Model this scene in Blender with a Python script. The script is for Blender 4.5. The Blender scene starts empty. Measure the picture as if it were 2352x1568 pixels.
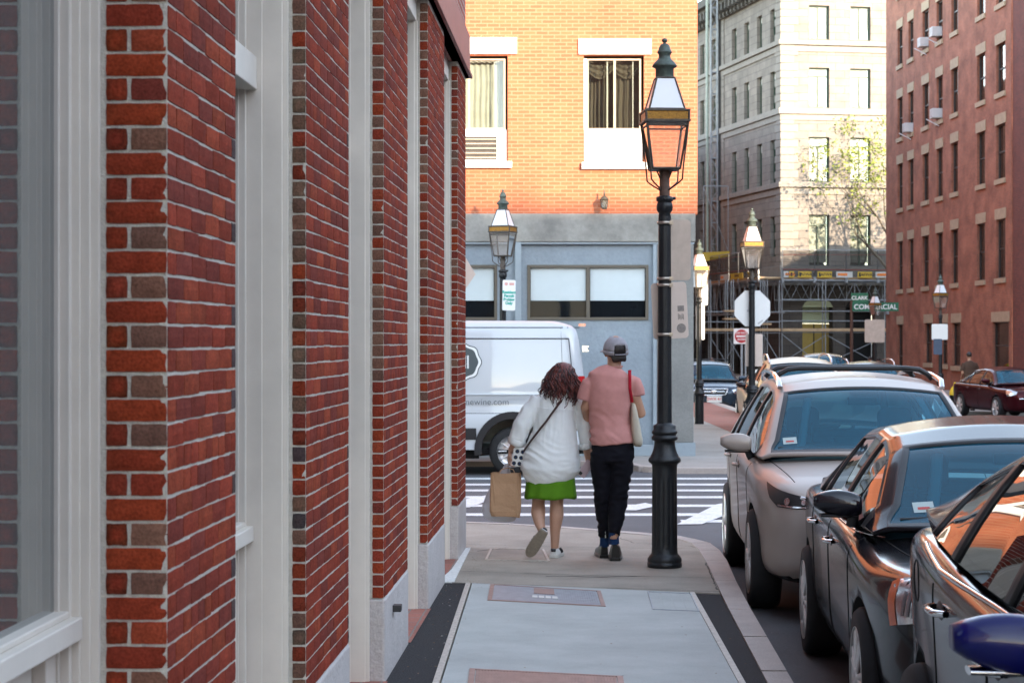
import bpy, bmesh, math, random
from mathutils import Vector, Matrix, noise
from mathutils.bvhtree import BVHTree
random.seed(7)
R = math.radians
PI = math.pi
SC = bpy.context.scene
COL = SC.collection

# ------------------------------------------------------------ camera, light
cam_d = bpy.data.cameras.new('camera')
cam = bpy.data.objects.new('camera', cam_d)
COL.objects.link(cam)
cam.location = (0, 0, 1.72)
cam.rotation_euler = (R(90), 0, 0)
cam_d.sensor_width = 36.0
cam_d.lens = 70.0
cam_d.clip_start = 0.1
cam_d.clip_end = 3000
cam_d.dof.use_dof = True
cam_d.dof.focus_distance = 11.0
cam_d.dof.aperture_fstop = 9.0
SC.camera = cam

SHADOW_H = 17.0
SUN_EL, SUN_AZ = 14.0, 148.0        # azimuth clockwise from +Y
world = bpy.data.worlds.new('World')
SC.world = world
world.use_nodes = True
wn = world.node_tree.nodes
bg = wn['Background']
sky = wn.new('ShaderNodeTexSky')
sky.sky_type = 'NISHITA'
sky.sun_disc = False
sky.sun_elevation = R(SUN_EL)
sky.sun_rotation = R(SUN_AZ)
sky.air_density = 1.0
sky.dust_density = 0.3
sky.ozone_density = 1.0
hs = wn.new('ShaderNodeHueSaturation')
hs.inputs['Saturation'].default_value = .64
world.node_tree.links.new(sky.outputs[0], hs.inputs['Color'])
world.node_tree.links.new(hs.outputs[0], bg.inputs[0])
bg.inputs[1].default_value = 0.15
sd = bpy.data.lights.new('sun', 'SUN')
sd.energy = 2.0
sd.angle = R(0.5)
sd.color = (1.0, 0.78, 0.56)
sun = bpy.data.objects.new('sun', sd)
COL.objects.link(sun)
sdir = Vector((math.sin(R(SUN_AZ))*math.cos(R(SUN_EL)), math.cos(R(SUN_AZ))*math.cos(R(SUN_EL)), math.sin(R(SUN_EL))))
sun.rotation_euler = sdir.to_track_quat('Z', 'Y').to_euler()
sun.location = (20, -40, 40)
SC.view_settings.view_transform = 'Standard'
SC.view_settings.look = 'None'
SC.view_settings.exposure = 2.95
SC.view_settings.gamma = 1.0
SC.cycles.max_bounces = 8
SC.cycles.diffuse_bounces = 3
SC.cycles.glossy_bounces = 4
SC.cycles.transparent_max_bounces = 12
SC.cycles.transmission_bounces = 4
SC.cycles.caustics_reflective = False
SC.cycles.caustics_refractive = False
SC.cycles.sample_clamp_indirect = 6.0
SC.cycles.use_denoising = True

# ------------------------------------------------------------ helpers
F, CX, CY, H = 4573.3, 1176.0, 784.0, 1.72
def W(px, py, d):
    return Vector(((px-CX)*d/F, d, H-(py-CY)*d/F))
def G(px, py, z=0.0):
    d = F*(H-z)/(py-CY)
    return Vector(((px-CX)*d/F, d, z))

def tag(o, label=None, cat=None, group=None, kind=None):
    if label: o['label'] = label
    if cat: o['category'] = cat
    if group: o['group'] = group
    if kind: o['kind'] = kind
    return o
def thing(name, label, cat, loc=(0, 0, 0), group=None):
    o = bpy.data.objects.new(name, None)
    o.empty_display_size = 0.2
    COL.objects.link(o)
    o.location = loc
    return tag(o, label, cat, group)
def place(root, loc, rz=0.0, sc=1.0):
    root.location = loc
    root.rotation_euler = (0, 0, rz)
    if sc != 1.0: root.scale = (sc, sc, sc)
    return root
def copy_tree(o, parent=None):
    kids = [c for c in o.children]
    c = o.copy()
    COL.objects.link(c)
    c.parent = parent
    for k in kids: copy_tree(k, c)
    return c
def world_loc(o):
    v = Vector((0, 0, 0))
    while o is not None:
        v += Vector(o.location)
        o = o.parent
    return v

class MB:
    def __init__(s):
        s.v = []; s.f = []; s.m = []; s.s = []; s.uv = []; s.c = []; s.hasuv = False; s.hasc = False
    def add(s, vs, fs, m=0, smooth=False, M=None, uv=None, col=None):
        b = len(s.v)
        for p in vs:
            p = Vector(p)
            s.v.append(M @ p if M is not None else p)
        if col is not None: s.hasc = True
        for i in range(len(vs)):
            s.c.append(col[i] if col is not None else (1, 1, 1, 1))
        for i, f in enumerate(fs):
            s.f.append([b+k for k in f]); s.m.append(m); s.s.append(smooth)
            if uv is not None:
                s.hasuv = True
                s.uv.append([uv[k] for k in f])
            else:
                s.uv.append([(0, 0)]*len(f))
    def box(s, x0, x1, y0, y1, z0, z1, m=0, M=None):
        vs = [(x0,y0,z0),(x1,y0,z0),(x1,y1,z0),(x0,y1,z0),(x0,y0,z1),(x1,y0,z1),(x1,y1,z1),(x0,y1,z1)]
        fs = [(0,3,2,1),(4,5,6,7),(0,1,5,4),(1,2,6,5),(2,3,7,6),(3,0,4,7)]
        s.add(vs, fs, m, False, M)
    def tube(s, pts, r, n=10, m=0, smooth=True, caps=True, M=None, ph=0.0):
        pts = [Vector(p) for p in pts]
        k = len(pts)
        rr = r if isinstance(r, (list, tuple)) else [r]*k
        vs, fs = [], []
        up = None
        for i in range(k):
            t = (pts[min(i+1, k-1)]-pts[max(i-1, 0)])
            if t.length < 1e-9: t = Vector((0, 0, 1))
            t.normalize()
            if up is None:
                up = Vector((0, 0, 1)) if abs(t.z) < 0.9 else Vector((0, 1, 0))
            a = t.cross(up)
            if a.length < 1e-6: a = t.orthogonal()
            a.normalize(); b = a.cross(t).normalized(); up = b
            q = rr[i]
            ra, rb = q if isinstance(q, (tuple, list)) else (q, q)
            for j in range(n):
                an = 2*PI*j/n+ph
                vs.append(pts[i]+a*math.cos(an)*ra+b*math.sin(an)*rb)
        for i in range(k-1):
            for j in range(n):
                j2 = (j+1) % n
                fs.append((i*n+j, (i+1)*n+j, (i+1)*n+j2, i*n+j2))
        s.add(vs, fs, m, smooth, M)
        if caps:
            s.add(vs[:n], [tuple(range(n))], m, False, M)
            s.add(vs[-n:], [tuple(reversed(range(n)))], m, False, M)
    def lathe(s, prof, n=24, c=(0, 0, 0), m=0, smooth=True, M=None, flute=None, caps=True, ph=0.0):
        vs, fs = [], []
        for (r, z) in prof:
            for j in range(n):
                a = 2*PI*j/n+ph
                rr = r*(flute(a, z) if flute else 1.0)
                vs.append((c[0]+rr*math.cos(a), c[1]+rr*math.sin(a), c[2]+z))
        k = len(prof)
        for i in range(k-1):
            for j in range(n):
                j2 = (j+1) % n
                fs.append((i*n+j, i*n+j2, (i+1)*n+j2, (i+1)*n+j))
        s.add(vs, fs, m, smooth, M)
        if caps:
            s.add(vs[:n], [tuple(reversed(range(n)))], m, False, M)
            s.add(vs[-n:], [tuple(range(n))], m, False, M)
    def prism(s, poly, z0, z1, m=0, M=None, axis='z'):
        n = len(poly)
        def P(u, w, t):
            return (u, w, t) if axis == 'z' else ((u, t, w) if axis == 'y' else (t, u, w))
        vs = [P(u, w, z0) for u, w in poly]+[P(u, w, z1) for u, w in poly]
        fs = [tuple(reversed(range(n))), tuple(range(n, 2*n))]+[(i, (i+1) % n, n+(i+1) % n, n+i) for i in range(n)]
        s.add(vs, fs, m, False, M)
    def sphere(s, c, r, n=12, m=0, M=None):
        rx, ry, rz = r if isinstance(r, (tuple, list)) else (r, r, r)
        vs = [(c[0], c[1], c[2]+rz)]
        for i in range(1, n):
            t = PI*i/n
            for j in range(2*n):
                a = PI*j/n
                vs.append((c[0]+rx*math.sin(t)*math.cos(a), c[1]+ry*math.sin(t)*math.sin(a), c[2]+rz*math.cos(t)))
        vs.append((c[0], c[1], c[2]-rz))
        fs = []
        N = 2*n
        for j in range(N): fs.append((0, 1+j, 1+(j+1) % N))
        for i in range(n-2):
            for j in range(N):
                a = 1+i*N+j; b = 1+i*N+(j+1) % N
                fs.append((a, a+N, b+N, b))
        L = len(vs)-1
        for j in range(N): fs.append((L, 1+(n-2)*N+(j+1) % N, 1+(n-2)*N+j))
        s.add(vs, fs, m, True, M)
    def build(s, name, mats, parent=None, bevel=0.0, subsurf=0, recalc=True, flip=False):
        me = bpy.data.meshes.new(name)
        off = world_loc(parent) if parent is not None else Vector((0, 0, 0))
        me.from_pydata([tuple(p-off) for p in s.v], [], s.f)
        if not isinstance(mats, (list, tuple)): mats = [mats]
        for m in mats: me.materials.append(m)
        me.polygons.foreach_set('material_index', s.m)
        me.polygons.foreach_set('use_smooth', s.s)
        if s.hasuv:
            uvl = me.uv_layers.new(name='UVMap')
            flat = []
            for q in s.uv:
                for (a, b) in q: flat += [a, b]
            uvl.data.foreach_set('uv', flat)
        if s.hasc:
            ca = me.color_attributes.new('Col', 'FLOAT_COLOR', 'POINT')
            fl = []
            for q in s.c: fl += list(q)
            ca.data.foreach_set('color', fl)
        me.update()
        if recalc and not s.hasuv:
            bm = bmesh.new(); bm.from_mesh(me)
            bmesh.ops.recalc_face_normals(bm, faces=bm.faces)
            bm.to_mesh(me); bm.free()
        o = bpy.data.objects.new(name, me)
        COL.objects.link(o)
        if parent is not None: o.parent = parent
        if bevel > 0:
            b = o.modifiers.new('bevel', 'BEVEL'); b.width = bevel; b.segments = 2; b.limit_method = 'ANGLE'; b.angle_limit = R(40)
        if subsurf:
            b = o.modifiers.new('subsurf', 'SUBSURF'); b.levels = subsurf; b.render_levels = subsurf
        return o

def structure(o, label=None):
    o['kind'] = 'structure'
    return o

# ------------------------------------------------------------ materials
MATS = {}
def mat(name, col=(.5, .5, .5), rough=.6, metal=0.0, var=.12, vs=6.0, bump=0.0, bs=40.0, coat=0.0, spec=.5, var2=0.0, vs2=.7, hue=0.0, emis=None, es=0.0, sheen=0.0):
    if name in MATS: return MATS[name]
    m = bpy.data.materials.new(name); m.use_nodes = True
    nt = m.node_tree; N = nt.nodes; L = nt.links
    b = N['Principled BSDF']
    b.inputs['Roughness'].default_value = rough
    b.inputs['Metallic'].default_value = metal
    b.inputs['Coat Weight'].default_value = coat
    b.inputs['Coat Roughness'].default_value = .03
    b.inputs['Specular IOR Level'].default_value = spec
    b.inputs['Sheen Weight'].default_value = sheen
    tc = N.new('ShaderNodeTexCoord')
    last = None
    def noise_mul(sc, amt, prev):
        n = N.new('ShaderNodeTexNoise'); n.inputs['Scale'].default_value = sc; n.inputs['Detail'].default_value = 6
        n.inputs['Roughness'].default_value = .6
        L.new(tc.outputs['Object'], n.inputs['Vector'])
        mr = N.new('ShaderNodeMapRange'); mr.inputs[1].default_value = .3; mr.inputs[2].default_value = .7
        mr.inputs[3].default_value = 1-amt; mr.inputs[4].default_value = 1+amt
        L.new(n.outputs[0], mr.inputs[0])
        mx = N.new('ShaderNodeMix'); mx.data_type = 'RGBA'; mx.blend_type = 'MULTIPLY'; mx.inputs[0].default_value = 1
        if prev is None: mx.inputs[6].default_value = (*col, 1)
        else: L.new(prev, mx.inputs[6])
        L.new(mr.outputs[0], mx.inputs[7])
        return mx.outputs[2]
    if var > 0: last = noise_mul(vs, var, last)
    if var2 > 0: last = noise_mul(vs2, var2, last)
    if last is not None: L.new(last, b.inputs['Base Color'])
    else: b.inputs['Base Color'].default_value = (*col, 1)
    if bump > 0:
        n = N.new('ShaderNodeTexNoise'); n.inputs['Scale'].default_value = bs; n.inputs['Detail'].default_value = 5
        L.new(tc.outputs['Object'], n.inputs['Vector'])
        bp = N.new('ShaderNodeBump'); bp.inputs['Strength'].default_value = bump; bp.inputs['Distance'].default_value = .01
        L.new(n.outputs[0], bp.inputs['Height']); L.new(bp.outputs[0], b.inputs['Normal'])
    if emis:
        b.inputs['Emission Color'].default_value = (*emis, 1); b.inputs['Emission Strength'].default_value = es
    MATS[name] = m
    return m

def brickmat(name, c1, c2, cm, bw=.19, bh=.0595, mort=.008, rough=.85, bump=.4, var=.15, sat=None, off=.5, stain=.12):
    m = bpy.data.materials.new(name); m.use_nodes = True
    nt = m.node_tree; N = nt.nodes; L = nt.links
    b = N['Principled BSDF']; b.inputs['Roughness'].default_value = rough
    b.inputs['Specular IOR Level'].default_value = .25
    uv = N.new('ShaderNodeUVMap'); uv.uv_map = 'UVMap'
    wob = N.new('ShaderNodeTexNoise'); wob.inputs['Scale'].default_value = 9; L.new(uv.outputs[0], wob.inputs['Vector'])
    sub = N.new('ShaderNodeVectorMath'); sub.operation = 'SCALE'; sub.inputs['Scale'].default_value = bh*.16
    L.new(wob.outputs['Color'], sub.inputs[0])
    addv = N.new('ShaderNodeVectorMath'); addv.operation = 'ADD'; L.new(uv.outputs[0], addv.inputs[0]); L.new(sub.outputs[0], addv.inputs[1])
    br = N.new('ShaderNodeTexBrick'); L.new(addv.outputs[0], br.inputs['Vector'])
    br.offset = off; br.inputs['Scale'].default_value = 1.0
    br.inputs['Brick Width'].default_value = bw; br.inputs['Row Height'].default_value = bh
    br.inputs['Mortar Size'].default_value = mort; br.inputs['Mortar Smooth'].default_value = .2
    br.inputs['Color1'].default_value = (*c1, 1); br.inputs['Color2'].default_value = (*c2, 1); br.inputs['Mortar'].default_value = (*cm, 1)
    br.inputs['Bias'].default_value = -.1
    n = N.new('ShaderNodeTexNoise'); n.inputs['Scale'].default_value = 60; n.inputs['Detail'].default_value = 4; L.new(uv.outputs[0], n.inputs['Vector'])
    mr = N.new('ShaderNodeMapRange'); mr.inputs[1].default_value = .3; mr.inputs[2].default_value = .7; mr.inputs[3].default_value = 1-var; mr.inputs[4].default_value = 1+var
    L.new(n.outputs[0], mr.inputs[0])
    n2 = N.new('ShaderNodeTexNoise'); n2.inputs['Scale'].default_value = 1.1; n2.inputs['Detail'].default_value = 7; L.new(uv.outputs[0], n2.inputs['Vector'])
    mr2 = N.new('ShaderNodeMapRange'); mr2.inputs[1].default_value = .3; mr2.inputs[2].default_value = .7; mr2.inputs[3].default_value = 1-stain; mr2.inputs[4].default_value = 1+stain
    L.new(n2.outputs[0], mr2.inputs[0])
    mm = N.new('ShaderNodeMath'); mm.operation = 'MULTIPLY'; L.new(mr.outputs[0], mm.inputs[0]); L.new(mr2.outputs[0], mm.inputs[1])
    mx = N.new('ShaderNodeMix'); mx.data_type = 'RGBA'; mx.blend_type = 'MULTIPLY'; mx.inputs[0].default_value = 1
    L.new(br.outputs['Color'], mx.inputs[6]); L.new(mm.outputs[0], mx.inputs[7]); L.new(mx.outputs[2], b.inputs['Base Color'])
    bp = N.new('ShaderNodeBump'); bp.inputs['Strength'].default_value = bump; bp.inputs['Distance'].default_value = .006; bp.invert = True
    L.new(br.outputs['Fac'], bp.inputs['Height']); L.new(bp.outputs[0], b.inputs['Normal'])
    return m

def glassmat(name, tint=(.05, .07, .08), trans=.5, rough=.02, ior=1.5, tcol=(.8, .85, .85)):
    """thin pane: fresnel reflection over a mix of dark body and see-through"""
    m = bpy.data.materials.new(name); m.use_nodes = True
    nt = m.node_tree; N = nt.nodes; L = nt.links
    for n in list(N):
        if n.type != 'OUTPUT_MATERIAL': N.remove(n)
    out = [n for n in N if n.type == 'OUTPUT_MATERIAL'][0]
    d = N.new('ShaderNodeBsdfDiffuse'); d.inputs[0].default_value = (*tint, 1)
    t = N.new('ShaderNodeBsdfTransparent'); t.inputs[0].default_value = (*tcol, 1)
    g = N.new('ShaderNodeBsdfGlossy'); g.inputs['Roughness'].default_value = rough; g.inputs[0].default_value = (1, 1, 1, 1)
    fr = N.new('ShaderNodeFresnel'); fr.inputs[0].default_value = ior
    m1 = N.new('ShaderNodeMixShader'); m1.inputs[0].default_value = trans
    L.new(d.outputs[0], m1.inputs[1]); L.new(t.outputs[0], m1.inputs[2])
    m2 = N.new('ShaderNodeMixShader'); L.new(fr.outputs[0], m2.inputs[0]); L.new(m1.outputs[0], m2.inputs[1]); L.new(g.outputs[0], m2.inputs[2])
    L.new(m2.outputs[0], out.inputs[0])
    return m

class Frame:
    """facade frame: u along the wall, w outward, z up"""
    def __init__(s, o, ang):
        s.o = Vector((o[0], o[1], 0)); s.u = Vector((math.sin(ang), math.cos(ang), 0)); s.n = Vector((math.cos(ang), -math.sin(ang), 0))
        s.M = Matrix(((s.u.x, s.n.x, 0, s.o.x), (s.u.y, s.n.y, 0, s.o.y), (0, 0, 1, 0), (0, 0, 0, 1)))
    def p(s, u, w, z): return s.o+s.u*u+s.n*w+Vector((0, 0, z))
    def box(s, mb, u0, u1, w0, w1, z0, z1, m=0): mb.box(u0, u1, w0, w1, z0, z1, m, s.M)

def facade(mb, fr, u0, u1, z0, z1, ops, depth=.12, m=0, mrev=None, w=0.0):
    """wall face with rectangular openings and reveals; uv in metres"""
    if mrev is None: mrev = m
    us = sorted(set([u0, u1]+[o[0] for o in ops]+[o[1] for o in ops])); zs = sorted(set([z0, z1]+[o[2] for o in ops]+[o[3] for o in ops]))
    us = [u for u in us if u0 <= u <= u1]; zs = [z for z in zs if z0 <= z <= z1]
    for i in range(len(us)-1):
        for j in range(len(zs)-1):
            cu, cz = (us[i]+us[i+1])/2, (zs[j]+zs[j+1])/2
            if any(o[0] < cu < o[1] and o[2] < cz < o[3] for o in ops): continue
            a, b, c, d = us[i], us[i+1], zs[j], zs[j+1]
            mb.add([fr.p(a, w, c), fr.p(b, w, c), fr.p(b, w, d), fr.p(a, w, d)], [(0, 1, 2, 3)], m, uv=[(a, c), (b, c), (b, d), (a, d)])
    for (a, b, c, d) in ops:
        q = [((a, c), (a, d)), ((b, d), (b, c)), ((a, d), (b, d)), ((b, c), (a, c))]
        for (p0, p1) in q:
            vs = [fr.p(p0[0], w, p0[1]), fr.p(p1[0], w, p1[1]), fr.p(p1[0], w-depth, p1[1]), fr.p(p0[0], w-depth, p0[1])]
            if p0[0] == p1[0]: uv = [(p0[0], p0[1]), (p1[0], p1[1]), (p1[0]+depth, p1[1]), (p0[0]+depth, p0[1])]
            else: uv = [(p0[0], p0[1]), (p1[0], p1[1]), (p1[0], p1[1]+depth), (p0[0], p0[1]+depth)]
            mb.add(vs, [(0, 1, 2, 3)], mrev, uv=uv)

def text_mesh(mb, txt, size, M, m=0, ext=.001, bold=0.0):
    cu = bpy.data.curves.new('lettering', 'FONT'); cu.body = txt; cu.size = size; cu.align_x = 'CENTER'; cu.align_y = 'CENTER'
    cu.extrude = ext; cu.offset = bold
    o = bpy.data.objects.new('lettering', cu); COL.objects.link(o)
    bpy.context.view_layer.update()
    me = o.to_mesh()
    mb.add([v.co.copy() for v in me.vertices], [tuple(p.vertices) for p in me.polygons], m, False, M)
    o.to_mesh_clear(); bpy.data.objects.remove(o); bpy.data.curves.remove(cu)

def rot(axis, a): return Matrix.Rotation(a, 4, axis)
def T(x, y, z): return Matrix.Translation((x, y, z))

def arc(c, r, a0, a1, n):
    return [(c[0]+r*math.cos(R(a0+(a1-a0)*i/n)), c[1]+r*math.sin(R(a0+(a1-a0)*i/n))) for i in range(n+1)]
def rrect(x0, x1, z0, z1, r, n=4):
    return arc((x1-r, z1-r), r, 0, 90, n)+arc((x0+r, z1-r), r, 90, 180, n)+arc((x0+r, z0+r), r, 180, 270, n)+arc((x1-r, z0+r), r, 270, 360, n)
# ------------------------------------------------------------ ground and road
m_road = mat('asphalt', (.085, .087, .092), .85, var=.22, vs=90, bump=.35, bs=260, var2=.18, vs2=.9)
m_path = mat('fresh_asphalt', (.010, .010, .012), .9, var=.35, vs=60, bump=.9, bs=150)
m_conc = mat('blue_concrete', (.37, .38, .36), .8, var=.09, vs=140, bump=.2, bs=300, var2=.13, vs2=2.2)
m_conc2 = mat('old_concrete', (.29, .25, .205), .85, var=.16, vs=70, bump=.25, bs=200, var2=.24, vs2=1.6)
m_kerb = mat('granite_kerb', (.40, .345, .31), .8, var=.16, vs=120, bump=.3, bs=90, var2=.12, vs2=3)
m_walk = mat('far_concrete', (.30, .275, .245), .85, var=.1, vs=20, var2=.14, vs2=1.0)
m_paint = mat('road_paint', (.62, .62, .60), .7, var=.22, vs=35, var2=.12, vs2=5)

def road_z(y):
    return -.14 if y < 30 else -.14-(min(y, 75)-30)*.0125
mb = MB()
ys = [-300, -30, 0, 10, 20, 30, 45, 60, 75, 120, 300, 900, 2500]
xs = [-2500, -300, -40, -10, 0, 10, 25, 60, 300, 2500]
vs = [(x, y, road_z(y)) for y in ys for x in xs]
nx = len(xs)
fs = [(j*nx+i, j*nx+i+1, (j+1)*nx+i+1, (j+1)*nx+i) for j in range(len(ys)-1) for i in range(nx-1)]
mb.add(vs, fs)
structure(mb.build('road', m_road))

def r5(x, y): return ((1700+x/1.68)*.57422, (1800+y/1.68)*.57422)
def G5(x, y, z=0.0):
    a, b = r5(x, y); g = G(a, b, z); return (g.x, g.y)
outer = [G5(*p) for p in [(2352, 1330), (2190, 1070), (2090, 880), (2050, 790), (2030, 742), (1980, 672), (1915, 625), (1810, 598), (1690, 574), (1520, 560), (1200, 535), (900, 512), (600, 495), (260, 482), (-700, 470), (-4000, 462)]]
inner = [G5(*p) for p in [(2180, 1330), (1985, 962), (1930, 830), (1885, 740), (1860, 690), (1790, 622), (1700, 597), (1600, 582), (1450, 568), (1200, 545), (900, 521), (600, 502), (260, 488), (-700, 478), (-4000, 470)]]
# the straight run of kerb towards the camera and behind it
dx, dy = outer[0][0]-outer[1][0], outer[0][1]-outer[1][1]
outer = [(outer[1][0]-.042*40, outer[1][1]-40), (outer[1][0]-.042*6, outer[1][1]-6)]+outer[1:]
inner = [(inner[1][0]-.038*40, inner[1][1]-40), (inner[1][0]-.038*6, inner[1][1]-6)]+inner[1:]
inner.append((-40, inner[-1][1]))
outer.append((-40, outer[-1][1]))
inner.insert(1, (inner[1][0]-.038*(-3), inner[1][1]+3)) if False else None

def near_on(poly, p):
    best = None
    for (c, d) in zip(poly, poly[1:]):
        c, d = Vector((*c, 0)), Vector((*d, 0)); e = d-c
        if e.length < 1e-6: continue
        t_ = max(0, min(1, (p-c).dot(e)/e.length_squared)); q = c+e*t_
        if best is None or (q-p).length < (best-p).length: best = q
    return best
def ribbon(a, b, z, zb, m, name, seglen=None):
    """kerb stones between two outlines, with a face down to the road"""
    mb = MB()
    n = len(b)
    for i in range(n-1):
        B0, B1 = Vector((*b[i], 0)), Vector((*b[i+1], 0))
        k = max(1, int(round((B1-B0).length/1.3)))
        for j in range(k):
            g = .004/max((B1-B0).length/k, .05)
            t0, t1 = j/k+g, (j+1)/k-g
            q0, q1 = B0.lerp(B1, t0), B0.lerp(B1, t1); q = [q0, q1, near_on(a, q1), near_on(a, q0)]
            mb.prism([(p.x, p.y) for p in q], zb, z+random.uniform(-.002, .002), 0)
    o = mb.build(name, m, bevel=.008)
    return structure(o)
ribbon(inner, outer, .006, -.3, m_kerb, 'kerb')
# resample: the sidewalk follows the inner kerb outline
mb = MB()
wall_x = lambda y: -.8505+.0391*(y-4.917)
JY0, JY1 = 14.2, 13.62            # transverse joint, left and right
def joint(x): return JY0+(JY1-JY0)*(x+.3)/1.7
def in_at(y):
    for i in range(len(inner)-1):
        (x0, y0), (x1, y1) = inner[i], inner[i+1]
        if y0 <= y <= y1: return x0+(x1-x0)*(y-y0)/(y1-y0)
    return inner[1][0]
corner = [p for p in inner if p[1] > 13.7]
poly = [(-40, 17.6), (-1.2, 17.6), (-1.2, joint(-1.2)), (in_at(joint(1.4)), joint(1.4))]+corner
mb.prism(poly, -.25, 0.0)
structure(mb.build('sidewalk', m_conc2))
pl = lambda y: -.3015+(y-14.18)*.0178       # panel left edge
pr = lambda y: 1.235+(y-13.6)*.0205
mb = MB()
yj = lambda x: joint(x)-.012
mb.prism([(pl(-12)+.02, -12), (pr(-12)-.02, -12), (pr(13.6)-.02, yj(1.235)), (pl(14.1)+.02, yj(-.3))], -.25, .002)
structure(mb.build('sidewalk_slab', m_conc))
mb = MB()
mb.prism([(-1.7, -12), (pl(-12), -12), (pl(14.1), yj(-.3)), (wall_x(14.2)-.06, yj(-.5)), (wall_x(13)-.05, 13), (wall_x(8)-.05, 8), (wall_x(-12)-.2, -12)], -.25, -.004)
structure(mb.build('asphalt_strip', m_path))
mb = MB()
mb.prism([(pr(-12), -12), (inner[0][0]+.6, -12), (in_at(6), 6), (in_at(10), 10), (in_at(13.5), yj(1.5)), (pr(13.6), yj(1.235))], -.25, -.004)
structure(mb.build('asphalt_strip', m_path))
m_trim = mat('steel_edging', (.42, .38, .33), .6, var=.25, vs=30)
mb = MB()
for fn in (pl, pr):
    mb.prism([(fn(-12)-.017, -12), (fn(-12)+.017, -12), (fn(13.6)+.017, yj(fn(13.6))), (fn(13.6)-.017, yj(fn(13.6)))], -.2, .0035)
structure(mb.build('slab_edging', m_trim))
# thresholds of red pavers in the wall recesses
m_pav = brickmat('paver', (.32, .12, .09), (.24, .10, .08), (.2, .17, .15), bw=.2, bh=.1, mort=.006)

# crosswalk
def stripe(mb, y0, y1, x0, x1, z=-.1365):
    n = max(2, int((x1-x0)/.5))
    top = [(x0+(x1-x0)*i/n, y1+random.uniform(-.012, .012)) for i in range(n+1)]
    bot = [(x0+(x1-x0)*i/n, y0+random.uniform(-.012, .012)) for i in range(n+1)]
    vs = [(x, y, z) for x, y in bot]+[(x, y, z) for x, y in top]
    mb.add(vs, [(i, i+1, n+2+i, n+1+i) for i in range(n)])
def roadpt(x, y):
    g = G(x, y, -.1365); return (g.x, g.y, -.1365)
mb = MB()
for yc in (1098.5, 1112, 1125.5, 1141, 1160.5, 1181):
    d = F*(H+.1365)/(yc-CY)
    stripe(mb, d-.16, d+.16, -2.6, 3.3)
stripe(mb, 20.45, 20.75, 1.75, 3.2)
structure(mb.build('crosswalk_marking', m_paint))
mb = MB()
z1 = -.1325
def quad5(pts):
    vs = []
    for (x, y) in pts:
        a, b = r5(x, y); g = G(a, b, z1); vs.append((g.x, g.y, z1))
    mb.add(vs, [tuple(range(len(vs)))])
quad5([(1690, 497), (1860, 495), (2030, 430), (2030, 350), (1960, 362)])
quad5([(230, 385), (300, 382), (470, 322), (640, 290), (700, 262), (640, 250), (420, 300), (230, 335)])
quad5([(1330, 400), (1420, 402), (1560, 372), (1480, 352), (1380, 370)])
quad5([(820, 300), (900, 235), (960, 232), (900, 300)])
structure(mb.build('stop_line_marking', m_paint))

# joints, cracks and litter on the near sidewalk
m_crack = mat('dirt_joint', (.07, .062, .052), .95, var=.3, vs=30)
def crack(pts, w, z=.0012, jit=.006, step=.06, name='sidewalk_joint'):
    mb = MB(); out = []
    for (a, b) in zip(pts, pts[1:]):
        a, b = Vector((*a, 0)), Vector((*b, 0)); n = max(1, int((b-a).length/step))
        for i in range(n): out.append(a.lerp(b, i/n)+Vector((random.uniform(-jit, jit), random.uniform(-jit, jit), 0)))
    out.append(Vector((*pts[-1], 0)))
    vs = []
    for i, p in enumerate(out):
        d = (out[min(i+1, len(out)-1)]-out[max(i-1, 0)]).normalized(); n_ = Vector((-d.y, d.x, 0)); ww = w*random.uniform(.4, 1.2)
        vs += [p+n_*ww/2+Vector((0, 0, z)), p-n_*ww/2+Vector((0, 0, z))]
    mb.add(vs, [(2*i, 2*i+1, 2*i+3, 2*i+2) for i in range(len(out)-1)])
    return structure(mb.build(name, m_crack))
crack([(wall_x(14.9)+.02, 14.95), (.3, 14.72), (1.5, 14.5)], .012)
crack([(.25, 14.62), (.65, 14.56), (.95, 14.6)], .035, jit=.012)
crack([(-.4, 16.9), (.4, 16.7), (1.45, 16.55)], .010)
crack([(.9, 17.6), (1.05, 17.0), (1.5, 16.75), (1.75, 16.2)], .010, jit=.01)
crack([(-.42, 14.19), (.4, 13.98), (1.50, 13.66)], .016, z=.0032, jit=.004)
crack([(-.28, 16.35), (-.05, 16.62)], .02, jit=.01)
crack([(in_at(15.5)-.01, 15.5), (in_at(14.6)-.01, 14.6), (in_at(13.8)-.01, 13.8)], .014)
lit = MB()
rl = random.Random(8)
for i in range(260):
    y = rl.uniform(9.6, 17.2); 
    x = rl.choice([rl.uniform(wall_x(y)-.0, pl(min(y, 14))+.05), rl.uniform(wall_x(y), 1.6), pl(min(y, 14))+rl.gauss(0, .02)])
    s_ = rl.uniform(.003, .010); a = rl.uniform(0, PI); z = .0045+rl.random()*.003
    c_, d_ = math.cos(a)*s_, math.sin(a)*s_
    lit.add([(x-c_, y-d_, z), (x+d_*.5, y-c_*.5, z+.002), (x+c_, y+d_, z), (x-d_*.5, y+c_*.5, z+.001)], [(0, 1, 2, 3)], rl.choice([0, 0, 1]))
o_ = lit.build('litter', [mat('dry_leaf', (.24, .15, .07), .8), mat('pale_grit', (.45, .43, .38), .9)])
tag(o_, 'dry leaf bits and grit scattered over the near sidewalk and asphalt strip', 'litter', kind='stuff')

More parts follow.
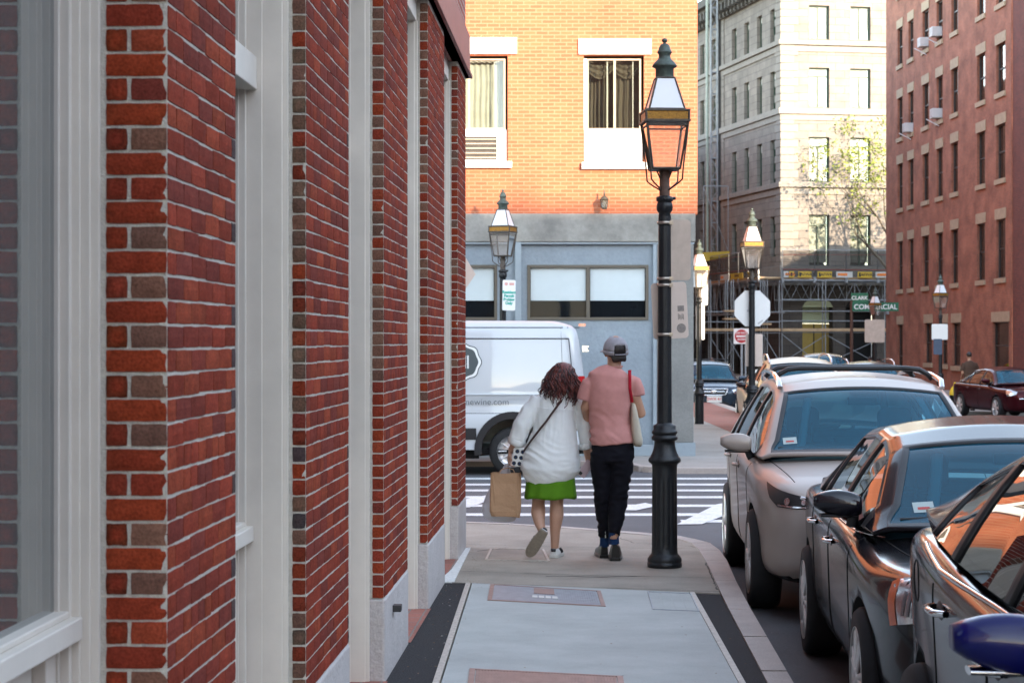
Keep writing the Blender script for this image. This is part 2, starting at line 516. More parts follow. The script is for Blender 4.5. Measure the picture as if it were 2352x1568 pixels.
# far sidewalk, around the corner building
mb = MB()
mb.prism([(-60, 29.75), (1.35, 29.75), (1.75, 29.3), (1.95, 28.5), (2.3, 28.15), (4.6, 28.1), (5.3, 28.5), (5.55, 29.5), (5.7, 34), (5.9, 60), (6.1, 90), (-60, 90)], -.6, -.06)
structure(mb.build('sidewalk', m_walk))
def kerb_line(pts, w, z, zb, name='kerb'):
    mb = MB()
    for i in range(len(pts)-1):
        a, b = Vector(pts[i]), Vector(pts[i+1])
        d = (b-a); L_ = d.length; d.normalize(); n = Vector((d.y, -d.x))
        k = max(1, int(L_/1.6))
        for j in range(k):
            p, q = a+d*(L_*j/k+.004), a+d*(L_*(j+1)/k-.004)
            mb.prism([tuple(p), tuple(q), tuple(q+n*w), tuple(p+n*w)], zb, z+random.uniform(-.003, .003))
    return structure(mb.build(name, m_kerb, bevel=.01))
kerb_line([(-60, 29.75), (1.35, 29.75), (1.75, 29.3), (1.95, 28.5), (2.3, 28.15), (4.6, 28.1), (5.3, 28.5), (5.55, 29.5), (5.7, 34), (5.9, 60)], .14, -.055, -.6)
mb = MB()
mb.add([(4.3, 33.5, -.056), (5.52, 33.5, -.056), (5.75, 60, -.056), (4.3, 60, -.056)], [(0, 1, 2, 3)], uv=[(0, 0), (1.2, 0), (1.2, 26), (0, 26)])
structure(mb.build('paver_strip', m_pav))

# sidewalk on the far side of the side street, right
mb = MB()
mb.prism([(16.6, -30), (16.3, 54), (15.6, 59.4), (13.0, 59.9), (12.7, 61), (12.3, 100), (60, 100), (60, -30)], -1.4, -.38)
structure(mb.build('sidewalk', m_walk))
# sidewalk in front of the stone building
mb = MB()
mb.prism([(-60, 118), (16, 119.5), (60, 127), (60, 200), (-60, 200)], -1.4, -.56)
structure(mb.build('sidewalk', m_walk))

# covers set into the slabs
m_iron = mat('cover_iron', (.30, .20, .17), .55, metal=.3, var=.2, vs=15)
m_ironb = mat('cover_steel', (.30, .33, .36), .5, metal=.3, var=.2, vs=15)
def cover(px, label, mats, ribs, z=.003, frame=.03, plates=1, tagm=None, axis='x'):
    """px: four corner pixels (R5 coordinates) of a rectangular cover"""
    q = [Vector((*G5(*p), z)) for p in px]         # nl, nr, fr, fl
    c = sum(q, Vector())/4
    t = thing('utility_cover', label, 'utility cover', (c.x, c.y, z))
    def P(u, v): return q[0].lerp(q[1], u).lerp(q[3].lerp(q[2], u), v)
    w = (q[1]-q[0]).length; d = (q[3]-q[0]).length
    fu, fv = frame/w, frame/d
    mb = MB()
    for (a, b, e, g) in ((0, 1, 0, fv), (0, 1, 1-fv, 1), (0, fu, fv, 1-fv), (1-fu, 1, fv, 1-fv)):
        pp = [P(a, e), P(b, e), P(b, g), P(a, g)]
        mb.prism([(p.x, p.y) for p in pp], -.02, z+.004)
    mb.build('frame', mats[1], t)
    for k in range(plates):
        mb = MB()
        u0 = fu+(1-2*fu)*k/plates+.004/w; u1 = fu+(1-2*fu)*(k+1)/plates-.004/w
        pp = [P(u0, fv), P(u1, fv), P(u1, 1-fv), P(u0, 1-fv)]
        mb.prism([(p.x, p.y) for p in pp], -.02, z)
        n = ribs//plates
        for i in range(n):
            a = u0+(u1-u0)*(i+.2)/n; b = u0+(u1-u0)*(i+.75)/n
            pp = [P(a, fv*1.3), P(b, fv*1.3), P(b, 1-fv*1.3), P(a, 1-fv*1.3)]
            mb.prism([(p.x, p.y) for p in pp], z, z+.004)
        mb.build('lid', mats[0], t)
    if tagm:
        mb = MB(); 
        pp = [P(.40, .55), P(.58, .55), P(.58, .9), P(.40, .9)]
        mb.prism([(p.x, p.y) for p in pp], z, z+.0055)
        mb.build('nameplate', tagm[0], t)
        mb = MB()
        for i in range(4):
            a = .385+i*.058
            pp = [P(a, .28), P(a+.045, .28), P(a+.045, .42), P(a, .42)]
            mb.prism([(p.x, p.y) for p in pp], z, z+.0055)
        mb.build('number_tiles', tagm[1], t)
    return t
m_tile = mat('pale_tile', (.6, .6, .56), .5)
cover([(420, 1010), (1215, 1052), (1180, 948), (440, 902)], 'ribbed red and grey metal cover with number tiles in the blue slab', (m_ironb, m_iron), 46, tagm=(m_iron, m_tile))
cover([(1530, 1072), (1845, 1084), (1790, 966), (1495, 952)], 'plain light grey four-plate metal cover beside the right asphalt strip', (m_conc, m_ironb), 0, plates=4, frame=.008)
cover([(270, 1700), (1360, 1700), (1330, 1522), (300, 1470)], 'pink ribbed metal cover in the blue slab nearest the camera', (m_iron, m_iron), 44)
cover([(402, 738), (840, 748), (800, 668), (438, 664)], 'square concrete-filled cover by the woman near the corner', (m_conc2, m_trim), 0, frame=.02)

# ------------------------------------------------------------ storefront building, left
LF = Frame((-.8505, 4.917), math.atan(.0391))
def brick_attr_mat():
    m = bpy.data.materials.new('pier_brick'); m.use_nodes = True
    nt = m.node_tree; N = nt.nodes; L = nt.links; b = N['Principled BSDF']
    b.inputs['Roughness'].default_value = .95; b.inputs['Specular IOR Level'].default_value = .06
    at = N.new('ShaderNodeAttribute'); at.attribute_name = 'Col'
    tc = N.new('ShaderNodeTexCoord')
    n = N.new('ShaderNodeTexNoise'); n.inputs['Scale'].default_value = 130; n.inputs['Detail'].default_value = 6; L.new(tc.outputs['Object'], n.inputs['Vector'])
    mr = N.new('ShaderNodeMapRange'); mr.inputs[1].default_value = .28; mr.inputs[2].default_value = .62; mr.inputs[3].default_value = .62; mr.inputs[4].default_value = 1.1
    L.new(n.outputs[0], mr.inputs[0])
    n2 = N.new('ShaderNodeTexNoise'); n2.inputs['Scale'].default_value = 22; n2.inputs['Detail'].default_value = 3; L.new(tc.outputs['Object'], n2.inputs['Vector'])
    mr2 = N.new('ShaderNodeMapRange'); mr2.inputs[1].default_value = .3; mr2.inputs[2].default_value = .7; mr2.inputs[3].default_value = .85; mr2.inputs[4].default_value = 1.15
    L.new(n2.outputs[0], mr2.inputs[0])
    mm = N.new('ShaderNodeMath'); mm.operation = 'MULTIPLY'; L.new(mr.outputs[0], mm.inputs[0]); L.new(mr2.outputs[0], mm.inputs[1])
    mx = N.new('ShaderNodeMix'); mx.data_type = 'RGBA'; mx.blend_type = 'MULTIPLY'; mx.inputs[0].default_value = 1
    L.new(at.outputs['Color'], mx.inputs[6]); L.new(mm.outputs[0], mx.inputs[7]); L.new(mx.outputs[2], b.inputs['Base Color'])
    bp = N.new('ShaderNodeBump'); bp.inputs['Strength'].default_value = .55; bp.inputs['Distance'].default_value = .004
    L.new(n.outputs[0], bp.inputs['Height']); L.new(bp.outputs[0], b.inputs['Normal'])
    return m
m_brick = brick_attr_mat()
m_mortar = mat('mortar', (.52, .49, .43), .9, var=.15, vs=60, bump=.5, bs=150)
m_white = mat('trim_paint', (.68, .625, .55), .55, var=.04, vs=8, bump=.05, bs=30)
m_granite = mat('base_granite', (.46, .42, .40), .85, var=.12, vs=90, bump=.9, bs=35, var2=.08, vs2=5)
m_beam = mat('oxide_paint', (.23, .065, .055), .5, var=.15, vs=25, var2=.1, vs2=4, bump=.1)
RED = [(.265, .045, .025), (.24, .040, .022), (.215, .040, .026), (.29, .055, .027), (.19, .040, .029)]
BRN = [(.20, .095, .065), (.17, .085, .062), (.22, .11, .075)]
DRK = [(.085, .055, .055), (.10, .065, .06)]
ORG = [(.29, .048, .020), (.26, .042, .020), (.235, .038, .021)]
def brick(mb, O, U, Z, N, w, h, col, edge, chip=0.0, nu=5, nz=3):
    """one brick face with soft uneven edges, a darker fired rim and a shallow skirt"""
    vs, cs, fs = [], [], []
    jx = lambda: random.uniform(-.0009, .0009)
    for j in range(nz+1):
        for i in range(nu+1):
            u, v = w*i/nu, h*j/nz
            bd = i in (0, nu) or j in (0, nz)
            dd = .0030 if not bd else .0012
            if bd: u += jx(); v += jx()
            if i in (0, nu) and j in (0, nz):
                u += .0012*(1 if i == 0 else -1); v += .0008*(1 if j == 0 else -1)
            if chip and i == nu:
                c = random.random()
                if c < chip: dd -= random.uniform(.001, .005); u -= random.uniform(.002, .012)
            vs.append(O+U*u+Z*v+N*(dd+random.uniform(-.0006, .0006)))
            k = edge if bd else 1.0
            if not bd and (i in (1, nu-1)): k = (1+edge)/2
            cs.append((col[0]*k, col[1]*(k*.5+.5), col[2]*(k*.5+.5), 1))
    for j in range(nz):
        for i in range(nu):
            a = j*(nu+1)+i
            fs.append((a, a+1, a+nu+2, a+nu+1))
    rim = [i for i in range(nu+1)]+[j*(nu+1)+nu for j in range(1, nz+1)]+[nz*(nu+1)+i for i in range(nu-1, -1, -1)]+[j*(nu+1) for j in range(nz-1, 0, -1)]
    b = len(vs)
    for k in rim:
        vs.append(vs[k]-N*.007); cs.append(tuple(c*.8 for c in cs[k][:3])+(1,))
    for k in range(len(rim)):
        k2 = (k+1) % len(rim)
        fs.append((rim[k], b+k, b+k2, rim[k2]))
    mb.add(vs, fs, 0, False, None, col=cs)

CH = .0610      # course height
store = thing('storefront_building', 'red brick building with tall grey-white window bays on the left', 'building', (-.8505, 4.917, 0))
piers = [(-2.85, -1.50, .155), (0, .94, .155), (2.405, 3.685, .053), (5.165, 6.465, .06), (7.905, 9.335, .053), (10.825, 11.785, .053)]
ZB, ZT, ZBEAM = .42, 3.93, 4.285
def pier(k, u0, u1, ret):
    fine = k >= 1
    mb = MB()
    zt = ZT
    if k == 1: vis = (.75, 2.75)
    z = ZB+.004
    mort = MB()
    LF.box(mort, u0+.0012, u1-.001, -.40, -.0012, ZB, zt)
    row = 0
    U, Nn = LF.u, LF.n
    zmax = min(zt, H+ (4.917+u1)*.1745+.1)       # nothing above this is ever in frame
    if not fine: zmax = zt
    while z+CH*.5 < zmax:
        h = CH-.0070
        # return face: looks back along the street, local u axis runs towards the street
        jr = random.uniform(-.0012, .0012)
        Z = Vector((0, 0, 1))
        def ret_brick(w0, w1, col, e, chip):
            brick(mb, LF.p(u0, w0, z+jr), Nn, Z, -U, w1-w0, h, col, e, chip, 6 if k == 1 else 3, 3)
        A = row % 2 == 0
        if ret > .1:
            if A:
                ret_brick(-ret+.002, -.002, random.choice(ORG), random.uniform(.8, 1), .35 if k == 1 else 0)
            else:
                ret_brick(-ret+.002, -.100, random.choice(ORG+RED[:2]), random.uniform(.45, .8), 0)
                c = random.choice(BRN+BRN[:2]+RED[1:])
                ret_brick(-.091, -.002, c, random.uniform(.85, 1.05), .4 if k == 1 else 0)
        else:
            c = random.choice(RED+ORG+BRN+BRN+(DRK[:1] if k == 2 else [])+(BRN+BRN if k == 3 or k == 4 else []))
            if z < 1.3 and k >= 3: c = random.choice(ORG+RED)
            ret_brick(-ret+.002, -.002, c, random.uniform(.5, .95) if k == 2 else .9, .04)
        # side face
        u = u0+.002
        i = 0
        hdr = random.random() < .12
        while u < u1-.01:
            if i == 0: L_ = (.091 if A else .190) if ret > .1 else random.choice([.091, .190])
            else: L_ = .091 if hdr else .190
            L_ = min(L_+random.uniform(-.006, .006), u1-.002-u)
            if u1-.002-(u+L_) < .03: L_ = u1-.002-u
            c = random.choice(RED)
            if L_ < .07 and random.random() < .5: c = random.choice(DRK)
            q = random.uniform(.85, 1.12)
            c = (c[0]*q, c[1]*q, c[2]*q)
            jz = random.uniform(-.0018, .0018)
            brick(mb, LF.p(u, 0, z+jz), U, Z, Nn, L_, h, c, random.uniform(.82, 1.0), 0, 4, 2)
            u += L_+.0042; i += 1
        z += CH; row += 1
    o = mb.build('brick_pier', m_brick, store, recalc=False)
    mort.build('mortar', m_mortar, o)
    # granite foot
    g = MB()
    n = 10
    LF.box(g, u0-.004, u1+.002, -.40, .006, -.1, ZB-.002)
    g.build('granite_foot', m_granite, store, bevel=.012)
for k, (a, b, r) in enumerate(piers): pier(k, a, b, r)

# beam, wall above, end wall, roof
mb = MB(); LF.box(mb, -3, 11.85, -.40, .035, ZT, ZBEAM)
LF.box(mb, -3, 11.86, -.05, .055, ZT, ZT+.03)
mb.build('beam', m_beam, store, bevel=.004)
m_bwall = brickmat('store_brick', (.30, .06, .04), (.25, .055, .04), (.36, .32, .28), bw=.195, bh=CH)
mb = MB(); facade(mb, LF, -3, 11.785, ZBEAM, 9.5, [(a+.1, a+1.1, 5.6, 7.3) for a in (-1.8, .6, 3.6, 6.3, 9.1)], .15)
E = Frame((LF.p(11.785, 0, 0).x, LF.p(11.785, 0, 0).y), math.atan(.0391)-PI/2)
mb.add([LF.p(11.785, 0, 0), LF.p(11.785, -9, 0), LF.p(11.785, -9, 9.5), LF.p(11.785, 0, 9.5)], [(0, 1, 2, 3)], uv=[(0, 0), (9, 0), (9, 9.5), (0, 9.5)])
mb.build('upper_wall', m_bwall, store)
mb = MB(); LF.box(mb, -3.1, 11.85, -9, .08, 9.5, 9.7); mb.build('roof', m_beam, store)
m_glass = glassmat('shop_glass', (.13, .15, .145), .25, .01, ior=4.2, tcol=(.75, .8, .8))
m_dark = mat('dark_interior', (.02, .02, .02), .9, var=0)
mb = MB()
for (a, b, c, d, e, g) in ((-3, 11.7, -3.2, -3.15, 0, ZT), (-3, 11.7, -3.2, -.42, ZT-.05, ZT-.01), (-3, 11.7, -3.2, -.42, .01, .02)):
    LF.box(mb, a, b, c, d, e, g)
mb.build('interior', m_dark, store)
for k in range(6):
    u0 = piers[k][1]; u1 = piers[k+1][0] if k < 5 else None
    if u1 is None: continue
    ret = piers[k+1][2]; wg = -.264 if k == 0 else -.25
    wt = -ret
    t = MB()
    # casing boards with stepped mouldings at the far jamb and the near jamb, header board
    for (ua, sgn) in ((u1, -1), (u0, 1)):
        def bx(d0, d1, w0, w1, z0=-.0, z1=3.78):
            aa, bb = sorted((ua+sgn*d0, ua+sgn*d1)); LF.box(t, aa, bb, w0, w1, z0, z1)
        bx(0, .016, wg, wt-.012)
        bx(.016, .026, wg, wt-.032)
        bx(.026, .036, wg, wt-.105+(.05 if k == 0 else 0))
        bx(.036, .060, wg, wg+.035)
        bx(.060, .072, wg-.02, wg+.012)
    LF.box(t, u0, u1, -.42, wt-.02, 3.78, ZT-.003)
    LF.box(t, u0, u1, wg-.02, wg+.05, 3.70, 3.78)
    t.build('window_casing', m_white, store, bevel=.0025)
    s_ = MB()
    LF.box(s_, u0+.037, u1-.037, wg-.03, wg+.062, .99, 1.045)
    LF.box(s_, u0+.060, u1-.060, wg-.02, wg+.035, 1.045, 1.062)
    s_.build('window_sill', m_white, store, bevel=.004)
    if k >= 1:
        s_ = MB(); LF.box(s_, u0+.037, u1-.037, wg-.03, wg+.074, 2.64, 2.76)
        s_.build('transom', m_white, store, bevel=.004)
    # boarded panel under the sill
    s_ = MB(); LF.box(s_, u0+.07, u1-.07, wg-.06, wg-.03, 0, .99)
    LF.box(s_, u0+.072, u1-.072, wg-.03, wg+.005, 0, .12)
    LF.box(s_, u0+.072, u0+.16, wg-.03, wg+.005, .12, .99)
    LF.box(s_, u1-.16, u1-.072, wg-.03, wg+.005, .12, .99)
    mid = (u0+u1)/2
    LF.box(s_, mid-.05, mid+.05, wg-.03, wg+.005, .12, .99)
    s_.build('panel', m_white, store, bevel=.003)
    g_ = MB(); LF.box(g_, u0+.07, u1-.07, wg-.006, wg, 1.05, 3.71)
    w_ = g_.build('window_pane', m_glass, store)
    # recess threshold
    p_ = MB()
    a, b = u0, u1
    p_.add([LF.p(a, -.3, .003), LF.p(b, -.3, .003), LF.p(b, .02, .003), LF.p(a, .02, .003)], [(0, 1, 2, 3)], uv=[(a, 0), (b, 0), (b, .32), (a, .32)])
    structure(p_.build('paver_strip', m_pav))
# small iron stub on the third foot
mb = MB(); LF.box(mb, 5.55, 5.62, .006, .05, .30, .335); mb.build('iron_stub', mat('black_iron', (.02, .02, .022), .5), store, bevel=.003)
# white mortar fillet at the last foot
mb = MB()
mb.prism([(wall_x(16.6)+.01, 16.55), (wall_x(16.6)+.05, 16.6), (wall_x(15.3)+.05, 14.9), (wall_x(14.3)+.07, 14.25), (wall_x(14.3)-.05, 14.22), (wall_x(15)-.0, 15)], -.01, .006)
structure(mb.build('mortar_fillet', mat('white_mortar', (.6, .6, .58), .8, var=.2, vs=30)))

# ------------------------------------------------------------ corner building, orange brick
s31 = F/31.0
def X31(px): return (px-CX)/s31
def Z31(py): return H-(py-CY)/s31
CB = Frame((0, 31.0), PI/2)           # u runs along +x, outward is -y
cb = thing('corner_building', 'orange-lit brick building over grey stucco ground floor across the side street', 'building', (0, 31, 0))
m_obrick = brickmat('orange_brick', (.41, .132, .064), (.345, .10, .05), (.43, .195, .115), bw=.19, bh=.0585, mort=.0085, stain=.07, var=.08)
ux0, ux1 = -14.0, X31(1602)
wins = []
def upwin(pl_, pr_, yt, yb): return (X31(pl_), X31(pr_), Z31(yb), Z31(yt))
wl = upwin(1003, 1166, 128, 371); wr = upwin(1341, 1479, 128, 373)
ops = [wl, wr, (wl[0]-5.6, wl[1]-5.6, wl[2], wl[3])]
ops += [(a, b, c+3.0, d+3.0) for a, b, c, d in ops]
mb = MB(); facade(mb, CB, ux0, ux1, Z31(492), 12.5, ops, .11)
SB = Frame((ux1, 31.0), 0.03)
mb.add([SB.p(0, 0, Z31(492)), SB.p(14, 0, Z31(492)), SB.p(14, 0, 12.5), SB.p(0, 0, 12.5)], [(0, 1, 2, 3)], uv=[(0, Z31(492)), (14, Z31(492)), (14, 12.5), (0, 12.5)])
mb.build('brick_wall', m_obrick, cb)
m_band = mat('stained_concrete', (.27, .26, .23), .85, var=.14, vs=12, bump=.3, bs=60, var2=.28, vs2=1.3)
m_pil = mat('concrete_pillar', (.21, .21, .195), .85, var=.12, vs=40, bump=.4, bs=80, var2=.15, vs2=1.2)
mb = MB(); mb.box(ux0, X31(1597), 30.97, 45, Z31(555.5), Z31(491))
mb.build('concrete_band', m_band, cb, bevel=.01)
m_stuc = mat('blue_stucco', (.25, .295, .325), .8, var=.06, vs=20, bump=1.0, bs=14, var2=.08, vs2=1.5)
ST = Frame((0, 31.06), PI/2)
zs_ = Z31(555.5)
g1 = (X31(1211), X31(1490), Z31(735), Z31(608)); g0 = (X31(880), X31(1142), Z31(735), Z31(608))
mb = MB(); facade(mb, ST, ux0, X31(1520), -.1, zs_, [g1, g0, (g0[0]-3, g0[1]-3, g0[2], g0[3])], .10)
mb.build('stucco_wall', m_stuc, cb)
m_bpaint = mat('blue_grey_paint', (.28, .33, .36), .6, var=.05, vs=15, var2=.06)
mb = MB()
mb.box(X31(1183), X31(1197), 30.98, 31.058, -.06, zs_)
mb.box(ux0, X31(1595), 30.99, 31.05, zs_-.035, zs_-.003)
mb.box(X31(1197.5), X31(1520), 31.0, 31.055, -.06, .11)
mb.box(ux0, X31(1182.5), 31.0, 31.055, -.06, .11)
mb.build('pilaster', m_bpaint, cb, bevel=.004)
mb = MB(); mb.box(X31(1509), X31(1593), 30.985, 44, Z31(1016), zs_-.036)
mb.build('pillar', m_pil, cb, bevel=.008)
mb = MB(); mb.box(X31(1509), X31(1597), 30.96, 44, -.1, Z31(1016)-.003)
mb.box(X31(1500), X31(1508.5), 30.99, 31.05, .11, zs_-.04)
mb.build('plinth', m_bpaint, cb, bevel=.006)
m_wwhite = mat('white_paint', (.80, .79, .75), .5, var=.03, vs=10)
def lintel(a, b, yt, yb, name='lintel', out=.04):
    mb = MB(); mb.box(X31(a), X31(b), 31-out, 31.05, Z31(yb), Z31(yt)); return mb.build(name, m_wwhite, cb, bevel=.006)
lintel(1329, 1496, 90, 126); lintel(990, 1187, 87, 125)
lintel(1336, 1490, 373.5, 389, 'sill', .07); lintel(996, 1176, 371.5, 386, 'sill', .07)
m_frm = mat('tan_frame', (.42, .34, .25), .45, var=.05)
m_cgl = glassmat('window_glass', (.02, .02, .02), .93, .02, tcol=(.85, .88, .86))
m_cgl2 = glassmat('dark_window_glass', (.012, .015, .018), .35, .03, 1.13)
m_curt = mat('curtain_fabric', (.11, .095, .075), .9, var=.12, vs=5)
m_room = mat('room_interior', (.10, .09, .08), .9, var=.1)
def sliding(a, b, yt, yb, split, panel_to, kind):
    """aluminium slider over a white panel, with a room and curtain behind"""
    win = MB()
    x0, x1, zt_, zb_, zp = X31(a), X31(b), Z31(yt), Z31(yb), Z31(panel_to)
    yf = 31.055
    t = .028
    for q in ((x0, x0+t, zb_, zt_), (x1-t, x1, zb_, zt_), (x0+t, x1-t, zt_-t, zt_), (x0+t, x1-t, zb_, zb_+t)):
        win.box(q[0], q[1], yf, yf+.05, q[2], q[3])
    xs_ = X31(split)
    win.box(xs_-.018, xs_+.018, yf-.008, yf+.03, zb_+t, zt_-t)
    o = win.build('window', m_frm, cb, bevel=.002)
    s = MB()
    xm = x0+(xs_-x0)*.72
    s.box(xm, xm+.02, yf+.052, yf+.068, zb_+t, zt_-t)
    xm = xs_+(x1-xs_)*.68
    s.box(xm, xm+.016, yf+.052, yf+.068, zb_+t, zt_-t)
    s.build('sash', m_wwhite, o)
    g = MB(); g.box(x0+t, x1-t, yf+.03, yf+.034, zb_+t, zt_-t); g.build('pane', m_cgl, o)
    p = MB(); p.box(x0-.04, x1+.02, yf-.005, yf+.05, zp, zb_-.002); 
    p.box(x0-.06, x0-.002, yf-.006, yf+.05, zb_-.001, zt_)
    p.build('panel', m_wwhite, o, bevel=.002)
    # room behind and curtains
    r = MB(); r.box(x0-.6, x1+.6, yf+.9, yf+.93, zb_-.5, zt_+.3); r.box(x0-.6, x1+.6, yf+.12, yf+.9, zt_+.28, zt_+.3)
    r.build('interior', m_room, o)
    c = MB()
    def sheet(xa, xb, za, zb2, y, amp, n=40, fold=.09, swag=0):
        vs = []; m_ = 14
        for j in range(m_+1):
            for i in range(n+1):
                x = xa+(xb-xa)*i/n
                z_ = za+(zb2-za)*j/m_
                if swag: z_ -= swag*math.sin(PI*((i/n*2) % 1))*(1-j/m_*.7)
                vs.append((x, y+amp*math.sin(x/fold*2*PI+math.sin(j*.5)*.5)+.02*math.sin(j*1.1)*(1 if swag else 0), z_))
        c.add(vs, [(j*(n+1)+i, j*(n+1)+i+1, (j+1)*(n+1)+i+1, (j+1)*(n+1)+i) for j in range(m_) for i in range(n)], 0, True)
    if kind == 'swag':
        sheet(x0, x1, zt_-.16, zt_, yf+.16, .012, swag=.14)
        sheet(xs_+.02, x1-.12, zb_, zt_-.02, yf+.22, .02)
        sheet(x0, x0+.36, zb_, zt_-.02, yf+.30, .02, fold=.06)
    else:
        sheet(x0+.2, x1, zb_, zt_, yf+.16, .02)
    c.build('curtain', m_curt if kind == 'swag' else mat('pale_curtain', (.62, .62, .56), .9), o)
sliding(1348, 1473, 134, 298, 1412, 372, 'swag')
sliding(1003, 1161, 134, 297, 1077, 371, 'plain')
# air conditioner grille in the left panel
mb = MB(); x0, x1, z0_, z1_ = X31(1040), X31(1141), Z31(367), Z31(314)
mb.box(x0-.04, x1+.08, 31.02, 31.049, z0_-.01, z1_+.05)
mb.box(x0, x1, 31.015, 31.02, z0_, z1_)
for o_ in (0,):
    pass
ac = thing('air_conditioner', 'white louvred air conditioner set in the panel below the left upper window', 'air conditioner', (X31(1110), 31.0, z0_))
gr = MB(); gr.box(x0, x1, 31.010, 31.014, z0_, z1_); 
mb2 = MB()
for (a, b, c, d) in ((x0-.04, x1+.09, z1_, z1_+.06), (x0-.04, x1+.09, z0_-.03, z0_), (x1, x1+.09, z0_, z1_), (x0-.04, x0, z0_, z1_)):
    mb2.box(a, b, 30.99, 31.049, c, d)
mb2.build('housing', m_wwhite, ac, bevel=.004)
gr.build('grille', mat('grille_grey', (.05, .045, .04), .7, var=.3, vs=10), ac)
mb2 = MB()
for i in range(5):
    z_ = z0_+(z1_-z0_)*(i+.5)/5
    mb2.box(x0, x1, 30.992, 31.008, z_-.012, z_+.006)
mb2.build('louvre', m_frm, ac)
# ground floor windows: frames, blinds, dark interior
m_brz = mat('bronze_frame', (.11, .095, .07), .5, var=.08)
m_blind = mat('roller_blind', (.55, .62, .62), .8, var=.03)
for (w0, mid) in ((g1, X31(1351)), (g0, X31(1010))):
    x0, x1, z0_, z1_ = w0
    f_ = MB(); t = .045
    for q in ((x0, x0+t, z0_, z1_), (x1-t, x1, z0_, z1_), (x0+t, x1-t, z1_-t, z1_), (x0+t, x1-t, z0_, z0_+t), (mid-.028, mid+.028, z0_+t, z1_-t)):
        f_.box(q[0], q[1], 31.04, 31.12, q[2], q[3])
    o = f_.build('window', m_brz, cb, bevel=.003)
    g_ = MB(); g_.box(x0+t, x1-t, 31.10, 31.104, z0_+t, z1_-t); g_.build('pane', m_cgl2, o)
    b_ = MB()
    for (a, b) in ((x0+t+.01, mid-.035), (mid+.035, x1-t-.01)):
        b_.box(a, b, 31.09, 31.097, Z31(690), z1_-t)
    b_.build('blind', m_blind, o)
    r_ = MB(); r_.box(x0-.5, x1+.5, 32.2, 32.25, z0_-.8, z1_+.2); r_.box(x0-.5, x1+.5, 31.2, 32.2, z1_+.1, z1_+.2)
    rnd = random.Random(4)
    for i in range(9):
        xx = x0+(x1-x0)*rnd.random(); r_.box(xx, xx+rnd.uniform(.05, .3), 31.5, 31.9, z0_-.3, z0_+rnd.uniform(.05, .3))
    r_.build('interior', m_dark, o)
mb = MB(); mb.box(ux0, ux1, 30.9, 46, 12.5, 12.8); mb.build('roof', m_band, cb)

# little wall lantern
wl_ = thing('wall_lantern', 'small dark lantern on the orange brick wall above the concrete band', 'wall lamp', (X31(1387), 30.85, Z31(478)))
m_bronze = mat('weathered_bronze', (.10, .085, .06), .55, metal=.4, var=.25, vs=30)
m_lens = glassmat('lantern_glass', (.35, .33, .28), .6, .15)
cx, cy_ = X31(1387), 30.84
mb = MB()
k_ = 1/s31
def lz(y): return Z31(y)
mb.lathe([(.01, lz(438)), (.012, lz(444)), (.02, lz(447)), (.012, lz(450)), (.05, lz(455)), (.075, lz(460)), (.066, lz(462))][::-1], 8, (cx, cy_, 0), 0, False)
mb.lathe([(.04, lz(482)), (.045, lz(480)), (.045, lz(478))], 8, (cx, cy_, 0), 0, False)
for i in range(6):
    a = i*PI/3
    mb.tube([(cx+.062*math.cos(a), cy_+.062*math.sin(a), lz(461)), (cx+.042*math.cos(a), cy_+.042*math.sin(a), lz(479))], .004, 6)
mb.tube([(cx, 31.0, lz(468)), (cx, 30.93, lz(470)), (cx, cy_+.05, lz(474))], .012, 8)
mb.lathe([(.05, 0), (.05, .012)], 12, (0, 0, 0), 0, False, M=T(cx, 31.0, lz(468)) @ rot('X', PI/2))
mb.build('lantern_frame', m_bronze, wl_)
mb = MB(); mb.lathe([(.038, lz(479)), (.058, lz(461))], 6, (cx, cy_, 0), 0, False); mb.build('glass', m_lens, wl_)
# ------------------------------------------------------------ granite building far down the street
def uon(fr, px):
    k = (px-CX)/F
    return (k*fr.o.y-fr.o.x)/(fr.u.x-k*fr.u.y)
def yon(fr, u): return fr.o.y+fr.u.y*u
def zon(fr, u, py): return H-(py-CY)*yon(fr, u)/F
GY = 130.0
GX = (1794-CX)*GY/F
GR = Frame((GX, GY), R(80.6))                      # lit face, runs to the right
GLr = Frame((GX, GY), R(-11.25)+PI)                # shaded face seen from its far end: u runs back towards the corner
gl_len = 60.0
GL = Frame((GX+math.sin(R(-11.25))*gl_len, GY+math.cos(R(-11.25))*gl_len), PI-R(11.25))
# outward normal of GL must face the camera side
if GL.n.y > 0 or True:
    a_ = R(-11.25)
    GL.u = Vector((-math.sin(a_), -math.cos(a_), 0))
    GL.n = Vector((-math.cos(a_), math.sin(a_), 0))
    GL.M = Matrix(((GL.u.x, GL.n.x, 0, GL.o.x), (GL.u.y, GL.n.y, 0, GL.o.y), (0, 0, 1, 0), (0, 0, 0, 1)))
m_stone = brickmat('granite_blocks', (.225, .205, .18), (.185, .17, .15), (.12, .11, .10), bw=1.25, bh=.50, mort=.018, bump=1.0, var=.10, stain=.14)
m_stone_s = mat('granite_trim', (.225, .21, .185), .85, var=.12, vs=3, bump=.3, bs=10)
gb = thing('granite_building', 'pale granite block building with scaffold round its corner, far down the street', 'building', (GX, GY, -.7))
m_gglass = glassmat('office_glass', (.015, .03, .035), .25, .03)
m_green = mat('dark_green_frame', (.025, .06, .035), .5)
m_shade = mat('white_blind', (.75, .74, .68), .8)
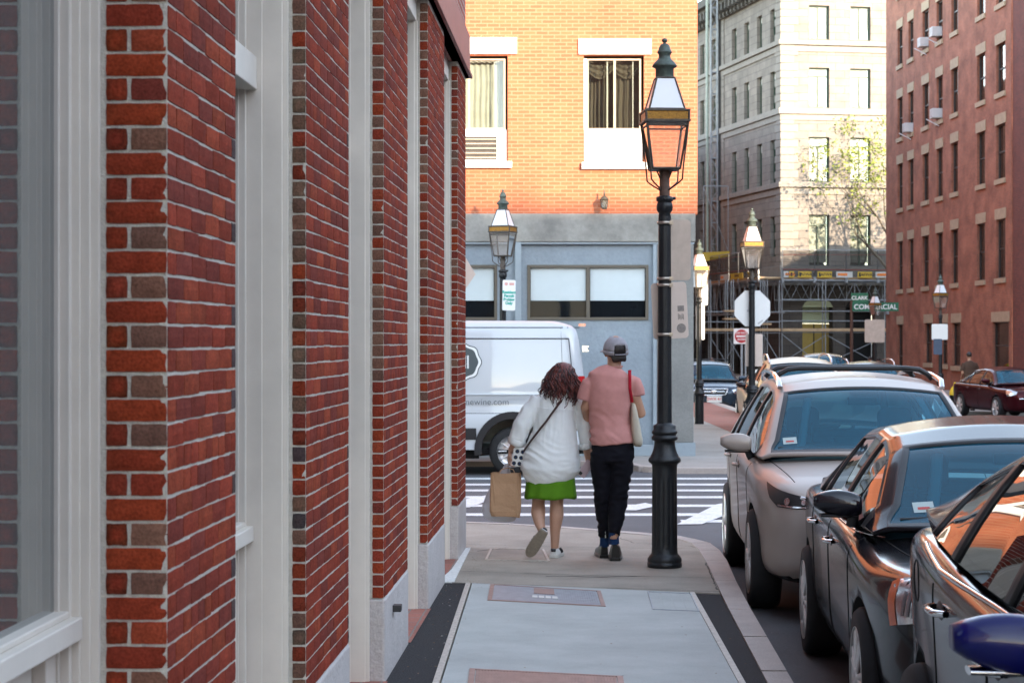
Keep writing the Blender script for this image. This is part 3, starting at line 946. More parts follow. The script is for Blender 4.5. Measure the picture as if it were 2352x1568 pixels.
def winunit(fr, w, root, style, dep=.3):
    u0, u1, z0, z1 = w
    t = .09
    f_ = MB()
    for q in ((u0, u0+t, z0, z1), (u1-t, u1, z0, z1), (u0+t, u1-t, z1-t, z1), (u0+t, u1-t, z0, z0+t)):
        fr.box(f_, q[0], q[1], -dep-.05, -dep+.05, q[2], q[3])
    mu = (u0+u1)/2
    ztop = z1-(z1-z0)*.2
    if style != 'plain': fr.box(f_, u0+t, u1-t, -dep-.04, -dep+.04, ztop-.04, ztop+.04)
    fr.box(f_, mu-.045, mu+.045, -dep-.04, -dep+.04, z0+t, (ztop-.04) if style != 'plain' else z1-t)
    o = f_.build('window', m_green, root)
    g_ = MB(); fr.box(g_, u0+t, u1-t, -dep-.02, -dep-.01, z0+t, z1-t); g_.build('pane', m_gglass if style != 'lit' and style != 'plain' else m_cgl, o)
    b_ = MB()
    if style == 'lit':
        fr.box(b_, u0+t, u1-t, -dep-.12, -dep-.1, z0+.25, z1-t)
    elif style == 'plain':
        fr.box(b_, mu+.05, u1-t, -dep-.12, -dep-.1, z0+.05, z1-t)
        n = 7
        for i in range(n):
            a = u0+t+(mu-u0-t)*i/n; fr.box(b_, a, a+(mu-u0-t)/n*.6, -dep-.14, -dep-.12, z0+.05, z1-t)
    else:
        fr.box(b_, u0+t, u1-t, -dep+.005, -dep+.015, z1-(z1-z0)*.2, z1-t)
    b_.build('blind', m_shade, o)
    r_ = MB(); fr.box(r_, u0-.02, u1+.02, -dep-.9, -dep-.85, z0-.1, z1+.1); r_.build('interior', m_room, o)
# lit face
cols = [(1858, 1905), (1953, 1997)]
rowsR = [(13, 91, 'plain'), (156, 248, 'lit'), (315, 418, 'lit'), (493, 611, 'lit')]
ops = []; wl = []
du = uon(GR, 1953)-uon(GR, 1858)
for ci in range(5):
    u0 = uon(GR, 1858)+du*ci; u1 = u0+uon(GR, 1905)-uon(GR, 1858)
    for (t_, b_, st) in rowsR:
        uc = uon(GR, 1880)
        w = (u0, u1, zon(GR, uc, b_), zon(GR, uc, t_)); ops.append(w); wl.append((GR, w, st))
    w = (u0, u1, zon(GR, uc, -55), zon(GR, uc, -130)); ops.append(w); wl.append((GR, w, 'plain'))
arch_ops = []
for ci in range(5):
    a0 = uon(GR, 1843)+(uon(GR, 1942)-uon(GR, 1843))*ci; a1 = a0+uon(GR, 1913)-uon(GR, 1843)
    arch_ops.append((a0, a1, -.7, zon(GR, a0, 705)))
z_sill0 = zon(GR, 1.0, 655)
UR = uon(GR, 1858)+du*5.2
mb = MB(); facade(mb, GR, 0, UR, z_sill0, 27, ops, .3)
m_arc = mb
# left face
colsL = [(1769, 1781), (1739.5, 1750), (1711, 1721), (1681, 1693)]
rowsL = [(22, 99, 'plain2'), (165, 254, 'dark'), (322, 426, 'dark'), (498, 590, 'dark')]
opsL = []
uc = uon(GL, 1775)
ulist = [(uon(GL, a), uon(GL, b)) for a, b in colsL]
stepL = (ulist[0][0]-ulist[3][0])/3
wL = ulist[0][1]-ulist[0][0]
for k in range(14):
    u0 = ulist[0][0]-stepL*k-(2.2 if k >= 4 else 0); u1 = u0+wL
    if u0 < 1: continue
    for (t_, b_, st) in rowsL:
        w = (u0, u1, zon(GL, uc, b_), zon(GL, uc, t_)); opsL.append(w); wl.append((GL, w, 'dark'))
facade(mb, GL, 0, gl_len, z_sill0, 27, opsL, .3)
# ground storey
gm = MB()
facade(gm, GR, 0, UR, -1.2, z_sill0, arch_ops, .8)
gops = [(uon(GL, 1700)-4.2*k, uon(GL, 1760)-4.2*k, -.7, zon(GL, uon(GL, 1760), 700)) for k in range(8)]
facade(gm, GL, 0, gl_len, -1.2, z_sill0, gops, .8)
gm.build('ground_storey', brickmat('shade_dark_granite', (.07, .06, .052), (.055, .048, .043), (.035, .03, .028), bw=1.25, bh=.5, mort=.018, bump=.8), gb)  # granite coloured darker here to carry the shade under the scaffold
mb.build('stone_wall', m_stone, gb)
for (fr, w, st) in wl: winunit(fr, w, gb, st)
# arched heads, doors and red bases of the ground storey
m_yel = mat('yellow_boarding', (.30, .21, .045), .7, var=.1, vs=2)
m_redp = mat('red_boarding', (.32, .015, .02), .6, var=.1, vs=2)
m_lime = mat('pale_green_board', (.36, .40, .25), .7, var=.06)
m_black = mat('black_opening', (.006, .006, .006), .9, var=0)
for i, (a0, a1, z0, z1) in enumerate(arch_ops):
    uc_ = (a0+a1)/2; r_ = (a1-a0)/2; rise = zon(GR, a0, 686)-z1
    s_ = MB()
    n = 12
    vs = []
    for k in range(n+1):
        u = a0+(a1-a0)*k/n; zz = z1+rise*math.sqrt(max(0, 1-((u-uc_)/r_)**2))
        vs.append((u, zz))
    f = MB(); yz = zon(GR, a0, 743); rz_ = zon(GR, a0, 844)
    if i == 0:
        GR.box(f, a0, a1, -.86, -.8, rz_, yz); o = f.build('boarding', m_yel, gb)
        f = MB(); GR.box(f, a0, a1, -.86, -.8, yz+.01, z1+.02)
        f.build('boarding', m_lime, gb)
        f = MB(); GR.box(f, a0+1.0, a0+1.06, -.8, -.76, -.7, yz); f.build('door_edge', m_black, gb)
    else:
        GR.box(f, a0, a1, -.9, -.85, rz_, z1+.02); f.build('opening', m_black, gb)
    f = MB(); GR.box(f, a0, a1, -.84, -.75, -1.2, rz_-.01); f.build('boarding', m_redp, gb)
    # arch: the head is a proud panel carrying the curve
    h = MB()
    for k in range(n):
        (ua, za), (ub, zb) = vs[k], vs[k+1]
        h.add([GR.p(ua, .012, z1-.0), GR.p(ub, .012, z1-.0), GR.p(ub, .012, zb), GR.p(ua, .012, za)], [(0, 1, 2, 3)])
    h.build('arch_head', m_lime if i == 0 else m_black, gb, recalc=False)
for (a0, a1, z0, z1) in gops:
    f = MB(); GL.box(f, a0, a1, -.9, -.8, -.9, z1+.02); f.build('opening', m_black, gb)
mb = MB()
for (ya, yb) in ((92.5, 103), (105, 118), (248.5, 262), (263, 276), (418.5, 430), (433, 446), (611, 655)):
    uc2 = uon(GR, 1810)
    za, zb = zon(GR, uc2, yb), zon(GR, uc2, ya)
    out = .22 if (yb-ya) < 14 and ya in (92.5, 248.5, 418.5) else .09
    GR.box(mb, -.0, UR, .001, out, za, zb)
    GL.box(mb, 0, gl_len+out, .001, out, za, zb)
# quoins at the corner
zq = z_sill0; k = 0
while zq < 26:
    Lq = .85 if k % 2 else 1.15
    GR.box(mb, -.06, Lq, .0, .06, zq+.012, zq+.488); GL.box(mb, gl_len-Lq, gl_len+.055, .0, .06, zq+.014, zq+.486)
    ud = uon(GL, 1659)
    GL.box(mb, ud-.7, ud+.5, 0, .07, zq+.012, zq+.488)
    zq += .5; k += 1
mb.build('stone_trim', m_stone_s, gb, bevel=.02)
# bracketed cornice of the shaded face
mb = MB()
zc = zon(GL, uon(GL, 1770), -12)
GL.box(mb, 0, gl_len, 0, .25, zc, zc+.3); GL.box(mb, 0, gl_len+.9, 0, 1.1, zc+1.1, zc+1.6); GL.box(mb, 0, gl_len, 0, .7, zc+.85, zc+1.1)
u = 1.0
while u < gl_len:
    GL.box(mb, u, u+.28, 0, .85, zc+.3, zc+.85); GL.box(mb, u, u+.28, 0, .45, zc+.02, zc+.3)
    u += .85
GR.box(mb, 0, UR, 0, .25, zc+6, zc+6.4)
mb.build('cornice', mat('dark_stone', (.10, .095, .085), .9, var=.3, vs=2), gb)
mb = MB(); ud = uon(GL, 1657)
GL.box(mb, ud-.09, ud+.09, .08, .26, 1, 26)
mb.build('drainpipe', mat('dark_pipe', (.03, .032, .035), .5), gb)
mb = MB()
GR.box(mb, 0, UR, -40, -.31, 27, 27.4)
mb.build('roof', m_band, gb)

# ------------------------------------------------------------ scaffolds
m_galv = mat('galvanised_steel', (.24, .26, .28), .5, metal=.5, var=.12, vs=4)
m_plank = mat('scaffold_plank', (.42, .29, .17), .8, var=.2, vs=3)
m_net = bpy.data.materials.new('debris_net'); m_net.use_nodes = True
nn = m_net.node_tree.nodes; ll = m_net.node_tree.links
bs = nn['Principled BSDF']; bs.inputs['Base Color'].default_value = (.03, .025, .022, 1); bs.inputs['Roughness'].default_value = .9
tr = nn.new('ShaderNodeBsdfTransparent'); mxs = nn.new('ShaderNodeMixShader'); mxs.inputs[0].default_value = .62
ll.new(tr.outputs[0], mxs.inputs[1]); ll.new(bs.outputs[0], mxs.inputs[2]); ll.new(mxs.outputs[0], nn['Material Output'].inputs[0])
m_yban = mat('yellow_banner', (.46, .30, .02), .6, var=.04)
m_wban = mat('white_banner', (.42, .42, .40), .6, var=.04)
m_ink = mat('black_ink', (.012, .012, .012), .6, var=0)
m_orange = mat('orange_tape', (.16, .03, .02), .7)
def banner_text(mb, fr, u, w, z, txt, size, m=0):
    # lettering that reads left to right from the street
    M = Matrix(((fr.u.x, 0, fr.n.x, fr.p(u, w, z).x), (fr.u.y, 0, fr.n.y, fr.p(u, w, z).y), (0, 1, 0, z), (0, 0, 0, 1)))
    text_mesh(mb, txt, size, M, m, .004, .004)
def platform(fr, ua, ub, label, zt, banners, ptop, truss, wout=2.2):
    t = thing('access_platform', label, 'scaffold', tuple(fr.p((ua+ub)/2, 0, -.7)))
    mb = MB()
    fr.box(mb, ua, ub, .35, wout, zt-.12, zt); 
    d = mb.build('deck', m_plank, t)
    mb = MB()
    n = max(2, int(round((ub-ua)/2.0)))
    for i in range(n+1):
        u = ua+(ub-ua)*i/n
        mb.tube([fr.p(u, wout+.02, zt-.35), fr.p(u, wout+.02, ptop)], .035, 6)
        fr.box(mb, u-.09, u+.09, wout+.0, wout+.08, zt-.35, zt+.42)
    for zz in (ptop-.02, zt+.75):
        mb.tube([fr.p(ua, wout+.02, zz), fr.p(ub, wout+.02, zz)], .03, 6)
    mb.tube([fr.p(ua, wout, zt-.2), fr.p(ub, wout, zt-.2)], .07, 6)
    mb.build('guardrail', m_galv, t)
    mb = MB()
    nn_ = 40
    vs = []
    for i in range(nn_+1):
        u = ua+(ub-ua)*i/nn_
        sag = .05*abs(math.sin(i*PI/8))
        for (z_, w_) in ((zt+.02, wout+.1), (zt+.6, wout+.12+.03*math.sin(i)), (ptop-.06-sag, wout+.06)):
            vs.append(fr.p(u, w_, z_))
    mb.add(vs, [(3*i+j, 3*i+3+j, 3*i+4+j, 3*i+1+j) for i in range(nn_) for j in range(2)], 0, True)
    mb.build('debris_net', m_net, t)
    mb = MB(); mb.tube([fr.p(ua, wout+.16, zt+.48), fr.p(ub, wout+.16, zt+.48)], .03, 5); mb.tube([fr.p(ua, wout+.16, ptop-.35), fr.p(ub, wout+.16, ptop-.3)], .015, 5)
    mb.build('warning_tape', m_orange, t)
    for (b0, b1, kind) in banners:
        mb = MB(); fr.box(mb, b0, b1, wout+.16, wout+.18, zt-.02, zt+.36)
        b = mb.build('banner', m_yban if kind == 'y' else m_wban, t)
        ink = MB()
        if kind == 'y':
            banner_text(ink, fr, (b0+b1)/2+.12, wout+.185, zt+.17, 'SAFWAY', .27)
            fr.box(ink, b0+.08, b0+.2, wout+.181, wout+.19, zt+.04, zt+.3)
            ink.build('lettering', m_ink, b)
        elif kind == 'w':
            fr.box(ink, b0+.1, b0+.75, wout+.181, wout+.188, zt+.1, zt+.26)
            ink.build('lettering', mat('banner_orange', (.6, .16, .02), .6), b)
    # lattice truss below the deck
    mb = MB()
    zb_ = zt-truss
    for w_ in (wout-.15, .5):
        mb.tube([fr.p(ua, w_, zt-.25), fr.p(ub, w_, zt-.25)], .045, 6)
        mb.tube([fr.p(ua, w_, zb_), fr.p(ub, w_, zb_)], .045, 6)
        k = max(3, int((ub-ua)/1.1))
        for i in range(k):
            u, v = ua+(ub-ua)*i/k, ua+(ub-ua)*(i+1)/k
            mb.tube([fr.p(u, w_, zt-.25), fr.p((u+v)/2, w_, zb_), fr.p(v, w_, zt-.25)], .025, 5)
            if i % 2 == 0: mb.tube([fr.p(u, w_, zt-.25), fr.p(u, w_, zb_)], .03, 5)
    mb.build('truss', m_galv, t)
    return t
zt_ = zon(GR, uon(GR, 1900), 640)+.02
GRo = lambda px: uon(Frame(tuple(GR.p(0, 2.2, 0))[:2], R(80.6)), px)
ua, ub = GRo(1797), GRo(2038)+1.5
bb = [(GRo(1828)+.1, GRo(1862), 'y'), (GRo(1876), GRo(1909), 'y'), (GRo(1917)+.05, GRo(1956), 'w'), (GRo(1968), GRo(2001), 'y'), (GRo(2009), GRo(2040), 'w'), (GRo(1798), GRo(1809), 'w'), (GRo(1811), GRo(1822), 'y')]
platform(GR, ua, ub, 'netted scaffold platform with yellow and white banners on the sunlit stone face', zt_, bb, zon(GR, uon(GR, 1900), 577), 1.45)
fo = Frame(tuple(GL.p(0, 2.2, 0))[:2], 0); fo.u = GL.u; fo.n = GL.n
GLo = lambda px: uon(fo, px)
zl = zon(GL, GLo(1700), 640)
platform(GL, GLo(1600)-3, GLo(1743), 'dark netted scaffold platform with lattice bracket on the shaded stone face', zl, [(GLo(1660), GLo(1680), 'w'), (GLo(1682), GLo(1712), 'y'), (GLo(1722), GLo(1738), 'y')], zon(GL, GLo(1690), 581), 2.3)
# mast climber beside the shaded face
t = thing('mast_tower', 'tall grey lattice mast standing against the shaded stone face', 'mast', tuple(GL.p(uon(GL, 1636), 1.6, -.7)))
mb = MB()
fm = Frame(tuple(GL.p(0, 1.6, 0))[:2], 0); fm.u = GL.u; fm.n = GL.n
c = W(1640, 700, yon(fm, uon(fm, 1640))); cx_, cy_ = c.x, c.y
hw = .22
for (a, b) in ((-1, -1), (1, -1), (1, 1), (-1, 1)):
    mb.tube([(cx_+a*hw, cy_+b*hw, -.7), (cx_+a*hw, cy_+b*hw, 27)], .045, 6)
z_ = 4.0
while z_ < 26:
    for b in (-1, 1):
        mb.tube([(cx_-hw, cy_+b*hw, z_), (cx_+hw, cy_+b*hw, z_)], .03, 5)
        mb.tube([(cx_-hw, cy_+b*hw, z_), (cx_+hw, cy_+b*hw, z_+.75), (cx_-hw, cy_+b*hw, z_+1.5)], .022, 5)
    mb.tube([(cx_-hw, cy_-hw, z_), (cx_-hw, cy_+hw, z_+.75), (cx_-hw, cy_-hw, z_+1.5)], .022, 5)
    z_ += 1.5
mb.build('lattice', m_galv, t)
mb = MB(); mb.tube([(cx_-.50, cy_-.2, 4.5), (cx_-.50, cy_-.2, 27)], .10, 8)
mb.build('rail_pole', mat('pale_green_steel', (.25, .30, .26), .5, var=.1), t)
mb = MB()
mb.box(cx_-.9, cx_+.8, cy_-.7, cy_+.3, zl+.3, zl+1.3); 
t2 = thing('yellow_hopper', 'yellow box of the mast climber at platform level', 'hoist', (cx_-.3, cy_, zl+1.2))
mb = MB(); mb.prism([(cx_-1.1, zl+2.0), (cx_+.95, zl+2.1), (cx_+.95, zl+1.75), (cx_-.9, zl+1.35)], cy_-1.3, cy_-.4, axis='y')
mb.build('hopper_body', m_yban, t2); 
mb = MB()
for (a, b) in ((-.95, -1.2), (.95, -1.2)):
    mb.tube([(cx_+a*.9, cy_+b, zl+2.0), (cx_+a*.9, cy_+b, zl+6.6)], .04, 5)
mb.tube([(cx_-.85, cy_-1.2, zl+6.6), (cx_+.85, cy_-1.2, zl+6.6)], .04, 5)
mb.tube([(cx_-.85, cy_-1.2, zl+6.5), (cx_+.85, cy_-1.2, zl+2.1)], .03, 5)
mb.build('cage', m_galv, t2)
# street scaffold in front of the ground storey
def frame_scaffold(px0, px1, Y, label, posts, rails, planks, braces, seed=1):
    t = thing('tube_scaffold', label, 'scaffold', tuple(W((px0+px1)/2, 868, Y)))
    mb = MB()
    gz = -.75
    for p in posts:
        for dy in (0, 1.2):
            a = W(p, 640, Y); mb.tube([(a.x, Y+dy, gz), (a.x, Y+dy, H-(642-CY)*Y/F)], .032, 6)
    for (y, x0, x1) in rails:
        a, b = W(x0, y, Y), W(x1, y, Y); mb.tube([a, b], .03, 6)
        mb.tube([a+Vector((0, 1.2, 0)), b+Vector((0, 1.2, 0))], .03, 6)
    for (x0, y0, x1, y1) in braces:
        mb.tube([W(x0, y0, Y-.04), W(x1, y1, Y-.04)], .026, 6)
    mb.build('tubes', m_galv, t)
    mb = MB()
    for (y0, y1, x0, x1) in planks:
        a, b = W(x0, y1, Y), W(x1, y0, Y)
        mb.box(a.x, b.x, Y-.1, Y+1.3, a.z, b.z)
    mb.build('planks', m_plank, t)
frame_scaffold(1795, 2040, 125.5, 'steel tube scaffold with planks and cross braces before the arched openings', [1796, 1896, 2040], [(714.5, 1796, 2040), (737, 1796, 2040), (763, 1796, 2040)], [(754, 760.5, 1796, 2040)], [(1797, 768, 1877, 832), (1797, 832, 1896, 770), (1900, 770, 2010, 832), (1905, 832, 2038, 770)])
frame_scaffold(1605, 1790, 122.5, 'steel tube scaffold with loose boards left of the stop sign', [1632, 1671, 1762, 1610, 1684, 1752], [(716, 1605, 1792), (739, 1605, 1792), (764, 1605, 1792)], [(754, 760, 1605, 1792), (712, 716, 1664, 1700), (730, 734, 1664, 1700), (742, 746, 1745, 1772)], [(1632, 775, 1668, 832), (1672, 775, 1706, 832), (1752, 766, 1790, 830), (1700, 775, 1670, 820)])
mb = MB()

# ------------------------------------------------------------ red brick building on the right
RO = 21.6; RA = .0317
rY0 = RO*F/(2035-1031)
RB = Frame((RO-RA*rY0, rY0), PI-.0317)
RB.u = Vector((RA, -1, 0)).normalized(); RB.n = Vector((-RB.u.y*-1, 0, 0)); RB.n = Vector((RB.u.y, -RB.u.x, 0))
if RB.n.x > 0: RB.n = -RB.n
RB.M = Matrix(((RB.u.x, RB.n.x, 0, RB.o.x), (RB.u.y, RB.n.y, 0, RB.o.y), (0, 0, 1, 0), (0, 0, 0, 1)))
uR = lambda px: uon(RB, px)
rb = thing('brick_warehouse', 'tall dark red brick building with many narrow sash windows on the right', 'building', tuple(RB.p(0, 0, -.5)))
m_rbrick = brickmat('warehouse_brick', (.31, .115, .07), (.23, .085, .055), (.27, .16, .12), bw=.2, bh=.068, mort=.009, bump=.3, stain=.30, var=.22)
m_sand = mat('sandstone', (.36, .29, .20), .85, var=.15, vs=5)
ends = uR(2323)
colR = [(2061.6, 2073), (2086.5, 2098), (2118.8, 2133), (2151, 2165), (2185, 2200), (2244, 2262.5), (2288, 2309)]
rowR = [(64.8, 150), (225, 317), (376.6, 479), (554.6, 665)]
u1c = uR(2067)
zr = [(zon(RB, u1c, b), zon(RB, u1c, t)) for t, b in rowR]
zr.insert(0, (zr[0][0]+3.35, zr[0][1]+3.35)); zr.insert(0, (zr[0][0]+3.3, zr[0][1]+3.3))
ops = []
rw = []
for (a, b) in colR:
    for (z0, z1) in zr:
        ops.append((uR(a), uR(b), z0, z1)); rw.append(ops[-1])
# ground floor openings
gdoor = (uR(2061.6), uR(2073.5), -.5, zon(RB, u1c, 745))
gw = [(uR(2124), uR(2141), zon(RB, uR(2130), 833), zon(RB, uR(2130), 742)), (uR(2162), uR(2176), zon(RB, uR(2165), 836), zon(RB, uR(2165), 742)), (uR(2187), uR(2206), zon(RB, uR(2195), 840), zon(RB, uR(2195), 741)), (uR(2280), uR(2317), zon(RB, uR(2298), 848), zon(RB, uR(2298), 739))]
mb = MB(); facade(mb, RB, 0, ends, -1.2, 25, ops+[gdoor]+gw, .16)
q = [RB.p(0, 0, 0), RB.p(0, -14, 0)]
mb.add([q[1]+Vector((0, 0, -1)), q[0]+Vector((0, 0, -1)), q[0]+Vector((0, 0, 25)), q[1]+Vector((0, 0, 25))], [(0, 1, 2, 3)], uv=[(0, 0), (14, 0), (14, 26), (0, 26)])
q = [RB.p(ends, 0, 0), RB.p(ends, -14, 0)]
mb.add([q[0]+Vector((0, 0, -1)), q[1]+Vector((0, 0, -1)), q[1]+Vector((0, 0, 25)), q[0]+Vector((0, 0, 25))], [(0, 1, 2, 3)], uv=[(0, 0), (14, 0), (14, 26), (0, 26)])
mb.build('brick_wall', m_rbrick, rb)
m_sash = mat('dark_sash', (.035, .03, .028), .5)
m_rgl = glassmat('warehouse_glass', (.012, .012, .012), .2, .03)
for i, w in enumerate(rw+gw+[gdoor]):
    u0, u1, z0, z1 = w
    f_ = MB(); t_ = .05
    zz = max(z0, -.5)
    for q in ((u0, u0+t_, zz, z1), (u1-t_, u1, zz, z1), (u0+t_, u1-t_, z1-t_, z1), (u0+t_, u1-t_, zz, zz+t_), (u0+t_, u1-t_, (zz+z1)/2-.03, (zz+z1)/2+.03)):
        RB.box(f_, q[0], q[1], -.16, -.10, q[2], q[3])
    o = f_.build('window' if w is not gdoor else 'door', m_sash, rb)
    g_ = MB(); RB.box(g_, u0+t_, u1-t_, -.145, -.14, zz+t_, z1-t_); g_.build('pane', m_rgl, o)
    s_ = MB(); RB.box(s_, u0-.12, u1+.12, -.02, .03, z1+.003, z1+(.42 if z1 > 3 else .40)); s_.build('lintel', m_sand, o)
    if z0 > -.4:
        s_ = MB(); RB.box(s_, u0-.08, u1+.08, -.1, .07, z0-.2, z0-.003); s_.build('sill', m_sand, o)
mb = MB(); RB.box(mb, -.2, ends, -14, .3, 25, 25.6); mb.build('roof', m_sand, rb)
# downpipe, stone corner post at the far end
mb = MB(); a = W(2046, 700, rY0-.5); mb.box(a.x-.1, a.x+.12, rY0-.6, rY0-.3, -.6, H-(722-CY)*rY0/F); mb.box(a.x-.25, a.x+.2, rY0-.7, rY0-.25, H-(722-CY)*rY0/F, H-(712-CY)*rY0/F)
mb.build('gutter_post', m_galv, rb)
# window air conditioners
acs = [(2, 0, .0), (3, 0, .0), (1, 1, .0), (3, 1, .0)]
acpx = [(2115, 2131, 142, 190, 'lower of the two highest window units'), (2148, 2169, 98, 146, 'highest window unit on the red building'), (2084, 2098, 484/1, 530, ''), (2146, 2168, 424, 475, '')]
aclist = [((2685+0), 0)]
spec = [(3690, 3718, 138, 190, 'white air conditioner in the leftmost of the two top-row units on the red building'),
        (3735, 3772, 98, 148, 'white air conditioner highest up, next column right of another unit'),
        (3628, 3658, 483, 530, 'white air conditioner lowest on the red building, its drip bar showing'),
        (3737, 3773, 422, 474, 'white air conditioner in the second row below the topmost unit')]
m_acw = mat('appliance_white', (.50, .50, .52), .5, var=.03)
for (sx0, sx1, sy0, sy1, lab) in spec:
    a0, a1 = sx0*.57422, sx1*.57422
    u0, u1 = uR(a0)-.0, uR(a1)
    uc = (u0+u1)/2
    z1_, z0_ = zon(RB, uc, sy0*.57422), zon(RB, uc, sy1*.57422)
    t = thing('window_air_conditioner', lab, 'air conditioner', tuple(RB.p(uc, 0, z0_)), 'air conditioners in the red building windows')
    wd = .52
    mb = MB(); RB.box(mb, uc-wd/2, uc+wd/2, -.12, .34, z0_, z0_+.42); mb.build('housing', m_acw, t, bevel=.02)
    mb = MB()
    for k in range(6): RB.box(mb, uc-wd/2+.06, uc+wd/2-.06, .341, .35, z0_+.05+k*.058, z0_+.08+k*.058)
    mb.build('grille', mat('vent_grey', (.35, .35, .36), .6), t)
    mb = MB(); mb.tube([RB.p(uc+.1, .0, z0_-.35), RB.p(uc-.2, .5, z0_-.02)], .025, 6); mb.build('bracket', m_acw, t)
# the next building nearer on the right
nb = thing('brick_building', 'darker brick wall at the right edge, nearer than the sash-windowed building', 'building', tuple(RB.p(ends, 0, -.5)))
mb = MB(); 
nops = [(ends+3+i*3.2, ends+4.2+i*3.2, 1.2+j*3.4, 3.2+j*3.4) for i in range(26) for j in range(2)]
facade(mb, RB, ends+.005, ends+90, -1.2, 9.5, nops, .2, w=-.04)
facade(mb, RB, ends+.005, ends+6, 9.5, 24, [], .2, w=-.04)
m_dbrick = brickmat('dark_brick', (.17, .05, .038), (.11, .04, .033), (.13, .09, .08), bw=.2, bh=.068, mort=.007)
mb.build('brick_wall', m_dbrick, nb)
for w in nops:
    mb = MB(); RB.box(mb, w[0], w[1], -.23, -.2, w[2], w[3]); mb.build('window_pane', m_rgl, nb)
mb = MB(); RB.box(mb, ends+.01, ends+90, -12, -.05, 9.5, 9.8); mb.build('roof', m_sand, nb)

# ------------------------------------------------------------ blocks behind the camera, out of frame
bk = thing('shadow_block', 'tall brick block added unseen behind the camera to cast shade over the street', 'building', (24, -26, 0))  # unseen block, added and sized to throw the street's shadow
mb = MB(); BK = Frame((-2, -15), PI/2)
bops = [(u, u+1.2, z, z+2.0) for u in (3, 7, 11, 15, 19, 23, 27, 31, 35, 39, 43, 47) for z in (1.2, 5, 8.6, 12.2, 15.8)]
BKf = Frame((60, -15), -PI/2); 
facade(mb, BKf, 0, 57, -.2, SHADOW_H, bops, .2)
mb.build('brick_wall', m_rbrick, bk)
mb = MB(); mb.box(3, 60, -27, -14.8, SHADOW_H, SHADOW_H+.3); mb.box(3.3, 59.8, -26, -15.25, 0, SHADOW_H-.01); mb.build('roof', m_sand, bk)
lk = thing('row_building', 'brick row continuing behind the camera on the left', 'building', (-1.2, -10, 0))
mb = MB(); facade(mb, LF, -40, -3.01, -.2, 11, [(-38+i*3, -36.4+i*3, .9, 3.6) for i in range(11)], .25)
mb.build('brick_wall', m_bwall, lk)
for i in range(11):
    mb = MB(); LF.box(mb, -38+i*3, -36.4+i*3, -.3, -.26, .9, 3.6); mb.build('window_pane', m_rgl, lk)
mb = MB(); LF.box(mb, -40, -3.02, -9, .1, 11, 11.3); mb.build('roof', m_sand, lk)

wf = thing('storey_shade_block', 'plain brick block added out of view behind the red building to shade the granite ground storey', 'building', (48, 105, -.6))  # added out of view to keep sun off the granite ground storey
mb = MB(); WF = Frame((32, 100), PI/2)
facade(mb, WF, 0, 34, -1.2, 13.5, [(u, u+1.2, z, z+2.0) for u in (3, 7, 11, 15, 19, 23, 27) for z in (1.2, 5, 8.6)], .2)
mb.build('brick_wall', m_rbrick, wf)
mb = MB(); mb.box(32.3, 66, 100.3, 112, -1, 13.5); mb.build('rear_wall', m_sand, wf)

hr_ = thing('sky_blocking_row', 'brick row added on the left of the far street to block sky light, hidden by the corner building', 'building', (2, 100, -.6))  # added, unseen: blocks sky light from the granite building's left face
HRo = Frame((3.6, 58), math.atan((10.4-3.6)/102.0))
mb = MB(); facade(mb, HRo, 0, 104, -1.2, 17, [(u, u+1.2, z, z+2.1) for u in range(3, 100, 4) for z in (1.2, 4.8, 8.4, 12.0)], .2)
mb.build('brick_wall', m_rbrick, hr_)
mb = MB(); HRo.box(mb, 0.1, 104, -10, -.25, -1, 17); mb.build('rear_wall', m_sand, hr_)

# ------------------------------------------------------------ tree
m_bark = mat('bark', (.10, .08, .055), .9, var=.25, vs=10, bump=.5, bs=20)
m_leaf = mat('spring_leaf', (.21, .25, .035), .6, var=.35, vs=1.5)
m_leaf2 = mat('spring_leaf_dark', (.11, .16, .025), .6, var=.3, vs=1.5)
def tree(label, base, hgt, lean, seed, leafn=2600, cr=3.0, group='street trees by the stone building'):
    rnd = random.Random(seed)
    t = thing('street_tree', label, 'tree', tuple(base), group)
    tr = MB(); lf = MB()
    tips = []
    def branch(p, d, L_, r, lev):
        pts = [p]; rad = [r]
        n = 4
        q = p.copy(); dd = d.copy()
        for i in range(n):
            dd = (dd+Vector((rnd.uniform(-.18, .18), rnd.uniform(-.18, .18), rnd.uniform(-.04, .14)))).normalized()
            q = q+dd*L_/n
            pts.append(q.copy()); rad.append(r*(1-.45*(i+1)/n))
        tr.tube(pts, rad, 7 if lev < 2 else 4, caps=False)
        if lev >= 4:
            tips.append(q); return
        if lev >= 2: tips.append(q.lerp(p, .4))
        for i in range(3 if lev < 3 else 4):
            a = rnd.uniform(0, 2*PI); s = rnd.uniform(.55, 1.15)
            nd = (dd+Vector((math.cos(a)*s, math.sin(a)*s, rnd.uniform(-.1, .45)))).normalized()
            k = rnd.choice([2, 3, 4]); s = s*1.0
            branch(pts[k], nd, L_*rnd.uniform(.6, .8), rad[k]*.65, lev+1)
    branch(Vector(base), Vector(lean).normalized(), hgt*.42, hgt*.014, 0)
    tr.build('trunk', m_bark, t)
    for i in range(leafn):
        p = rnd.choice(tips)+Vector((rnd.gauss(0, .34), rnd.gauss(0, .34), rnd.gauss(0, .28)))
        s = rnd.uniform(.03, .085)
        a = Vector((rnd.uniform(-1, 1), rnd.uniform(-1, 1), rnd.uniform(-.6, .6))).normalized()*s
        b = Vector((rnd.uniform(-1, 1), rnd.uniform(-1, 1), rnd.uniform(-1, 1))).normalized()*s
        lf.add([p-a-b, p+a-b, p+a+b, p-a+b], [(0, 1, 2, 3)], rnd.choice([0, 0, 1]))
    lf.build('crown', [m_leaf, m_leaf2], t, recalc=False)
    return t
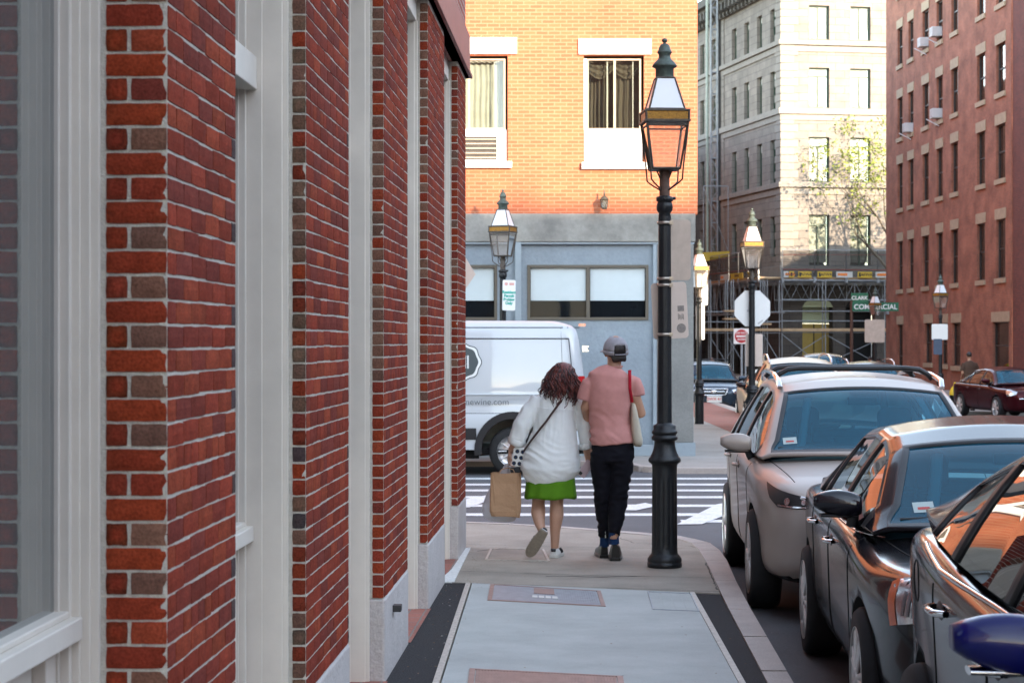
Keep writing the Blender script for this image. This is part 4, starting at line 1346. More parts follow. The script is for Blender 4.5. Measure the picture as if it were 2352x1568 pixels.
a = W(2052, 868, 126); tree('young street tree in fresh yellow-green leaf leaning out beside the red building', (a.x+1.2, 126, -.7), 17.5, (-.16, 0, 1), 5, 3600)
a = W(2140, 868, 124); tree('bare-limbed street tree hidden behind the red building', (a.x+3.5, 122, -.7), 16, (.05, 0, 1), 11, 3000)
# ------------------------------------------------------------ street lamps
m_cast = mat('black_cast_iron', (.008, .010, .012), .42, var=.35, vs=14, bump=.25, bs=70, spec=.4)
m_rust = mat('rusty_iron', (.085, .045, .03), .7, var=.4, vs=25, bump=.3, bs=60)
m_pat = mat('patinated_copper', (.075, .10, .085), .6, metal=.3, var=.4, vs=22, bump=.2)
m_lfr = mat('lantern_bronze', (.075, .062, .05), .55, metal=.35, var=.4, vs=30, bump=.2)
m_opal = mat('opal_glass', (.72, .74, .76), .25, var=.02)
m_amber = mat('amber_pierced_brass', (.30, .15, .02), .5, metal=.4, var=.5, vs=120)
m_lgl = glassmat('lamp_glass', (.45, .42, .38), .80, .06, tcol=(.97, .93, .90))
def lamp(label, loc, rz=.06, sc=1.0, detail=True, gcol=None):
    t = thing('street_lamp', label, 'street lamp', (0, 0, 0), 'old-fashioned gas style street lamps')
    n = 40
    mb = MB()
    def fl(a, z):
        if .16 < z < .68 and detail: return 1-.07*max(0, math.cos(10*a))**2
        return 1.0
    prof = [(.125, 0), (.132, .008), (.132, .036), (.127, .038), (.131, .050), (.129, .068), (.116, .088), (.107, .097), (.100, .105), (.098, .15)]
    prof += [(.0975-.003*i/20, .155+.53*i/20) for i in range(21)]
    prof += [(.094, .72), (.094, .744), (.097, .780), (.104, .790), (.121, .802), (.124, .814), (.121, .829), (.108, .842), (.105, .852), (.095, .872), (.086, .90), (.080, .93), (.078, .963), (.092, .967), (.100, .976), (.100, .990), (.093, 1.0), (.087, 1.006), (.088, 1.012), (.097, 1.018), (.0985, 1.03), (.093, 1.042), (.086, 1.047), (.086, 1.075), (.078, 1.086), (.062, 1.092), (.058, 1.10)]
    mb.lathe(prof, 80 if detail else 32, m=0, flute=fl)
    mb.build('base', m_cast, t)
    mb = MB()
    fp = lambda a, z: 1-.045*max(0, math.cos(8*a))
    mb.lathe([(.055, 1.09)]+[(.055-.007*i/12, 1.12+1.46*i/12) for i in range(13)]+[(.047, 2.60)], 64 if detail else 24, m=0, flute=fp if detail else None)
    mb.build('post', m_cast, t)
    mb = MB()
    mb.lathe([(.040, 2.595), (.046, 2.60), (.049, 2.625), (.049, 2.665), (.044, 2.70), (.050, 2.705), (.060, 2.72), (.063, 2.745), (.060, 2.77), (.052, 2.785), (.064, 2.79), (.066, 2.80), (.066, 2.822), (.046, 2.826), (.042, 2.83)], 28)
    mb.tube([(.0, -.04, 2.812), (.0, -.085, 2.812)], .014, 8); mb.tube([(.05, 0, 2.812), (.085, 0, 2.812)], .013, 8)
    mb.build('collar', m_cast, t)
    mb = MB(); mb.lathe([(.0405, 2.824), (.041, 2.90), (.0385, 2.905), (.039, 3.03)], 20); mb.build('neck', m_rust if detail else m_lfr, t)
    # lantern
    fr = MB(); 
    hb, ht, zb, zt = .105, .156, 3.035, 3.385      # half sides of the glass body
    b0, b1 = 3.385, 3.475; hbd = .163
    r0, r1, z0, z1 = .136, .068, 3.478, 3.725
    S = [(-1, -1), (1, -1), (1, 1), (-1, 1)]
    for (a, b) in S:
        fr.tube([(a*hb, b*hb, zb), (a*ht, b*ht, zt)], .0085, 6)
        fr.tube([(a*r0, b*r0, z0), (a*r1, b*r1, z1)], .0075, 6)
    def sq(h, z, r=.008):
        p = [(a*h, b*h, z) for a, b in S]
        for i in range(4): fr.tube([p[i], p[(i+1) % 4]], r, 6)
    sq(hb, zb, .010); sq(ht-.004, zt-.03, .007); sq(r1, z1, .008); sq(r0, z0+.002, .008)
    fr.box(-hbd-.012, hbd+.012, -hbd-.012, hbd+.012, b0-.002, b0+.014)
    fr.box(-hbd-.010, hbd+.010, -hbd-.010, hbd+.010, b1-.012, b1+.002)
    for (a, b) in S: fr.tube([(a*hbd, b*hbd, b0), (a*hbd, b*hbd, b1)], .009, 6)
    fr.box(-hb, hb, -hb, hb, zb-.012, zb+.004)
    # scroll supports
    for (a, b) in S:
        fr.tube([(a*hbd*.98, b*hbd*.98, b0), (a*.147, b*.147, 3.25), (a*.125, b*.125, 3.05), (a*.118, b*.118, 2.95), (a*.095, b*.095, 2.925), (a*.03, b*.03, 2.875)], .0065, 6)
        fr.tube([(a*.055, b*.055, zb), (a*.028, b*.028, 2.96)], .006, 6)
    fr.build('lantern_frame', m_lfr, t)
    g = MB()
    for k in range(4):
        (a, b), (c, d) = S[k], S[(k+1) % 4]
        q = .985
        g.add([(a*hb*q, b*hb*q, zb+.01), (c*hb*q, d*hb*q, zb+.01), (c*ht*q, d*ht*q, zt-.01), (a*ht*q, b*ht*q, zt-.01)], [(0, 1, 2, 3)])
    g.build('lantern_glass', gcol or m_lgl, t)
    g = MB()
    for k in range(4):
        (a, b), (c, d) = S[k], S[(k+1) % 4]
        g.add([(a*r0, b*r0, z0), (c*r0, d*r0, z0), (c*r1, d*r1, z1), (a*r1, b*r1, z1)], [(0, 1, 2, 3)])
    g.build('roof_pane', m_opal, t)
    g = MB()
    g.box(-hbd, hbd, -hbd, hbd, b0+.016, b1-.014); g.build('brass_band', m_amber, t)
    c = MB()
    c.lathe([(.070, 3.722), (.070, 3.80), (.092, 3.812), (.097, 3.818), (.090, 3.830), (.080, 3.845), (.062, 3.862), (.056, 3.868), (.050, 3.875), (.044, 3.895), (.050, 3.915), (.058, 3.922), (.055, 3.930), (.048, 3.942), (.042, 3.965), (.030, 3.985), (.012, 3.993), (.009, 3.998), (.018, 4.003), (.022, 4.015), (.018, 4.028), (.004, 4.033)], 28)
    c.build('finial', m_pat, t)
    return place(t, loc, rz, sc)
MLX, MLY = (1526.5-CX)*15.2/F, 15.2
main_lamp = lamp('large black fluted street lamp standing on the near sidewalk', (MLX, MLY, 0), .07)
p = W(1155, 1050, 30.3); lamp('street lamp behind the white van carrying the resident parking sign', (p.x, 30.3, -.06), -.35, 1.015, False)
p = W(1727, 1050, 33.1); lamp('sunlit street lamp with a stop sign back on its post', (p.x, 33.1, -.10), .1, 1.0, False)
p = W(1606, 900, 43.0); lamp('sunlit golden street lamp half hidden by the corner building edge', (p.x, 43.0, -.24), .25, 1.03, False)
p = W(2010, 868, 75.0); lamp('street lamp beside the green street name signs', (p.x, 75.0, -.38), .5, 1.02, False)
p = W(2160, 868, 61.0); lamp('street lamp in front of the red brick building', (p.x, 61.0, -.38), .45, 1.03, False)

# ------------------------------------------------------------ signs
m_alu = mat('sign_aluminium', (.46, .37, .30), .5, metal=.0, var=.08, vs=12, var2=.1, vs2=5)
m_alu2 = mat('pale_sign_back', (.58, .48, .41), .5, metal=.0, var=.05, vs=10)
m_strap = mat('steel_strap', (.42, .36, .30), .4, metal=.8, var=.2, vs=30)
m_sgreen = mat('sign_green', (.004, .11, .05), .5, var=.03)
m_sred = mat('sign_red', (.42, .012, .02), .5, var=.03)
m_swhite = mat('sign_white', (.72, .74, .72), .5, var=.03)
m_teal = mat('teal_lettering', (.02, .36, .28), .6, var=0)
m_sten = mat('grey_stencil', (.22, .19, .17), .7, var=.2, vs=60)
def post_r(z): return .055-.007*(z-1.12)/1.46
def sign(label, cat, c, poly, yaw, m, name='street_sign', th=.004, extra=None, roll=0.0, group=None):
    """flat plate with its outline in (x, z) about c; yaw turns it about z"""
    t = thing(name, label, cat, (0, 0, 0), group)
    mb = MB(); mb.prism(poly, -th/2, th/2, axis='y'); mb.build('plate', m, t, bevel=.0012)
    if extra: extra(t)
    t.location = c; t.rotation_euler = (0, roll, yaw)
    return t
def strap(root, zs, r, dy, w=.03):
    """bands round a post whose axis is dy behind or before the plate"""
    mb = MB()
    for z in zs:
        mb.lathe([(r, z-w/2), (r+.004, z-w/2), (r+.004, z+w/2), (r, z+w/2)], 20, (0, dy, 0), caps=False)
        mb.box(-.012, .012, min(0, dy)-(r+.018 if dy < 0 else 0), (max(0, dy)+(r+.018 if dy > 0 else 0)), z-.010, z+.010)
    mb.build('strap', m_strap, root)
s15 = F/15.2
def q15(px, py): return ((px-1534)/s15, H-(py-CY)/s15)
# upper plate, spans 1512..1590 x 503..643, turned a little
def ex1(t): strap(t, [.83-.46-.0, -.30], .052, -.064)
up_w = 78/s15; up_h = 140/s15
sign('large blank sign back, higher of the two on the near lamp post', 'sign', (MLX+.081, MLY+.066, q15(0, 573)[1]), rrect(-up_w/2, up_w/2, -up_h/2, up_h/2, .03), .22, m_alu, extra=None, roll=0)
for py, lb in ((512, 'topmost'), (640, 'second'), (655, 'third'), (768, 'lowest')):
    z = q15(0, py)[1]
    st = thing('sign_strap', lb+' of the four steel bands round the near lamp post', 'strap', (MLX, MLY, z), 'bands round the near lamp post')
    mb = MB()
    mb.lathe([(.052, z-.011), (.057, z-.011), (.057, z+.011), (.052, z+.011)], 20, (MLX-.0, MLY, 0), caps=False)
    mb.box(MLX+.035, MLX+.062, MLY-.045, MLY+.05, z-.014, z+.014)
    mb.build('band', m_strap, st)
    mb = MB(); mb.tube([(MLX+.050, MLY-.045, z), (MLX+.050, MLY-.065, z)], .007, 6)
    mb.build('bolt', m_strap, st)
lw, lh = 84/s15, 130/s15
def ex2(t):
    mb = MB(); 
    mb.box(lw*.22, lw*.40, -.0042, -.0022, -lh*.02, lh*.08); mb.build('stencil', m_sten, t)
    mb = MB()
    for i in range(5):
        mb.box(lw*.22+i*.010, lw*.22+i*.010+.006, -.0042, -.0022, -lh*.17+.006*(i % 2), -lh*.06-.005*(i % 3))
    mb.build('stencil', m_sten, t)
    mb = MB(); mb.prism(arc((lw*.30, -lh*.32), .036, 0, 342, 18), -.0042, -.0022, axis='y'); mb.build('stencil', m_sten, t)
sign('pale sign back with stencil marks, lower of the two on the near lamp post', 'sign', (MLX+.045, MLY+.068, q15(0, 713)[1]), rrect(-lw/2, lw/2, -lh/2, lh/2, .03), .16, m_alu2, extra=ex2, roll=-.05)

# resident parking sign
c = W(1169, 678, 30.0); s30 = F/30.0
w_, h_ = 30/s30, 70/s30
def ex3(t):
    for (i, tx) in enumerate(('Resident', 'Permit', 'Parking', 'Only')):
        mb = MB(); text_mesh(mb, tx, .056, T(0, -.0055, .045-.055*i) @ rot('X', PI/2), 0, .001, .003); mb.build('lettering', m_teal, t)
    mb = MB(); mb.prism(rrect(-.07, -.02, .145, .195, .02), -.0045, -.003, axis='y'); mb.prism(rrect(.0, .075, .15, .19, .006), -.0045, -.003, axis='y'); mb.build('symbol', mat('faded_red', (.62, .35, .30), .6), t)
sign('white resident permit parking sign with green lettering', 'sign', tuple(c), rrect(-w_/2, w_/2, -h_/2, h_/2, .02), .12, m_swhite, extra=ex3, roll=.02)
# diamond edge behind the wall end
c = W(1062, 630, 24.0); sign('grey back of a diamond sign poking out behind the brick corner', 'sign', tuple(c), [(-.30, 0), (0, -.23), (.16, 0), (0, .27)], .1, m_alu2)
t = thing('sign_post', 'thin steel post carrying the diamond sign behind the brick corner', 'post', (c.x-.03, 24.03, -.14))
mb = MB(); mb.tube([(c.x-.03, 24.03, -.14), (c.x-.03, 24.03, c.z+.2)], .025, 8); mb.build('tube', m_galv, t)
# stop sign back
def octo(r): return [(r*math.cos(R(22.5+45*i)), r*math.sin(R(22.5+45*i))) for i in range(8)]
def ex4(t):
    mb = MB(); mb.box(-.09, -.03, -.0042, -.002, -.06, -.02)
    mb.build('sticker', m_alu2 if False else mat('faint_grey_mark', (.45, .47, .47), .6), t)
    mb = MB(); mb.prism([(.10, -.27), (.18, -.21), (.17, -.19), (.09, -.24)], -.0042, -.002, axis='y')
    mb.build('sticker', mat('faint_grey_mark', (.45, .47, .47), .6), t)
c = W(1729, 708, 33.1)
sign('plain white back of an octagonal stop sign on the sunlit lamp post', 'stop sign', (c.x, 33.16, c.z), octo(.323), .06, m_swhite, extra=ex4)
c = W(1733, 804, 33.1)
sign('narrow grey sign back below the octagonal stop sign', 'sign', (c.x, 33.17, c.z), rrect(-.145, .145, -.27, .27, .02), .1, m_alu2)
# signs on the sunlit lamp at the building edge
c = W(1611, 668, 43.0)
sign('sunlit white sign back, higher one on the golden lamp post', 'sign', (c.x+.02, 43.08, W(0, 658, 43).z), rrect(-.11, .13, -.40, .40, .03), .2, m_swhite)
sign('sunlit white sign back, lower one on the golden lamp post', 'sign', (c.x-.02, 43.08, W(0, 741, 43).z), rrect(-.10, .10, -.37, .37, .03), .2, m_swhite)
# do not enter
Yd = 70.0; s70 = F/Yd
c = W(1703, 772, Yd)
def ex5(t):
    r = .235
    mb = MB(); mb.prism(arc((0, 0), r, 0, 350, 30), -.008, -.003, axis='y'); o = mb.build('red_disc', m_sred, t)
    mb = MB(); mb.box(-.18, .18, -.012, -.0085, -.03, .03); mb.build('white_bar', m_swhite, o)
    mb = MB(); text_mesh(mb, 'DO NOT', .095, T(0, -.0095, .115) @ rot('X', PI/2), 0, .001, .002); text_mesh(mb, 'ENTER', .095, T(0, -.0095, -.115) @ rot('X', PI/2), 0, .001, .002)
    mb.build('lettering', m_swhite, o)
sign('square do not enter sign with a red disc and white bar', 'sign', tuple(c), rrect(-.27, .27, -.27, .27, .02), -.08, m_swhite, extra=ex5)
t = thing('sign_post', 'grey steel post carrying the do not enter sign', 'post', (c.x+.05, Yd+.06, -.64))
mb = MB(); mb.box(c.x-.02, c.x+.05, Yd+.02, Yd+.08, -.64, c.z+.3); mb.box(c.x+.12, c.x+.18, Yd+.02, Yd+.08, -.64, c.z-.3)
mb.build('channel', m_galv, t)
# street name signs
Yn = 78.0
c = W(1956, 714, Yn)
t = thing('sign_post', 'brown steel pole carrying the two green street name signs', 'post', (c.x, Yn, -.6))
mb = MB(); mb.tube([(c.x, Yn, -.64), (c.x, Yn, W(0, 690, Yn).z)], .06, 8); mb.build('tube', m_rust, t)
def nameplate(label, cx_, cz_, w, h, txt, size, yaw, dx=0):
    def ex(t):
        mb = MB(); text_mesh(mb, txt, size, T(dx, -.012, -.01) @ rot('X', PI/2), 0, .002, .004); mb.build('lettering', m_swhite, t)
    return sign(label, 'street sign', (cx_, Yn-.09, cz_), rrect(-w/2, w/2, -h/2, h/2, .01), yaw, m_sgreen, 'street_name_sign', .012, ex)
w_ = 100/ (F/Yn)*.9; 
nameplate('long green street name sign reading COMMERCIAL', c.x+.92, W(0, 704.5, Yn).z, 1.82, .34, 'COMMERCIAL', .27, .03, .0)
nameplate('short green street name sign turned away on top of the pole', c.x+.30, W(0, 684, Yn).z, .66, .37, 'CLARK', .2, -.25)
c = W(2008, 760, 75.0)
sign('grey square sign back on the lamp post by the street name signs', 'sign', (c.x, 74.9, c.z), rrect(-.38, .38, -.43, .43, .05), .05, m_alu)
c = W(2158, 770, 61.0)
sign('white sign on the lamp post before the red building, higher one', 'sign', (c.x-.02, 60.88, W(0, 762, 61).z), rrect(-.25, .25, -.24, .24, .03), -.5, m_swhite)
sign('dark blue sign below the white one on the same lamp post', 'sign', (c.x-.08, 60.88, W(0, 796, 61).z), rrect(-.14, .14, -.24, .24, .03), -.6, mat('dark_blue_sign', (.05, .08, .13), .6))

# hydrant
t = thing('fire_hydrant', 'black hydrant with a yellow top in front of the red building', 'hydrant', (0, 0, 0))
mb = MB(); mb.lathe([(.18, 0), (.18, .05), (.13, .06), (.13, .42), (.17, .44), (.17, .48)], 16); mb.tube([(-.26, 0, .36), (.26, 0, .36)], .07, 10); mb.tube([(0, 0, .36), (0, -.24, .36)], .08, 10)
mb.build('barrel', m_cast, t)
mb = MB(); mb.lathe([(.18, .48), (.18, .53), (.165, .60), (.12, .70), (.06, .76), (.05, .80), (.045, .86), (.01, .87)], 16); mb.build('bonnet', mat('yellow_paint', (.62, .42, .02), .5), t)
p = W(2194, 900, 60.3); place(t, (p.x, 60.3, -.38))
# ------------------------------------------------------------ cars
def paint(name, col, metal=.55, rough=.28):
    return mat(name, col, rough, metal, var=.03, vs=3, coat=.14, spec=.12)
m_tyre = mat('tyre_rubber', (.012, .012, .013), .85, var=.15, vs=20)
m_rim = mat('alloy_rim', (.62, .61, .60), .35, metal=.75, var=.1)
m_blk = mat('black_plastic', (.007, .007, .008), .5, var=.08)
m_cavity = mat('dark_cavity', (.004, .004, .004), .95, var=0)
m_chrome = mat('chrome', (.62, .62, .62), .12, metal=1.0, var=.03)
m_seat = mat('seat_fabric', (.03, .033, .038), .85, var=.1)
m_lamp = glassmat('headlight_lens', (.20, .20, .21), .35, .03, 1.6)
m_refl = mat('headlight_reflector', (.55, .55, .56), .2, metal=.9, var=.3, vs=25)
m_amberl = mat('amber_reflector', (.60, .10, .015), .3, var=.1, vs=40)
m_plate = mat('plate_white', (.62, .60, .56), .5, var=.03)
m_redink = mat('plate_red_ink', (.45, .05, .04), .6, var=0)
m_trimg = mat('pale_trim', (.35, .38, .38), .8, var=0)
UX, UY, UZ = Vector((1, 0, 0)), Vector((0, 1, 0)), Vector((0, 0, 1))
m_wind = glassmat('windscreen_glass', (.002, .095, .16), .48, .01, 1.26, (.22, .62, .76))  # teal diffuse tint stands in for the blue sky reflection
m_side = glassmat('side_glass', (.008, .010, .012), .45, .01, 1.42, (.5, .6, .6))
def interp(keys, y):
    if y <= keys[0][0]: return keys[0][1:]
    for a, b in zip(keys, keys[1:]):
        if y <= b[0]:
            t = (y-a[0])/(b[0]-a[0])
            return tuple(p+(q-p)*t for p, q in zip(a[1:], b[1:]))
    return keys[-1][1:]
def bake(o):
    dg = bpy.context.evaluated_depsgraph_get()
    me = bpy.data.meshes.new_from_object(o.evaluated_get(dg))
    old = o.data
    o.modifiers.clear(); o.data = me
    bpy.data.meshes.remove(old)
    return o
class Proj:
    def __init__(s, objs):
        vs, fs = [], []
        for o in objs:
            b = len(vs); vs += [v.co.copy() for v in o.data.vertices]; fs += [[b+i for i in p.vertices] for p in o.data.polygons]
        s.t = BVHTree.FromPolygons(vs, fs)
    def hit(s, o, d):
        h = s.t.ray_cast(Vector(o), Vector(d).normalized())
        return (h[0], h[1]) if h[0] is not None else (None, None)
def patch(pj, poly, o, u, v, d, off=.004, div=3):
    """polygon in the (u, v) plane through o, thrown along d onto the body"""
    o, u, v, d = Vector(o), Vector(u), Vector(v), Vector(d).normalized()
    bm = bmesh.new()
    vs = [bm.verts.new((a, b, 0)) for a, b in poly]
    f = bm.faces.new(vs)
    bmesh.ops.triangulate(bm, faces=[f])
    for _ in range(div): bmesh.ops.subdivide_edges(bm, edges=[e for e in bm.edges if e.calc_length() > .045], cuts=1, use_grid_fill=False); bmesh.ops.triangulate(bm, faces=bm.faces)
    mb = MB(); pts = []; ok = True; last = None
    for w in bm.verts:
        p = o+u*w.co.x+v*w.co.y
        h, n = pj.hit(p, d)
        pts.append(None if h is None else h-d*off)
    bm.verts.index_update()
    fs = [[w.index for w in f.verts] for f in bm.faces]
    fs = [f for f in fs if all(pts[i] is not None for i in f)]
    pts = [p if p is not None else Vector((0, 0, 0)) for p in pts]
    bm.free()
    mb.add(pts, fs, 0, True)
    return mb
def seam(mb, pj, pts, side=-1, r=.0035, off=0.0, n=10):
    """dark groove line on the flank; pts in (y, z)"""
    out = []
    for (a, b) in zip(pts, pts[1:]):
        for i in range(n):
            y = a[0]+(b[0]-a[0])*i/n; z = a[1]+(b[1]-a[1])*i/n
            h, nn_ = pj.hit((side*3, y, z), (-side, 0, 0))
            if h is not None: out.append(h+Vector((side*off, 0, 0)))
    if len(out) > 1: mb.tube(out, r, 5)
def car(name, label, spec, paintm, group=None, full=True, cat='car'):
    S = spec
    t = thing(name, label, cat, (0, 0, 0), group)
    # ---- lower body
    ks = S['body']           # (y, halfwidth, z_bottom, z_shoulder, z_top_edge, z_top_centre)
    mb = MB()
    y0, y1 = ks[0][0], ks[-1][0]
    ys = sorted(set([k[0] for k in ks]))
    NS = 10
    rows = []
    for y in ys:
        w, zb, zs, ze, zc = interp(ks, y)
        sec = [(0, zb), (w*.62, zb), (w*.93, zb+.03), (w*.985, zb+(zs-zb)*.28), (w*S.get('waist', .99), zb+(zs-zb)*.5), (w, zs-.06), (w*.985, zs+.01), (w*.93, ze-.015 if ze > zs+.02 else zs+.03), (w*.80, ze), (w*.45, (ze+zc)/2+.006), (0, zc)]
        full_ = sec+[(-a, b) for a, b in sec[-2:0:-1]]
        rows.append([(a, y, b) for a, b in full_])
    m_ = len(rows[0])
    vs = [p for r_ in rows for p in r_]
    fs = []
    for i in range(len(rows)-1):
        for j in range(m_): fs.append((i*m_+j, i*m_+(j+1) % m_, (i+1)*m_+(j+1) % m_, (i+1)*m_+j))
    # caps as a quad strip
    def cap(b, rev):
        h = m_//2
        for j in range(h):
            a_, b_, c_, d_ = j, j+1, (m_-j-1) % m_, (m_-j) % m_
            q = [b+a_, b+b_, b+c_, b+d_]
            q = list(dict.fromkeys(q))
            if len(q) >= 3: fs.append(tuple(reversed(q)) if rev else tuple(q))
    cap(0, False); cap((len(rows)-1)*m_, True)
    mb.add(vs, fs, 0, True)
    body = mb.build('body', [paintm, m_blk, m_cavity], t)
    ss = body.modifiers.new('s', 'SUBSURF'); ss.levels = 2 if full else 1; ss.render_levels = ss.levels
    bake(body)
    # wheel openings
    wr, wy, tw = S['wheel_r'], S['wheels'], S['track']
    cut = MB()
    for y in wy:
        for sx in (-1, 1):
            cut.tube([(sx*(tw-.26), y, wr-.01), (sx*(tw+.4), y, wr-.01)], wr+.055, 40, m=0, smooth=True)
    co = cut.build('cut', [m_cavity])
    md = body.modifiers.new('b', 'BOOLEAN'); md.operation = 'DIFFERENCE'; md.object = co; md.solver = 'EXACT'
    try: md.material_mode = 'TRANSFER'
    except Exception: pass
    bake(body)
    bpy.data.objects.remove(co)
    me = body.data
    # lower cladding and cabin floor by material
    names = [m.name if m else '' for m in me.materials]
    ci = names.index('dark_cavity') if 'dark_cavity' in names else 0
    bi = names.index('black_plastic') if 'black_plastic' in names else 1
    gk = S['cabin']
    for p in me.polygons:
        c = p.center
        if abs(c.x) < tw-.20+.0 and c.z < S['zb']+.06: p.material_index = ci
        if c.z < S.get('clad', 0) and p.material_index == 0: p.material_index = bi
        if gk[0][0]+.10 < c.y < gk[-1][0]-.1 and c.z > interp(gk, c.y)[1]-.09 and abs(c.x) < interp(gk, c.y)[0]-.05 and p.normal.z > .6: p.material_index = ci
        p.use_smooth = True
    pj = Proj([body])
    # ---- greenhouse: (y, wbase, zbelt, wroof, zroof_edge, zroof_centre)
    gy0, gy1 = gk[0][0], gk[-1][0]
    N = 96 if full else 44
    NSd, NC, NT = 6, 4, 8
    def section(y):
        wb, zb, wr_, ze, zc = interp(gk, y)
        ze = max(ze, zb+.012); zc = max(zc, ze+.004)
        pts = []
        bul = .018*min(1, (ze-zb)/.3)
        cr = min(.055, (ze-zb)*.5)
        for i in range(NSd):
            q = i/(NSd-1); z = zb+(ze-cr-zb)*q
            qq = (z-zb)/(ze-zb)
            pts.append((wb+(wr_-wb)*qq+bul*math.sin(PI*qq), z))
        p0 = pts[-1]; p2 = (wr_-cr*1.1, ze+.004); p1 = (wr_+.002, ze)
        for i in range(1, NC+1):
            q = i/NC
            pts.append(((1-q)**2*p0[0]+2*q*(1-q)*p1[0]+q*q*p2[0], (1-q)**2*p0[1]+2*q*(1-q)*p1[1]+q*q*p2[1]))
        xr = pts[-1][0]; zr_ = pts[-1][1]
        for i in range(1, NT+1):
            q = i/NT; pts.append((xr*(1-q), zr_+(zc-zr_)*(1-(1-q)**2)))
        return pts
    fbow, rbow = S['fbow'], S['rbow']
    yf, yr = S['roof']           # roof runs from yf to yr; glass before and after
    def P(y, j, side):
        s_ = section(y); x, z = s_[j]
        w = max(s_[0][0], .1)
        k = (x/w)**2
        dy = 0
        if y < yf: dy = -fbow*(1-k)*(1.0 if y < yf-.15 else .75+.25*(yf-y)/.15)
        else:
            q = min(1, (y-yf)/.5) if y < yr else 1
            dy = -fbow*.75*(1-k)*(1-q) if y < yf+.5 else 0
        if y > yr-.4: dy += rbow*(1-k)*min(1, (y-(yr-.4))/.4)
        return Vector((side*x, y+dy, z))
    ysn = [gy0+(gy1-gy0)*i/N for i in range(N+1)]
    for extra in [yf, yr]+[e for w in S['win'] for e in w]: ysn.append(extra)
    ysn = sorted(set(round(v, 4) for v in ysn))
    J = NSd+NC+NT
    cells = {}
    fm_ = MB(); groups = {}
    def ztop_side(y):
        s_ = section(y); return s_[NSd-1][1]
    for i in range(len(ysn)-1):
        ya, yb = ysn[i], ysn[i+1]; ym = (ya+yb)/2
        for j in range(J-1):
            kind = 'paint'
            sc_ = section(ym); hgt = sc_[NSd-1][1]-sc_[0][1]
            if j < NSd-1:
                w_ = [k for k, (a, b) in enumerate(S['win']) if a <= ym <= b]
                if w_ and hgt > .09 and 1 <= j+1 <= NSd-1: kind = 'side%d' % w_[0]
                elif S['win'][0][0]-.05 < ym < S['win'][-1][1]+.05: kind = 'black' if hgt > .05 else 'paint'
                if j == NSd-2 and kind.startswith('side') and full: kind = 'side%d' % w_[0]
            elif j >= NSd+NC-1:
                if ym < yf and ym > gy0+.03:
                    kind = 'wind' if j >= NSd+NC else ('wind' if j >= NSd+NC-1 and True else 'black')
                    if ym > yf-.035 or ym < gy0+.06: kind = 'black'
                elif ym > yr and ym < gy1-.04:
                    kind = 'rear' if j >= NSd+NC else 'black'
            elif ym < yf and j >= NSd+1 and ym > gy0+.03: kind = 'black' if j == NSd+NC-2 else 'paint'
            for side in (-1, 1):
                q = [P(ya, j, side), P(yb, j, side), P(yb, j+1, side), P(ya, j+1, side)]
                key = kind if kind in ('paint', 'black') else (kind if kind in ('wind', 'rear') else kind+('L' if side < 0 else 'R'))
                cells.setdefault(key, []).append((i, j, side, q))
    def weld(lst, m=0):
        ids = {}; vs = []; fs = []
        for (i, j, side, q) in lst:
            ks_ = [(i, j), (i+1, j), (i+1, j+1), (i, j+1)]
            f = []
            for kk, p in zip(ks_, q):
                kx = (kk[0], kk[1], side if kk[1] < J-1 else 0)
                if kx not in ids: ids[kx] = len(vs); vs.append(p)
                if ids[kx] not in f: f.append(ids[kx])
            if side < 0: f = f[::-1]
            if len(f) > 2: fs.append(tuple(f))
        return vs, fs
    # frame: paint and black welded together for smooth shading
    mbf = MB()
    vs, fs = weld(cells['paint']+cells.get('black', []))
    mbf.add(vs, fs, 0, True)
    npaint = len(cells['paint'])
    mbf.m = [0 if k < npaint else 1 for k in range(len(mbf.f))]
    fr = mbf.build('cabin_frame', [paintm, m_blk], t, recalc=False)
    sol = fr.modifiers.new('thickness', 'SOLIDIFY'); sol.thickness = .02; sol.offset = -1 if False else 1
    sol.offset = 0
    for key, lst in cells.items():
        if key in ('paint', 'black'): continue
        vs, fs = weld(lst)
        g = MB(); g.add(vs, fs, 0, True)
        nm = 'windscreen' if key == 'wind' else ('rear_window' if key == 'rear' else 'side_window')
        g.build(nm, m_wind if key == 'wind' else m_side, t, recalc=False)
    # ---- inner pillar trims and windscreen sticker
    if full:
        for sd_ in (-1, 1):
            pts = [P(gy0+.14+(yf-.06-gy0-.14)*i/8, NSd+NC, sd_)+Vector((-sd_*.075, .05, -.035)) for i in range(9)]
            mb = MB(); mb.tube(pts, [(.03, .012)]*9, 8); mb.build('pillar_trim', m_trimg, t)
        ws = [c for c in t.children if c.name.startswith('windscreen')]
        if ws and S.get('sticker', True):
            pw = Proj(ws)
            mb = patch(pw, [(-.64+S.get('stkx', 0), .0), (-.545+S.get('stkx', 0), .008), (-.545+S.get('stkx', 0), .05), (-.64+S.get('stkx', 0), .042)], (0, -5, S['belt']+S.get('stk', .10)), UX, UZ, UY, .004, 1)
            if mb.f:
                so = mb.build('permit_sticker', mat('sticker_pale', (.38, .46, .44), .6, var=0), ws[0], recalc=False)
                mb = patch(pw, [(-.62+S.get('stkx', 0), .014), (-.565+S.get('stkx', 0), .018), (-.565+S.get('stkx', 0), .028), (-.62+S.get('stkx', 0), .024)], (0, -5, S['belt']+S.get('stk', .10)), UX, UZ, UY, .007, 1)
                if mb.f: mb.build('sticker_print', m_redink, so, recalc=False) if False else mb.build('sticker_print', m_redink, ws[0], recalc=False)
